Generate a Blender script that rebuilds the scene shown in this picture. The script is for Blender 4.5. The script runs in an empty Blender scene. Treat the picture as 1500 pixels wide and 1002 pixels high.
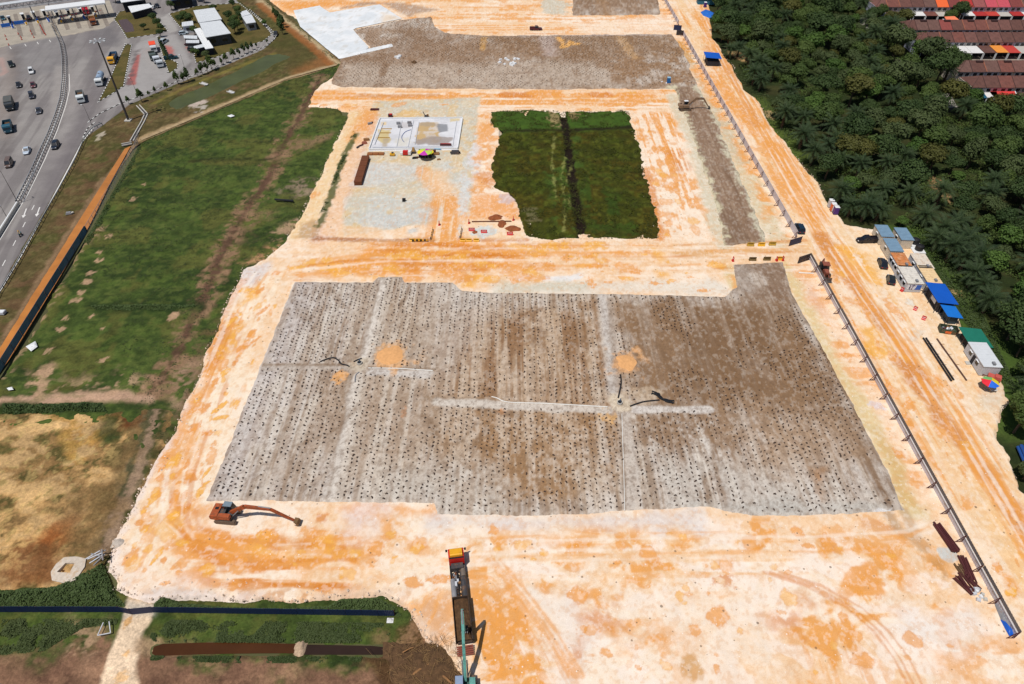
import bpy, math, random
import numpy as np
from mathutils import Vector
random.seed(7)
SC = bpy.context.scene
COL = SC.collection
R = math.radians
# ------------------------------------------------------------------ camera, sky, sun, exposure
CAM_H, PITCH, FOC = 100.0, R(42.1), 1000.0          # drone height (m), pitch below horizon, focal length in px of a 1500 px wide picture
cd = bpy.data.cameras.new('camera'); cam = bpy.data.objects.new('camera', cd); COL.objects.link(cam)
cam.location = (0, 0, CAM_H); cam.rotation_euler = (math.pi/2 - PITCH, 0, 0)
cd.sensor_width = 36; cd.lens = 24; cd.clip_start = 1; cd.clip_end = 20000
SC.camera = cam
SUN_EL, SH_AZ = R(67), R(50)                        # elevation, direction the shadows fall (from +x towards +y)
w = bpy.data.worlds.new('World'); SC.world = w; w.use_nodes = True
nt = w.node_tree; bg = nt.nodes['Background']; sky = nt.nodes.new('ShaderNodeTexSky')
sky.sky_type = 'NISHITA'; sky.sun_disc = False; sky.sun_elevation = SUN_EL
sdir = Vector((-math.cos(SH_AZ)*math.cos(SUN_EL), -math.sin(SH_AZ)*math.cos(SUN_EL), math.sin(SUN_EL)))
sky.sun_rotation = math.atan2(sdir.x, sdir.y)
nt.links.new(sky.outputs[0], bg.inputs[0]); bg.inputs[1].default_value = 0.06
sl = bpy.data.lights.new('sun', 'SUN'); so = bpy.data.objects.new('sun', sl); COL.objects.link(so)
sl.energy = 3.75; sl.angle = R(0.5); sl.color = (1.0, 0.955, 0.89)
so.rotation_euler = sdir.to_track_quat('Z', 'Y').to_euler()
vs = SC.view_settings; vs.view_transform = 'Standard'; vs.look = 'None'; vs.exposure = 0.0; vs.gamma = 1; vs.use_curve_mapping = False

# ------------------------------------------------------------------ ground geometry helpers
cp, sp = math.cos(PITCH), math.sin(PITCH)
def G(px, py, z=0.0):
    """ground point (height z) seen at a point of the 1500x1002 photograph"""
    u, v = (px-750)/FOC, (501-py)/FOC
    dy, dz = cp + v*sp, -sp + v*cp
    t = (CAM_H - z)/(-dz)
    return (u*t, dy*t)
def GV(px, py, z=0.0):
    x, y = G(px, py, z); return Vector((x, y, z))
def MPX(py):                                        # metres per pixel across / along depth
    a = G(750, py); b = G(751, py); c = G(750, py-1)
    return b[0]-a[0], c[1]-a[1]
def heading(a, b):
    p, q = G(*a), G(*b); return math.atan2(q[1]-p[1], q[0]-p[0])
def lin(c):
    c = np.array(c, dtype=float)/255.0
    return np.where(c <= .04045, c/12.92, ((c+.055)/1.055)**2.4)
GAIN = 1.16
def alb(r, g, b): return tuple(np.clip(lin((r, g, b))/GAIN, 0.004, 0.86))
def _h(ix, iy, s):
    n = (ix*374761393 + iy*668265263 + s*974634577) & 0xffffffff
    n = ((n ^ (n >> 13))*1274126177) & 0xffffffff
    return ((n ^ (n >> 16)) & 0xffffff)/float(0xffffff)
def vnoise(x, y, s=0):
    x = np.asarray(x, dtype=np.float64); y = np.asarray(y, dtype=np.float64)
    fx, fy = np.floor(x), np.floor(y); ix, iy = fx.astype(np.int64), fy.astype(np.int64)
    tx, ty = x-fx, y-fy
    tx = tx*tx*tx*(tx*(tx*6-15)+10); ty = ty*ty*ty*(ty*(ty*6-15)+10)
    a, b, c, d = _h(ix, iy, s), _h(ix+1, iy, s), _h(ix, iy+1, s), _h(ix+1, iy+1, s)
    return (a*(1-tx)+b*tx)*(1-ty) + (c*(1-tx)+d*tx)*ty
def fbm(x, y, s=0, o=4, g=0.55):
    t = 0; a = 1; n = 0; f = 1
    for k in range(o):
        t = t + a*vnoise(x*f+k*17.3, y*f-k*9.7, s+k*31); n += a; a *= g; f *= 2.03
    return np.clip((t/n-.5)*1.7+.5, 0, 1)
def sst(a, b, x):
    t = np.clip((x-a)/(b-a), 0, 1); return t*t*(3-2*t)
def sdf(poly, x, y):
    """signed distance to a polygon, negative inside"""
    shp = x.shape; x = x.ravel(); y = y.ravel()
    d = np.full(x.shape, 1e18); ins = np.zeros(x.shape, bool)
    n = len(poly)
    for i in range(n):
        ax, ay = poly[i]; bx, by = poly[(i+1) % n]
        ex, ey = bx-ax, by-ay; L = ex*ex+ey*ey+1e-12
        t = np.clip(((x-ax)*ex+(y-ay)*ey)/L, 0, 1)
        d = np.minimum(d, (x-ax-t*ex)**2+(y-ay-t*ey)**2)
        c = ((ay > y) != (by > y)); xi = ax + (y-ay)*ex/(ey if abs(ey) > 1e-9 else 1e-9)
        ins ^= (c & (x < xi))
    d = np.sqrt(d); d[ins] *= -1
    return d.reshape(shp)
def dline(pts, x, y):
    shp = x.shape; x = x.ravel(); y = y.ravel(); d = np.full(x.shape, 1e18)
    for (ax, ay), (bx, by) in zip(pts[:-1], pts[1:]):
        ex, ey = bx-ax, by-ay; L = ex*ex+ey*ey+1e-12
        t = np.clip(((x-ax)*ex+(y-ay)*ey)/L, 0, 1)
        d = np.minimum(d, (x-ax-t*ex)**2+(y-ay-t*ey)**2)
    return np.sqrt(d).reshape(shp)
def WP(pl): return [G(*p) for p in pl]
class Paint:
    """albedo over a set of ground points; zones are given by their outline on the photograph, mapped to the ground"""
    def __init__(s, x, y, base):
        s.x, s.y = x, y; s.c = np.ones(x.shape+(3,))*np.array(base)
    def mix(s, m, col):
        s.c += (np.array(col)-s.c)*np.clip(m, 0, 1)[..., None]
    def warp(s, amp, sc, seed):
        return (fbm(s.x/sc, s.y/sc, seed)-.5)*2*amp
    def poly(s, pl, col, a=1.0, soft=1.0, rough=1.0, sc=4.0, seed=3, m=None):
        P = WP(pl); xs = [p[0] for p in P]; ys = [p[1] for p in P]; pad = 3*(soft+rough)+1
        k = (s.x > min(xs)-pad) & (s.x < max(xs)+pad) & (s.y > min(ys)-pad) & (s.y < max(ys)+pad)
        if not k.any(): return
        x, y = s.x[k], s.y[k]
        d = sdf(P, x, y) + (fbm(x/sc, y/sc, seed)-.5)*2*rough
        q = a*(1-sst(-soft, soft, d))
        if m is not None: q = q*m[k]
        s.c[k] += (np.array(col)-s.c[k])*np.clip(q, 0, 1)[..., None]
    def line(s, pl, wd, col, a=1.0, soft=.5, rough=.5, sc=3.0, seed=5, m=None):
        P = WP(pl); xs = [p[0] for p in P]; ys = [p[1] for p in P]; pad = wd+3*(soft+rough)
        k = (s.x > min(xs)-pad) & (s.x < max(xs)+pad) & (s.y > min(ys)-pad) & (s.y < max(ys)+pad)
        if not k.any(): return
        x, y = s.x[k], s.y[k]
        d = dline(P, x, y) - wd + (fbm(x/sc, y/sc, seed)-.5)*2*rough
        q = a*(1-sst(-soft, soft, d))
        if m is not None: q = q*m[k]
        s.c[k] += (np.array(col)-s.c[k])*np.clip(q, 0, 1)[..., None]
    def blob(s, px, py, rx, ry, col, a=1.0, soft=.25, rough=.6, rim=None, rot=0, seed=9, world=False, sc=None):
        if world: cx, cy = px, py; ax, ay = rx, ry
        else:
            cx, cy = G(px, py); mx, my = MPX(py); ax, ay = rx*mx, ry*my
        r = max(ax, ay)*2+1
        k = (abs(s.x-cx) < r) & (abs(s.y-cy) < r)
        if not k.any(): return
        x, y = s.x[k]-cx, s.y[k]-cy
        c, n = math.cos(rot), math.sin(rot)
        xr, yr = (x*c+y*n)/ax, (-x*n+y*c)/ay
        sc = sc or max(min(ax, ay)*.9, .3)
        d = np.hypot(xr, yr) - 1 + (fbm(s.x[k]/sc, s.y[k]/sc, seed)-.5)*2*rough
        q = a*(1-sst(-soft, soft, d))
        if rim is not None:
            rm = np.exp(-((d-.02)/.16)**2)*a*.75
            s.c[k] += (np.array(rim)-s.c[k])*rm[..., None]
        s.c[k] += (np.array(col)-s.c[k])*np.clip(q, 0, 1)[..., None]
def rows(pa, pb, st):
    """depth rows spaced by about st pixels of the photograph"""
    out = []; p = pb
    while p >= pa: out.append(G(750, p)[1]); p -= st
    return np.array(out)
def zone(name, pl, z0, paint, mat, step=1.7, dx=None, edge=.5, esc=3.0, drop=.5, dropw=.6, relief=.03, rsc=2.0, holes=(), kind='structure', world=None, hfun=None, seed=11):
    P = world or WP(pl)
    xs = [p[0] for p in P]; ys = [p[1] for p in P]
    py = [q[1] for q in pl] if pl else None
    ry = rows(min(py)-2, max(py)+3, step)
    dx = dx or MPX(max(py))[0]*step
    cx = np.arange(min(xs)-2*dx-edge, max(xs)+2*dx+edge, dx)
    X, Y = np.meshgrid(cx, ry)
    d = sdf(P, X, Y)
    for h in holes: d = np.maximum(d, -sdf(WP(h), X, Y))
    d = d + (fbm(X/(esc*2.5), Y/(esc*2.5), seed, 7, .64)-.5)*2.2*edge
    ins = d < 0
    q = ins[:-1, :-1] | ins[1:, :-1] | ins[:-1, 1:] | ins[1:, 1:]
    gy, gx = np.gradient(d, ry, cx)
    gl = np.maximum(np.hypot(gx, gy), 1e-6)
    out = (~ins)
    used = np.zeros(X.shape, bool)
    used[:-1, :-1] |= q; used[1:, :-1] |= q; used[:-1, 1:] |= q; used[1:, 1:] |= q
    sh = np.where(out & used, np.minimum(d, 3*np.maximum(dx, 1.0)), 0)
    X = X - gx/gl*sh*.95; Y = Y - gy/gl*sh*.95
    Z = z0 + relief*(fbm(X/rsc, Y/rsc, seed+5, 3)-.35)*2 - drop*(1-sst(0, dropw, -d))
    if hfun is not None: Z = Z + hfun(X, Y)
    idx = np.full(X.shape, -1, np.int64); n = int(used.sum()); idx[used] = np.arange(n)
    xv, yv, zv = X[used], Y[used], Z[used]
    A, B, Cc, D = idx[:-1, :-1][q], idx[:-1, 1:][q], idx[1:, 1:][q], idx[1:, :-1][q]
    F = np.stack([A, B, Cc, D], 1)
    me = bpy.data.meshes.new(name)
    me.vertices.add(n); me.vertices.foreach_set('co', np.stack([xv, yv, zv], 1).astype(np.float32).ravel())
    m = len(F); me.loops.add(m*4); me.polygons.add(m)
    me.loops.foreach_set('vertex_index', F.astype(np.int32).ravel())
    me.polygons.foreach_set('loop_start', np.arange(0, m*4, 4, dtype=np.int32))
    me.polygons.foreach_set('loop_total', np.full(m, 4, np.int32))
    me.polygons.foreach_set('use_smooth', np.ones(m, bool))
    me.update(calc_edges=True)
    col = paint(xv, yv)
    at = me.color_attributes.new('Col', 'FLOAT_COLOR', 'POINT')
    at.data.foreach_set('color', np.concatenate([np.clip(col, .003, .9), np.ones((n, 1))], 1).astype(np.float32).ravel())
    me.materials.append(mat)
    o = bpy.data.objects.new(name, me); COL.objects.link(o)
    if kind: o['kind'] = kind
    return o

# ------------------------------------------------------------------ materials
MATS = {}
def node(t, typ, **kw):
    n = t.nodes.new(typ)
    for k, v in kw.items(): setattr(n, k, v)
    return n
def ground_mat(name, rough=.95, fine=3.0, amt=.22, grain=14.0, gamt=.16, bump=.35, bsc=2.5, bdist=.12, spec=.15, stones=0.0):
    m = bpy.data.materials.new(name); m.use_nodes = True; t = m.node_tree; b = t.nodes['Principled BSDF']
    a = node(t, 'ShaderNodeAttribute', attribute_name='Col')
    geo = node(t, 'ShaderNodeNewGeometry')
    n1 = node(t, 'ShaderNodeTexNoise'); n1.inputs['Scale'].default_value = 1/fine; n1.inputs['Detail'].default_value = 8; n1.inputs['Roughness'].default_value = .7
    n2 = node(t, 'ShaderNodeTexNoise'); n2.inputs['Scale'].default_value = grain/10; n2.inputs['Detail'].default_value = 6; n2.inputs['Roughness'].default_value = .75
    for n in (n1, n2): t.links.new(geo.outputs['Position'], n.inputs['Vector'])
    r1 = node(t, 'ShaderNodeMapRange'); r1.inputs[1].default_value = .3; r1.inputs[2].default_value = .7; r1.inputs[3].default_value = 1-amt; r1.inputs[4].default_value = 1+amt*.8
    r2 = node(t, 'ShaderNodeMapRange'); r2.inputs[1].default_value = .3; r2.inputs[2].default_value = .7; r2.inputs[3].default_value = 1-gamt; r2.inputs[4].default_value = 1+gamt*.8
    t.links.new(n1.outputs[0], r1.inputs[0]); t.links.new(n2.outputs[0], r2.inputs[0])
    mu = node(t, 'ShaderNodeMath', operation='MULTIPLY'); t.links.new(r1.outputs[0], mu.inputs[0]); t.links.new(r2.outputs[0], mu.inputs[1])
    vm = node(t, 'ShaderNodeVectorMath', operation='SCALE'); t.links.new(a.outputs['Color'], vm.inputs[0]); t.links.new(mu.outputs[0], vm.inputs['Scale'])
    last = vm.outputs[0]
    if stones:
        for sc_, thr, c in ((.9, .11, (.20, .12, .07, 1)), (1.3, .10, (.86, .80, .74, 1)), (.35, .05, (.13, .09, .06, 1))):
            vo = node(t, 'ShaderNodeTexVoronoi'); vo.inputs['Scale'].default_value = sc_; t.links.new(geo.outputs['Position'], vo.inputs['Vector'])
            cs = node(t, 'ShaderNodeSeparateColor'); t.links.new(vo.outputs['Color'], cs.inputs[0])
            th = node(t, 'ShaderNodeMath', operation='MULTIPLY'); t.links.new(cs.outputs[0], th.inputs[0]); th.inputs[1].default_value = thr*1.6
            lt = node(t, 'ShaderNodeMath', operation='LESS_THAN'); t.links.new(vo.outputs['Distance'], lt.inputs[0]); t.links.new(th.outputs[0], lt.inputs[1])
            g2 = node(t, 'ShaderNodeMath', operation='GREATER_THAN'); t.links.new(cs.outputs[1], g2.inputs[0]); g2.inputs[1].default_value = 1-stones
            ml = node(t, 'ShaderNodeMath', operation='MULTIPLY'); t.links.new(lt.outputs[0], ml.inputs[0]); t.links.new(g2.outputs[0], ml.inputs[1])
            m7 = node(t, 'ShaderNodeMath', operation='MULTIPLY'); t.links.new(ml.outputs[0], m7.inputs[0]); m7.inputs[1].default_value = .7
            mx = node(t, 'ShaderNodeMix', data_type='RGBA'); t.links.new(m7.outputs[0], mx.inputs[0]); t.links.new(last, mx.inputs[6]); mx.inputs[7].default_value = c; last = mx.outputs[2]
    t.links.new(last, b.inputs['Base Color'])
    n3 = node(t, 'ShaderNodeTexNoise'); n3.inputs['Scale'].default_value = bsc; n3.inputs['Detail'].default_value = 6; n3.inputs['Roughness'].default_value = .7
    t.links.new(geo.outputs['Position'], n3.inputs['Vector'])
    bp = node(t, 'ShaderNodeBump'); bp.inputs['Strength'].default_value = bump; bp.inputs['Distance'].default_value = bdist
    t.links.new(n3.outputs[0], bp.inputs['Height']); t.links.new(bp.outputs[0], b.inputs['Normal'])
    b.inputs['Roughness'].default_value = rough; b.inputs['Specular IOR Level'].default_value = spec
    return m
def mat(name, rgb, rough=.6, metal=0.0, amt=.18, sc=1.5, bump=0.0, bsc=8.0, raw=False, spec=.4, dirt=0.0, dirtc=(150, 105, 65)):
    if name in MATS: return MATS[name]
    m = bpy.data.materials.new(name); m.use_nodes = True; t = m.node_tree; b = t.nodes['Principled BSDF']
    c = rgb if raw else alb(*rgb)
    geo = node(t, 'ShaderNodeTexCoord'); n1 = node(t, 'ShaderNodeTexNoise'); n1.inputs['Scale'].default_value = sc; n1.inputs['Detail'].default_value = 6; n1.inputs['Roughness'].default_value = .65
    t.links.new(geo.outputs['Object'], n1.inputs['Vector'])
    r = node(t, 'ShaderNodeMapRange'); r.inputs[1].default_value = .3; r.inputs[2].default_value = .7; r.inputs[3].default_value = 1-amt; r.inputs[4].default_value = 1+amt*.7
    t.links.new(n1.outputs[0], r.inputs[0])
    vm = node(t, 'ShaderNodeVectorMath', operation='SCALE'); vm.inputs[0].default_value = c; t.links.new(r.outputs[0], vm.inputs['Scale'])
    last = vm.outputs[0]
    if dirt > 0:
        n2 = node(t, 'ShaderNodeTexNoise'); n2.inputs['Scale'].default_value = sc*.7; n2.inputs['Detail'].default_value = 9; n2.inputs['Roughness'].default_value = .75
        t.links.new(geo.outputs['Object'], n2.inputs['Vector'])
        rr = node(t, 'ShaderNodeMapRange'); rr.inputs[1].default_value = .62-dirt*.25; rr.inputs[2].default_value = .8-dirt*.2; t.links.new(n2.outputs[0], rr.inputs[0])
        mx = node(t, 'ShaderNodeMix', data_type='RGBA'); t.links.new(rr.outputs[0], mx.inputs[0]); t.links.new(last, mx.inputs[6]); mx.inputs[7].default_value = alb(*dirtc)+(1,)
        last = mx.outputs[2]
    t.links.new(last, b.inputs['Base Color'])
    b.inputs['Roughness'].default_value = rough; b.inputs['Metallic'].default_value = metal; b.inputs['Specular IOR Level'].default_value = spec
    if bump > 0:
        n3 = node(t, 'ShaderNodeTexNoise'); n3.inputs['Scale'].default_value = bsc; n3.inputs['Detail'].default_value = 5
        t.links.new(geo.outputs['Object'], n3.inputs['Vector'])
        bp = node(t, 'ShaderNodeBump'); bp.inputs['Strength'].default_value = bump; bp.inputs['Distance'].default_value = .06
        t.links.new(n3.outputs[0], bp.inputs['Height']); t.links.new(bp.outputs[0], b.inputs['Normal'])
    MATS[name] = m
    return m
def leaf_mat(name, c1, c2, sc=.35, trans=.25):
    m = bpy.data.materials.new(name); m.use_nodes = True; t = m.node_tree; b = t.nodes['Principled BSDF']
    oi = node(t, 'ShaderNodeObjectInfo'); geo = node(t, 'ShaderNodeNewGeometry'); n1 = node(t, 'ShaderNodeTexNoise'); n1.inputs['Scale'].default_value = sc; n1.inputs['Detail'].default_value = 6; n1.inputs['Roughness'].default_value = .7
    t.links.new(geo.outputs['Position'], n1.inputs['Vector'])
    r = node(t, 'ShaderNodeMapRange'); r.inputs[1].default_value = .32; r.inputs[2].default_value = .68; t.links.new(n1.outputs[0], r.inputs[0])
    ad = node(t, 'ShaderNodeMath', operation='MULTIPLY_ADD'); t.links.new(oi.outputs['Random'], ad.inputs[0]); ad.inputs[1].default_value = .5
    ml = node(t, 'ShaderNodeMath', operation='MULTIPLY'); t.links.new(r.outputs[0], ml.inputs[0]); ml.inputs[1].default_value = .55; t.links.new(ml.outputs[0], ad.inputs[2])
    mx = node(t, 'ShaderNodeMix', data_type='RGBA'); t.links.new(ad.outputs[0], mx.inputs[0]); mx.inputs[6].default_value = tuple(c1)+(1,); mx.inputs[7].default_value = tuple(c2)+(1,)
    t.links.new(mx.outputs[2], b.inputs['Base Color']); b.inputs['Roughness'].default_value = .65; b.inputs['Specular IOR Level'].default_value = .25
    tr = node(t, 'ShaderNodeBsdfTranslucent'); t.links.new(mx.outputs[2], tr.inputs[0])
    ms = node(t, 'ShaderNodeMixShader'); ms.inputs[0].default_value = trans
    t.links.new(b.outputs[0], ms.inputs[1]); t.links.new(tr.outputs[0], ms.inputs[2]); t.links.new(ms.outputs[0], t.nodes['Material Output'].inputs[0])
    return m
def water_mat(name, rgb, rough=.25, spec=.3):
    return mat(name, rgb, rough=rough, amt=.25, sc=.12, bump=.08, bsc=2.0, spec=spec)
M_SAND = ground_mat('sand_ground', fine=3, amt=.07, grain=70, gamt=.15, bump=.3, bsc=3.5, bdist=.05, stones=.4)
M_DRAIN = ground_mat('sand_blanket', fine=1.6, amt=.12, grain=60, gamt=.22, bump=.5, bsc=3.5, bdist=.08)
M_GRASS = ground_mat('grass_ground', fine=5, amt=.26, grain=24, gamt=.3, bump=.55, bsc=1.8, bdist=.2)
M_SOIL = ground_mat('soil_ground', fine=4, amt=.3, grain=20, gamt=.3, bump=.9, bsc=1.6, bdist=.25)
M_ROAD = ground_mat('asphalt', fine=7, amt=.12, grain=25, gamt=.06, bump=.1, bsc=5, bdist=.02, rough=.85, spec=.3)

# ------------------------------------------------------------------ mesh builder and scene bookkeeping
class MB:
    def __init__(s): s.v = []; s.f = []; s.ox = (0, 0, 0)
    def add(s, vs, fs):
        n = len(s.v); s.v += [tuple(p) for p in vs]; s.f += [tuple(i+n for i in f) for f in fs]; return s
    def box(s, cx, cy, cz, sx, sy, sz, rz=0.0, ry=0.0, rx=0.0, tx=1.0, ty=1.0):
        """centre x,y; cz = bottom; tx,ty taper of the top"""
        P = []
        for z, kx, ky in ((0, 1, 1), (sz, tx, ty)):
            for ax, ay in ((-.5, -.5), (.5, -.5), (.5, .5), (-.5, .5)): P.append(Vector((ax*sx*kx, ay*sy*ky, z)))
        Q = []
        for p in P:
            x, y, z = p
            if ry: x, z = x*math.cos(ry)+z*math.sin(ry), -x*math.sin(ry)+z*math.cos(ry)
            if rx: y, z = y*math.cos(rx)-z*math.sin(rx), y*math.sin(rx)+z*math.cos(rx)
            if rz: x, y = x*math.cos(rz)-y*math.sin(rz), x*math.sin(rz)+y*math.cos(rz)
            Q.append((x+cx, y+cy, z+cz))
        return s.add(Q, [(3, 2, 1, 0), (4, 5, 6, 7), (0, 1, 5, 4), (1, 2, 6, 5), (2, 3, 7, 6), (3, 0, 4, 7)])
    def prism(s, prof, y0, y1):
        """xz outline extruded along y"""
        n = len(prof); V = [(x, y0, z) for x, z in prof]+[(x, y1, z) for x, z in prof]
        F = [tuple(range(n)), tuple(range(2*n-1, n-1, -1))]+[((i+1) % n, i, i+n, (i+1) % n+n) for i in range(n)]
        return s.add(V, F)
    def tube(s, pts, r, n=6, r1=None, cap=True):
        pts = [Vector(p) for p in pts]; m = len(pts); V = []; F = []
        for i, p in enumerate(pts):
            d = (pts[min(i+1, m-1)]-pts[max(i-1, 0)]).normalized()
            a = d.orthogonal().normalized() if abs(d.z) > .95 else d.cross(Vector((0, 0, 1))).normalized()
            b = d.cross(a); rr = r if r1 is None else r+(r1-r)*i/(m-1)
            for k in range(n):
                t = 2*math.pi*k/n; V.append(p+(a*math.cos(t)+b*math.sin(t))*rr)
        for i in range(m-1):
            for k in range(n): F.append((i*n+k, i*n+(k+1) % n, (i+1)*n+(k+1) % n, (i+1)*n+k))
        if cap: F += [tuple(range(n-1, -1, -1)), tuple((m-1)*n+k for k in range(n))]
        return s.add(V, F)
    def bar(s, a, b, wd, ht=None):
        a, b = Vector(a), Vector(b); ht = ht or wd; d = (b-a).normalized()
        u = d.cross(Vector((0, 0, 1)));  u = Vector((1, 0, 0)) if u.length < 1e-3 else u.normalized()
        v = u.cross(d); V = []
        for p in (a, b):
            for i, j in ((-.5, -.5), (.5, -.5), (.5, .5), (-.5, .5)): V.append(p+u*wd*i+v*ht*j)
        return s.add(V, [(3, 2, 1, 0), (4, 5, 6, 7), (0, 1, 5, 4), (1, 2, 6, 5), (2, 3, 7, 6), (3, 0, 4, 7)])
    def quad(s, *p): return s.add(p, [tuple(range(len(p)))])
    def cyl(s, a, b, r, n=12, r1=None): return s.tube([a, b], r, n, r1)
    def build(s, name, m, parent=None, smooth=False, loc=None, rz=None):
        me = bpy.data.meshes.new(name); me.from_pydata(s.v, [], s.f); me.update()
        me.materials.append(m)
        if smooth: me.polygons.foreach_set('use_smooth', [True]*len(me.polygons))
        o = bpy.data.objects.new(name, me); COL.objects.link(o)
        if parent: o.parent = parent
        if loc is not None: o.location = loc
        if rz is not None: o.rotation_euler = (0, 0, rz)
        return o
def tag(o, label=None, cat=None, group=None, kind=None):
    if label: o['label'] = label
    if cat: o['category'] = cat
    if group: o['group'] = group
    if kind: o['kind'] = kind
    return o
def thing(name, label, cat, loc, rz=0.0, group=None, scale=1.0):
    o = bpy.data.objects.new(name, None); COL.objects.link(o); o.empty_display_size = .5
    o.location = (loc[0], loc[1], loc[2] if len(loc) > 2 else 0); o.rotation_euler = (0, 0, rz); o.scale = (scale,)*3
    return tag(o, label, cat, group)
KIDS = {}
def copy_thing(src, loc, rz, label=None, group=None, scale=None, parts=True):
    r = src.copy(); COL.objects.link(r); r.location = loc; r.rotation_euler = (0, 0, rz)
    if scale: r.scale = scale if isinstance(scale, tuple) else (scale,)*3
    if label: r['label'] = label
    if group: r['group'] = group
    def rec(a, b):
        for ch in a.children:
            c = ch.copy(); COL.objects.link(c); c.parent = b; rec(ch, c)
    if parts: rec(src, r)
    return r
# ------------------------------------------------------------------ the ground, zone by zone (outlines read off the photograph and mapped to the ground)
C = dict(pale=alb(250, 230, 207), peach=alb(243, 204, 162), orange=alb(236, 160, 76), deep=alb(214, 126, 36), yel=alb(244, 180, 78),
         grey=alb(218, 207, 194), greyl=alb(218, 212, 206), lav=alb(212, 200, 198), brown=alb(150, 116, 84), dbrown=alb(118, 88, 62), tan=alb(190, 160, 130), olive=alb(160, 130, 85),
         conc=alb(205, 200, 182), white=alb(240, 242, 243), road2=alb(214, 140, 72), khaki=alb(224, 200, 150), rim=alb(222, 150, 88), pink=alb(232, 190, 165))
SAND = [(375, -45), (398, 4), (440, 30), (505, 86), (492, 108), (468, 122), (455, 140), (450, 156), (512, 161), (497, 192), (462, 265), (434, 322), (414, 352), (386, 378), (352, 393), (345, 412), (322, 455), (316, 482), (298, 512), (287, 556), (264, 600), (248, 636), (214, 690), (190, 740), (164, 790), (154, 836), (164, 868), (222, 880), (300, 879), (370, 884), (470, 882), (520, 872), (556, 874), (592, 895), (612, 930), (640, 955), (690, 1010), (720, 1200),
        (1700, 1200), (1750, 900), (1570, 760), (1497, 715), (1486, 668), (1463, 642), (1468, 612), (1486, 590), (1463, 548), (1446, 506), (1412, 482), (1402, 452), (1380, 404), (1350, 372), (1332, 345), (1290, 335), (1240, 326), (1216, 296), (1200, 266), (1164, 224), (1130, 180), (1110, 142), (1092, 130), (1076, 96), (1060, 76), (1046, 54), (1040, 0), (1030, -45)]
FIELD = [(430, 412), (545, 413), (553, 405), (590, 405), (594, 413), (664, 413), (678, 425), (720, 428), (900, 430), (1060, 434), (1078, 420), (1072, 387), (1148, 383), (1162, 430), (1192, 484), (1250, 590), (1302, 690), (1326, 748), (1290, 752), (1200, 757), (1100, 758), (1040, 745), (925, 750), (860, 755), (760, 757), (638, 756), (634, 739), (300, 735), (318, 690)]
STRIP = [(985, 128), (1022, 128), (1046, 162), (1075, 235), (1098, 285), (1126, 356), (1060, 361), (1046, 300), (1018, 215), (1000, 168)]
UPPER = [(488, 112), (498, 92), (497, 86), (541, 70), (515, 44), (588, 29), (632, 24), (640, 40), (652, 48), (706, 52), (985, 50), (1002, 75), (1024, 130), (962, 131), (700, 131), (500, 128), (484, 122)]
TOPF = [(838, -30), (957, -30), (968, 22), (838, 23)]
PLOT = [(716, 163), (780, 160), (824, 163), (922, 161), (930, 186), (946, 250), (966, 330), (967, 351), (900, 352), (800, 351), (770, 349), (766, 328), (756, 305), (751, 286), (719, 276), (723, 220), (737, 192), (716, 186)]
LINER = [(430, 16), (468, 9), (483, 19), (556, 7), (589, 28), (516, 43), (541, 71), (497, 87), (440, 40)]
rng = random.Random(5)

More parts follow.
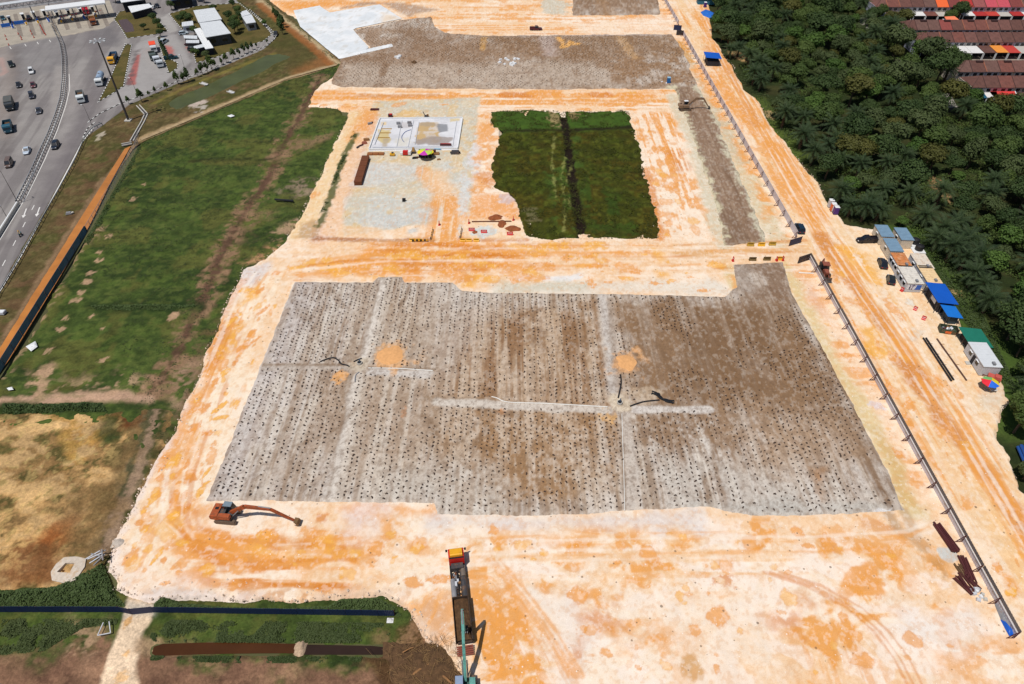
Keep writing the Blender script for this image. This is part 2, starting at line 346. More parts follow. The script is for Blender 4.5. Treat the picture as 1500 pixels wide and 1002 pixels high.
def paint_sand(x, y):
    p = Paint(x, y, C['pale'])
    n1 = fbm(x/14, y/14, 1, 4, .48); n2 = fbm(x/5, y/5, 2, 4, .46); n3 = fbm(x/1.8, y/1.8, 3, 4)
    p.mix(sst(.38, .72, n1)*.8, C['peach'])
    p.mix(sst(.5, .62, n1*.35+n2*.4+n3*.25)*.5, C['peach'])
    tx = fbm(x/1.3, y/30, 21, 3, .5); tx2 = fbm(x/3.2, y/48, 22, 3, .5)       # wheel-track streaks along depth
    ty = fbm(x/32, y/1.5, 23, 3, .5); ty2 = fbm(x/48, y/3.2, 24, 3, .5)      # and across
    sp_ = fbm(x/4.2, y/4.2, 41, 4, .46); spd = fbm(x/9, y/3.2, 42, 4, .48)
    # --- top of the site
    T = [(380, -60), (1040, -60), (1045, 60), (1000, 70), (985, 50), (600, 50), (590, 24), (400, 24)]
    p.poly(T, C['peach'], .8, 6, 2, m=sst(.25, .6, ty2)); p.poly(T, C['orange'], .75, 4, 2, m=sst(.5, .66, .5*ty+.5*sp_))
    p.poly([(396, 2), (470, 2), (560, 4), (470, 10), (430, 18)], C['orange'], .9, 3, 1); p.poly([(840, 34), (985, 22), (1000, 48), (860, 50)], C['pale'], .6, 3, 2)
    p.poly([(530, 3), (590, 5), (640, 14), (600, 24), (560, 6), (500, 12)], alb(178, 150, 128), .9, 2, 1.5)
    p.line([(600, 44), (700, 50), (800, 50)], 3, C['deep'], .6, 2, 2, m=sst(.4, .6, ty)); p.blob(812, 10, 20, 9, C['conc'], .9)
    # --- cross strip above the slab and the plot (y 130-160)
    T = [(455, 132), (1000, 130), (1010, 160), (930, 165), (700, 160), (450, 158)]
    p.poly(T, C['peach'], .9, 3, 1, m=sst(.3, .6, ty)); p.poly(T, C['orange'], .9, 2, 1.5, m=sst(.46, .6, ty*.6+sp_*.4))
    p.line([(500, 131), (960, 134)], 1.6, C['peach'], .8); p.line([(520, 140), (640, 139)], 1.5, alb(205, 140, 85), .6, 1, 1); p.line([(740, 139), (775, 139)], 2.6, C['deep'], .8); p.line([(785, 136), (812, 136)], 3, C['orange'], .9); p.line([(872, 139), (890, 139)], 2.6, C['deep'], .7); p.line([(912, 139), (935, 139)], 2.2, C['orange'], .8)
    p.line([(455, 145), (500, 140)], 4, C['orange'], .6, 2, 1)
    # --- yard round the slab
    T = [(548, 148), (702, 143), (690, 310), (668, 318), (628, 328), (505, 345), (500, 300), (520, 225)]
    p.poly(T, C['conc'], .97, .8, .6); p.poly(T, alb(226, 206, 172), .5, 1, 1, m=sst(.52, .68, n2)); p.poly([(545, 240), (694, 236), (690, 308), (668, 316), (628, 326), (508, 343), (504, 302)], alb(206, 207, 200), .85, 1.2, .8, m=sst(.3, .6, fbm(x/14, y/14, 77, 4))); p.poly([(520, 225), (556, 165), (545, 165), (505, 300)], C['pink'], .5, 1.5, 1)
    p.poly(T, alb(226, 190, 126), .5, 1.5, 1, m=sst(.64, .74, sp_)); p.blob(605, 168, 18, 5, alb(226, 190, 130), .9, rim=alb(190, 170, 140))
    p.blob(585, 320, 60, 14, alb(202, 204, 200), .85); p.blob(560, 258, 45, 18, alb(206, 208, 206), .7); p.poly([(505, 345), (500, 330), (560, 331), (560, 345)], C['peach'], .7)
    p.line([(617, 251), (640, 272), (650, 300), (656, 340), (656, 365)], 2.6, C['orange'], .75, 2, 1, m=sst(.25, .5, tx)); p.line([(640, 258), (660, 300), (660, 350)], 4, C['peach'], .7, 2, 1.5)
    p.line([(656, 300), (656, 365)], 6, C['orange'], .8, 3, 2, m=sst(.25, .55, tx)); p.blob(681, 288, 8, 40, alb(214, 216, 214), .8); p.blob(696, 230, 9, 24, alb(222, 220, 220), .9)
    # left access strip and its inner edge
    T = [(512, 165), (545, 160), (480, 300), (462, 345), (420, 352), (436, 322), (470, 255)]
    p.poly(T, alb(240, 208, 160), .9, 1.5, 1); p.line([(470, 352), (480, 330), (520, 230), (545, 175)], 2.5, C['pink'], .8, 2, 1); p.line([(540, 165), (522, 205)], 3, C['orange'], .8, 2, 1); p.line([(530, 195), (500, 280), (480, 340)], 1.8, C['peach'], .6)
    p.line([(462, 349), (560, 353), (632, 352)], .9, alb(170, 105, 60), .8, .5, .4); p.line([(676, 351), (770, 351)], 1.0, alb(200, 120, 65), .7, .5, .4)
    p.blob(458, 285, 9, 4, C['orange'], .7); p.poly([(445, 325), (465, 322), (462, 350), (440, 348)], alb(150, 110, 75), .5, 1, 1.5)
    # plot margin
    T = [(700, 165), (722, 165), (735, 195), (722, 225), (718, 280), (752, 290), (768, 322), (680, 322), (690, 290), (696, 230)]
    p.poly(T, C['orange'], .8, 1.5, 1.5, m=sst(.28, .5, sp_)); p.blob(715, 262, 12, 10, C['deep'], .6); p.poly([(690, 285), (750, 287), (766, 318), (690, 318)], alb(240, 172, 110), .85, 1.5, 1); p.blob(741, 291, 11, 7, alb(215, 190, 185), .9)
    p.poly([(680, 322), (765, 322), (768, 350), (678, 350)], alb(246, 214, 176), .9, 1, .6); p.blob(708, 340, 16, 7, alb(205, 215, 215), .9)
    T = [(925, 165), (985, 165), (1050, 355), (968, 352), (945, 250)]
    p.poly(T, C['pale'], .75, 2, 1); p.poly(T, C['orange'], .8, 2, 1.5, m=sst(.47, .58, tx*.5+sp_*.5)); p.poly([(972, 222), (1000, 222), (1012, 250), (990, 256)], C['deep'], .75, 1.5, 1.5, m=sst(.3, .5, tx)); p.poly([(950, 165), (985, 165), (1000, 250), (975, 250)], C['orange'], .8, 2, 2, m=sst(.42, .62, tx)); p.line([(948, 250), (962, 325), (968, 350)], 1.4, C['deep'], .7, .6, .8); p.line([(985, 225), (1005, 245)], 2, C['deep'], .5, 1, 1, m=sst(.4, .6, tx))
    p.line([(985, 140), (1020, 220), (1050, 330), (1060, 360)], 2.2, alb(214, 205, 180), .85, 1.2, 1); p.line([(1040, 150), (1085, 235), (1110, 290), (1140, 355)], 3.0, alb(214, 200, 165), .8, 1.5, 1.2)
    # khaki toe of the blankets on the east
    p.line([(1000, 70), (1040, 140), (1088, 235)], 2.5, alb(206, 190, 160), .85, 1.5, 1.2); p.line([(1152, 385), (1170, 425), (1205, 490), (1262, 590), (1312, 690), (1336, 745)], 2.4, C['khaki'], .9, 1.2, .8); p.line([(1296, 640), (1335, 735)], 1.6, alb(214, 175, 110), .7, 1, .8)
    p.line([(1066, 388), (1085, 430)], 2.2, C['khaki'], .9, 1, .8)
    # between fence and field
    T = [(985, 50), (1003, 50), (1160, 350), (1140, 355), (1085, 235), (1030, 130)]
    p.poly(T, C['orange'], .85, 1.5, 1.5, m=sst(.3, .55, ty2*.4+sp_*.6)); p.line([(995, 62), (1010, 90)], 2, alb(205, 150, 75), .7); p.poly([(1010, 95), (1040, 120), (1060, 160), (1040, 150)], C['orange'], .6, 2, 1)
    T = [(1150, 378), (1185, 378), (1370, 720), (1350, 745), (1330, 700), (1260, 570), (1200, 470)]
    p.poly(T, alb(248, 216, 184), .85, 1.5, 1); p.poly(T, C['orange'], .65, 1.2, 1, m=sst(.52, .62, ty*.6+sp_*.4)); p.poly([(1170, 400), (1195, 420), (1220, 480), (1190, 450)], C['pink'], .6, 1.5, 1)
    p.blob(1285, 595, 10, 7, alb(225, 215, 218), .8)
    # --- haul road across the middle
    T = [(392, 372), (470, 352), (660, 352), (965, 352), (1170, 356), (1300, 345), (1180, 378), (1060, 430), (680, 428), (590, 412), (430, 410), (352, 400)]
    p.poly(T, C['peach'], .7, 3, 2, m=sst(.3, .6, ty2)); p.poly([(540, 360), (660, 350), (760, 362), (760, 395), (680, 402), (560, 405), (420, 408), (470, 392)], C['orange'], .95, 3, 2.5, m=sst(.2, .46, ty*.5+sp_*.5))
    p.poly([(560, 362), (640, 356), (750, 366), (740, 385), (600, 392)], C['deep'], .8, 3, 2, m=sst(.34, .58, ty*.7+sp_*.3)); p.poly([(590, 372), (650, 366), (700, 380), (640, 395)], C['yel'], .8, 2, 2, m=sst(.35, .6, sp_))
    p.poly([(440, 405), (470, 392), (560, 388), (590, 398), (575, 408)], C['yel'], .8, 2, 1.5, m=sst(.3, .5, sp_)); p.poly([(680, 402), (700, 402), (695, 424), (674, 424)], C['yel'], .9, 1, 1)
    p.poly([(780, 360), (970, 362), (1160, 362), (1000, 372), (800, 372)], C['orange'], .8, 2, 1.5, m=sst(.38, .56, ty)); p.line([(1000, 368), (1080, 366), (1180, 362)], 3.2, alb(222, 170, 110), .75, 1.5, 1, m=sst(.2, .5, ty))
    p.poly([(960, 365), (984, 365), (982, 408), (962, 408)], C['yel'], .7, 2, 2, m=sst(.3, .5, sp_)); p.poly([(1068, 405), (1080, 405), (1084, 428), (1072, 428)], C['orange'], .8, 1, 1)
    p.poly([(720, 418), (900, 410), (1060, 412), (1080, 432), (720, 430)], alb(226, 218, 204), .75, 2, 1.5); p.line([(760, 408), (830, 408), (850, 404)], 1, alb(232, 234, 236), .8)
    p.poly([(730, 412), (860, 414), (860, 426), (730, 428)], alb(205, 200, 180), .7, 1.5, 1)
    for bx, by, rx, ry in ((808, 360, 20, 7), (790, 372, 14, 4), (778, 396, 10, 5), (870, 360, 18, 5), (755, 412, 6, 3), (920, 408, 10, 3), (930, 398, 9, 3), (1050, 388, 11, 5), (830, 378, 8, 4), (1030, 426, 8, 2), (960, 415, 7, 2), (453, 385, 12, 5), (480, 381, 12, 5), (437, 393, 11, 4), (866, 414, 5, 6), (745, 369, 8, 4)):
        p.blob(bx, by, rx, ry, C['yel'] if rx > 9 else C['orange'], .8, rim=C['rim'], seed=int(bx))
    # --- haul road down the west side
    T = [(352, 395), (430, 405), (420, 425), (375, 530), (300, 735), (260, 850), (165, 868), (155, 836), (190, 740), (264, 600), (298, 512)]
    p.poly(T, alb(249, 228, 200), .9, 3, 2); p.poly(T, C['peach'], .6, 2, 2, m=sst(.42, .66, tx2)); p.poly(T, C['orange'], .55, 1.5, 1.5, m=sst(.62, .72, tx*.6+sp_*.4))
    p.poly([(352, 393), (392, 385), (395, 400), (365, 420), (345, 412)], alb(222, 212, 208), .95, 1.5, 1); p.line([(345, 415), (322, 460)], 2, C['pink'], .8, 1, 1)
    p.poly([(322, 470), (345, 450), (345, 490), (318, 540), (294, 545), (298, 512)], C['deep'], .85, 2, 2, m=sst(.22, .5, tx*.5+sp_*.5)); p.poly([(330, 490), (352, 470), (350, 510), (315, 550)], C['yel'], .7, 1.5, 1.5, m=sst(.35, .5, sp_)); p.poly([(362, 430), (378, 420), (372, 440), (350, 452)], C['yel'], .85, 1, 1, m=None)
    p.line([(420, 425), (395, 470), (372, 535)], 1.6, C['peach'], .7, 1, .8); p.poly([(285, 560), (300, 520), (330, 520), (300, 600), (275, 610)], C['orange'], .6, 2, 2, m=sst(.4, .6, tx))
    p.line([(264, 600), (245, 640), (212, 695)], 1.8, C['pink'], .6, 1, 1); p.line([(252, 606), (240, 630)], 1.2, C['deep'], .8, .6, .8)
    p.poly([(230, 640), (290, 620), (300, 660), (250, 720), (210, 700)], C['orange'], .55, 2, 2, m=sst(.48, .62, sp_))
    # --- south-west apron
    T = [(240, 740), (330, 770), (520, 770), (560, 800), (520, 872), (420, 880), (330, 875), (260, 850), (250, 790)]
    p.poly(T, C['orange'], .9, 3, 3, m=sst(.3, .52, ty*.4+spd*.6)); p.poly([(360, 790), (420, 776), (510, 782), (525, 815), (440, 822), (370, 812)], C['yel'], .85, 2, 1.5, m=sst(.25, .45, spd)); p.poly([(300, 815), (420, 822), (520, 848), (500, 876), (340, 876), (300, 860)], C['deep'], .8, 2.5, 2.5, m=sst(.34, .56, spd*.6+ty*.4))
    p.line([(270, 745), (276, 775), (310, 800), (380, 808), (470, 812)], 2.4, C['orange'], .8, 1.5, 1, m=sst(.3, .6, sp_)); p.line([(285, 750), (292, 772), (320, 785), (420, 796), (520, 800)], .7, C['deep'], .5, .5, .5)
    p.line([(262, 735), (268, 785), (305, 815), (330, 830)], .6, C['deep'], .4, .4, .4); p.blob(392, 784, 13, 7, C['yel'], .95, rim=C['rim']); p.blob(500, 810, 24, 8, C['yel'], .8, rim=C['rim']); p.blob(470, 760, 10, 7, C['deep'], .7); p.blob(250, 770, 22, 28, C['yel'], .5, rim=C['rim'], rot=.3)
    p.poly([(166, 800), (300, 860), (280, 878), (164, 868), (155, 836)], alb(246, 226, 210), .7, 3, 2); p.line([(222, 874), (300, 876)], 1.6, alb(215, 200, 190), .8, 1, 1)
    p.poly([(420, 800), (470, 815), (455, 830), (400, 818)], alb(250, 226, 186), .7, 1.5, 1.5, m=sst(.4, .6, sp_))
    p.line([(330, 873), (500, 877)], 1.5, alb(205, 140, 80), .6, 1, 1, m=sst(.35, .6, n3)); p.poly([(550, 740), (640, 742), (640, 756), (560, 758), (480, 742)], C['orange'], .7, 1, 1, m=sst(.35, .55, sp_))
    p.poly([(505, 745), (565, 745), (570, 790), (510, 790)], alb(232, 212, 206), .8, 3, 2)
    # --- south apron
    wx = (fbm(x/9, y/9, 71, 3)-.5)*7; wy = (fbm(x/9, y/9, 72, 3)-.5)*7; sw = fbm((x+wx)/11, (y+wy)/5, 73, 5, .5); sw2 = fbm((x+wy)/5, (y+wx)/3, 74, 5, .52)
    SA = [(560, 775), (700, 775), (1340, 760), (1500, 960), (1520, 1100), (700, 1100), (660, 960), (560, 870)]
    p.poly(SA, C['peach'], .6, 4, 3, m=sst(.36, .66, sw)); p.poly(SA, alb(238, 184, 120), .75, 4, 3, m=sst(.5, .72, sw*.6+sw2*.4)); p.poly(SA, C['orange'], .75, 3, 3, m=sst(.58, .7, sw*.45+sw2*.55)); p.poly(SA, alb(252, 236, 222), .6, 3, 3, m=sst(.58, .72, 1-sw2))
    p.poly([(620, 758), (760, 758), (925, 752), (1020, 752), (1025, 780), (900, 772), (620, 775)], alb(220, 212, 210), .75, 2, 1.5); p.poly([(560, 800), (660, 790), (660, 870), (560, 860)], alb(250, 228, 200), .6, 4, 2)
    T = [(700, 790), (900, 775), (1180, 780), (1180, 850), (1000, 860), (800, 850), (700, 850)]
    p.poly(T, C['peach'], .8, 3, 2, m=sst(.4, .58, ty)); p.poly([(940, 835), (1100, 845), (1105, 865), (960, 862)], C['orange'], .8, 2, 2, m=sst(.36, .56, ty*.5+sp_*.5)); p.blob(1062, 853, 16, 8, C['deep'], .75, seed=2); p.blob(1054, 850, 7, 5, C['peach'], .9)
    p.poly([(800, 790), (870, 782), (860, 812), (820, 815)], C['orange'], .6, 2, 1.5, m=sst(.35, .55, sp_)); p.poly([(700, 868), (780, 860), (820, 960), (830, 1010), (700, 1010)], C['orange'], .7, 3, 2, m=sst(.3, .55, fbm((x+y*.5)/1.2, (y-x*.5)/12, 61, 4))); 
    p.poly([(1200, 790), (1340, 780), (1360, 880), (1240, 885)], C['orange'], .55, 3, 3, m=sst(.46, .58, sp_)); p.poly([(1250, 830), (1300, 825), (1300, 880), (1270, 888), (1240, 870)], C['orange'], .8, 2, 2.5, m=sst(.35, .52, sp_)); p.blob(1285, 772, 22, 9, C['deep'], .7, rot=-.3, soft=.4); p.blob(1225, 780, 22, 9, C['orange'], .7)
    p.poly([(780, 872), (860, 868), (880, 950), (830, 985), (800, 930)], alb(238, 224, 212), .7, 3, 2); p.poly([(850, 880), (900, 895), (915, 918), (860, 920), (848, 960), (842, 920)], C['deep'], .65, 2, 2.2, m=sst(.36, .52, sp_))
    p.poly([(920, 870), (1120, 870), (1140, 980), (1000, 1000), (940, 930)], alb(246, 226, 204), .7, 4, 3); p.blob(1013, 979, 17, 20, alb(214, 166, 112), .9, soft=.15, rough=.2); p.blob(962, 935, 18, 8, C['orange'], .7, soft=.4); p.poly([(1120, 900), (1190, 885), (1180, 915), (1160, 960), (1140, 930)], C['deep'], .65, 2, 2, m=sst(.4, .55, sp_))
    p.poly([(1180, 930), (1260, 930), (1300, 1010), (1180, 1010)], C['orange'], .6, 3, 2, m=sst(.4, .58, tx)); p.poly([(1350, 940), (1510, 930), (1520, 1000), (1380, 1000)], C['orange'], .6, 3, 2.5, m=sst(.42, .56, spd)); p.poly([(1320, 895), (1430, 900), (1430, 945), (1330, 945)], alb(240, 230, 222), .75, 3, 2); p.poly([(880, 960), (960, 955), (1000, 1010), (860, 1010)], C['orange'], .55, 3, 2, m=sst(.42, .58, spd))
    p.poly([(1150, 760), (1330, 752), (1360, 800), (1200, 790)], C['peach'], .5, 3, 2); p.poly([(1350, 812), (1385, 815), (1392, 850), (1365, 850)], alb(188, 140, 90), .6, 2, 2, m=sst(.35, .6, n3)); p.line([(1302, 752), (1312, 770), (1322, 782)], .9, alb(170, 140, 110), .6, .6, .5); p.line([(1325, 750), (1340, 782), (1350, 800)], 1.0, alb(170, 140, 110), .5, .6, .6)
    for off in (0, 9, 22):                                            # curving wheel tracks
        p.line([(1120+off, 838), (1180+off, 858), (1240+off, 890), (1280+off, 925), (1310+off, 965), (1330+off, 1005)], .22, C['deep'], .5, .2, .15)
    for off in (0, 4, 9):
        p.line([(715+off*2, 820), (735+off*2, 845), (760+off*2, 875), (800+off*2, 930), (835+off*2, 990)], .3, C['orange'], .6, .25, .2)
    p.blob(1388, 812, 13, 11, alb(205, 205, 200), .95, soft=.12, rough=.2)
    p.poly([(560, 890), (640, 860), (680, 900), (680, 950), (630, 960), (600, 915)], alb(226, 184, 150), .7, 3, 2, m=sst(.25, .6, fbm((x-y*.4)/1.1, (y+x*.4)/9, 62, 4)))
    # --- road east of the fence
    T = [(1035, -50), (1046, 54), (1110, 142), (1164, 224), (1240, 326), (1350, 372), (1402, 452), (1463, 548), (1497, 715), (1700, 900), (1700, 1100), (1510, 960), (1190, 380), (1172, 352), (1000, 46), (975, -50)]
    p.poly(T, alb(243, 206, 160), .85, 2, 1); p.poly(T, C['orange'], .8, 1.5, 1.5, m=sst(.46, .64, tx2*.6+tx*.4)); p.poly(T, C['pale'], .6, 1.5, 1.5, m=sst(.55, .7, fbm(x/1.6, y/30, 88, 4)))
    p.poly([(1000, -50), (1040, -50), (1045, 60), (1110, 150), (1150, 230), (1100, 230), (1040, 110)], C['orange'], .6, 3, 3, m=sst(.35, .6, sp_))
    p.line([(1040, 70), (1068, 105), (1090, 140), (1110, 180)], 2.5, alb(220, 150, 85), .7, 2, 1, m=sst(.2, .5, tx)); p.line([(1130, 215), (1165, 280), (1190, 320)], 3, C['orange'], .6, 2, 1.5)
    p.line([(1205, 345), (1240, 400), (1280, 455), (1312, 500), (1330, 532), (1356, 575), (1380, 612), (1410, 650), (1440, 690), (1475, 740), (1520, 800)], 2.0, C['road2'], .9, 1.0, .9, sc=4)
    p.line([(1330, 532), (1350, 560)], 2.8, C['road2'], .8, 1, .7); p.line([(1250, 370), (1290, 385), (1280, 392)], 2.6, C['yel'], .8, 1, 1); p.line([(1240, 365), (1280, 410)], 2.4, C['yel'], .75, 1, 1); p.blob(1258, 380, 5, 7, C['pale'], .8)
    p.poly([(1262, 480), (1280, 478), (1300, 520), (1290, 530), (1270, 515)], C['yel'], .85, 1, 1); p.poly([(1290, 555), (1320, 590), (1350, 650), (1330, 640)], C['orange'], .8, 1, 1.5, m=sst(.35, .5, sp_)); p.blob(1332, 594, 9, 6, C['orange'], .8); p.blob(1375, 560, 6, 7, C['orange'], .8, rot=.4); p.blob(1416, 738, 9, 9, C['orange'], .8, rot=-.6); p.poly([(1420, 640), (1445, 650), (1500, 740), (1490, 760)], C['orange'], .7, 1.5, 1.5, m=sst(.35, .55, tx)); p.poly([(1380, 670), (1410, 700), (1430, 750), (1400, 720)], C['peach'], .7, 2, 1.5)
    p.poly([(1465, 840), (1478, 838), (1500, 870), (1485, 875)], C['orange'], .9, .8, .5); p.blob(1483, 866, 9, 10, C['yel'], .95, rim=C['deep'], rot=-.8); p.blob(1462, 832, 6, 7, C['orange'], .85, rim=C['rim']); p.poly([(1440, 720), (1480, 780), (1530, 900), (1500, 900)], C['yel'], .4, 3, 2)
    p.poly([(1240, 340), (1280, 338), (1330, 345), (1360, 390), (1420, 490), (1460, 560), (1480, 590), (1440, 600), (1400, 540), (1340, 450), (1300, 420)], alb(244, 216, 178), .75, 2, 1.5); p.poly([(1430, 575), (1465, 560), (1475, 590), (1440, 600)], alb(220, 205, 185), .7, 2, 1); p.blob(1340, 490, 10, 9, alb(226, 210, 190), .7, rot=-.7); p.blob(1333, 443, 6, 4, alb(232, 226, 214), .8, rim=alb(200, 170, 130))
    # scattered drying puddles
    def puddles(pl, n, smin, smax, el, ycol=.5, al=.8):
        P = WP(pl); xs = [q[0] for q in P]; ys = [q[1] for q in P]; k = 0; tr = 0
        while k < n and tr < n*30:
            tr += 1
            ax, ay = rng.uniform(min(xs), max(xs)), rng.uniform(min(ys), max(ys))
            if sdf(P, np.array([ax]), np.array([ay]))[0] > -.6: continue
            a = smin*(smax/smin)**(rng.random()**1.15); e = rng.uniform(*el)
            p.blob(ax, ay, a/e**.5, a*e**.5, C['yel'] if rng.random() < ycol else C['orange'], al*rng.uniform(.6, 1), soft=.12, rough=.42, rim=C['rim'], rot=rng.uniform(-.35, .35), seed=rng.randrange(9999), world=True); k += 1
    for bx, by, rx, ry, k, ro in ((290, 585, 5, 5, 1, 0), (323, 596, 5, 12, 1, -.5), (323, 612, 12, 4, 1, .3), (300, 598, 7, 8, 0, -.2), (286, 626, 8, 9, 0, 0), (304, 635, 10, 4, 0, .1), (258, 674, 5, 13, 1, -.25), (242, 669, 7, 3, 0, .2), (274, 680, 4, 8, 0, 0), (252, 697, 6, 5, 1, -.3), (235, 700, 6, 5, 0, .2), (278, 702, 9, 10, 0, -.1), (270, 726, 5, 7, 0, 0), (225, 730, 6, 15, 1, -.45), (210, 749, 5, 4, 1, 0), (257, 728, 5, 7, 0, 0), (268, 746, 10, 8, 0, .2), (254, 756, 9, 8, 1, -.3), (244, 709, 3, 4, 0, 0), (295, 718, 5, 16, 1, -.25), (303, 692, 3, 12, 1, -.3), (239, 684, 4, 8, 0, -.3), (262, 707, 4, 3, 0, 0), (230, 815, 4, 14, 1, -.3), (212, 775, 6, 6, 1, 0), (205, 765, 8, 5, 0, 0), (240, 820, 5, 5, 0, 0), (340, 470, 7, 12, 1, -.4), (372, 500, 3, 9, 0, -.5), (385, 455, 4, 9, 0, -.4), (355, 510, 6, 8, 0, -.3), (330, 545, 5, 8, 1, -.3), (360, 425, 10, 5, 1, .4), (405, 400, 6, 4, 0, 0), (345, 530, 4, 6, 0, 0), (382, 425, 4, 8, 0, -.4), (315, 560, 5, 7, 0, 0)):
        p.blob(bx, by, rx*.85, ry*.85, C['yel'] if k else alb(232, 152, 70), .9 if k else .8, soft=.14, rough=.45, rim=C['rim'], rot=ro, seed=bx*3+by)
    puddles([(360, 410), (420, 415), (300, 730), (240, 800), (175, 830), (270, 610)], 60, .3, 1.3, (1.2, 3.2), .3)
    puddles([(170, 800), (330, 770), (640, 765), (660, 860), (500, 870), (180, 866)], 45, .3, 1.6, (.4, 1.2), .3)
    puddles([(700, 770), (1000, 770), (1330, 770), (1440, 930), (1480, 1000), (720, 1000)], 70, .25, 1.5, (.4, 1.3), .3)
    puddles([(400, 385), (700, 360), (960, 360), (1060, 410), (960, 420), (720, 415), (440, 405)], 75, .3, 2.3, (.3, .9), .4)
    puddles([(930, 170), (985, 170), (1045, 350), (972, 350)], 45, .3, 2.0, (.6, 2.4), .2, .7)
    puddles([(1190, 365), (1300, 420), (1400, 560), (1490, 720), (1520, 900), (1420, 740)], 75, .25, 1.8, (1.2, 3.6), .35, .7)
    puddles([(470, 136), (980, 133), (990, 156), (470, 156)], 40, .4, 2.2, (.25, .7), .2, .75)
    puddles([(1192, 420), (1365, 735), (1345, 735), (1200, 460)], 18, .2, 1.0, (.6, 2), .1, .6)
    # gravelly flecks
    fs = fbm(x/.5, y/9, 52, 3); gg = fbm(x/.7, y/.7, 53, 4, .6); p.mix(sst(.55, .8, gg)*.3, alb(253, 240, 226)); p.mix(sst(.58, .82, 1-gg)*.3, alb(226, 168, 112))
    road = [(1020, 10), (1075, 115), (1130, 208), (1190, 310), (1260, 412), (1330, 512), (1400, 622), (1460, 722), (1545, 870), (1600, 960)]
    for k, off in enumerate((-20, -14, -11, -5, -2, 4, 7, 14, 17, 25, 29)):
        ln = [(a+off*(.35+.9*(b/1000)), b) for a, b in road]; p.line(ln, .16+.1*(k % 3), C['orange'] if k % 3 else alb(253, 238, 220), .55, .2, .3, sc=6, m=sst(.3, .55, fbm(x/4, y/14, 330+k, 3)))
    for k, yy in enumerate((361, 366, 371, 377, 383, 390, 397, 404)): p.line([(430, yy+14), (560, yy), (760, yy-2), (960, yy), (1180, yy-9)], .2+.12*(k % 3), [C['deep'], alb(253, 238, 220), C['orange']][k % 3], .5, .25, .4, sc=6, m=sst(.35, .6, fbm(x/14, y/3, 350+k, 3)))
    for k, off in enumerate((-34, -26, -15, -8, 3, 12)): p.line([(400+off, 400), (372+off, 440), (330+off, 540), (296+off, 620), (270+off, 700), (262+off, 760), (290+off, 800+off*.6), (380, 815+off*.6), (520, 812+off*.7)], .18+.1*(k % 2), [C['orange'], alb(253, 240, 224), C['deep']][k % 3], .45, .2, .3, sc=6, m=sst(.35, .6, fbm(x/4, y/9, 370+k, 3)))
    for k, yy in enumerate((778, 786, 793, 801, 808, 816)): p.line([(640, yy+14), (800, yy+6), (1000, yy+2), (1200, yy), (1330, yy-8), (1380, yy-30)], .16+.1*(k % 2), [C['orange'], alb(253, 240, 224)][k % 2], .45, .2, .3, sc=6, m=sst(.35, .6, fbm(x/14, y/3, 390+k, 3)))
    p.line([(248, 636), (214, 690), (190, 740), (164, 790), (154, 836), (164, 868), (222, 880), (300, 879), (370, 884)], 1.3, alb(238, 222, 212), .8, .8, .9, sc=1.6); p.line([(264, 600), (287, 556), (298, 512)], .8, alb(240, 216, 200), .7, .6, .7, sc=1.5); p.line([(470, 882), (520, 872), (556, 874), (592, 895), (612, 930), (640, 955)], 1.4, alb(226, 196, 170), .7, .8, .9, sc=1.6)
    p.line([(522, 196), (510, 218), (500, 240), (490, 272), (478, 308), (467, 330)], .9, alb(84, 92, 46), .9, .5, .7, sc=2)
    return p.c

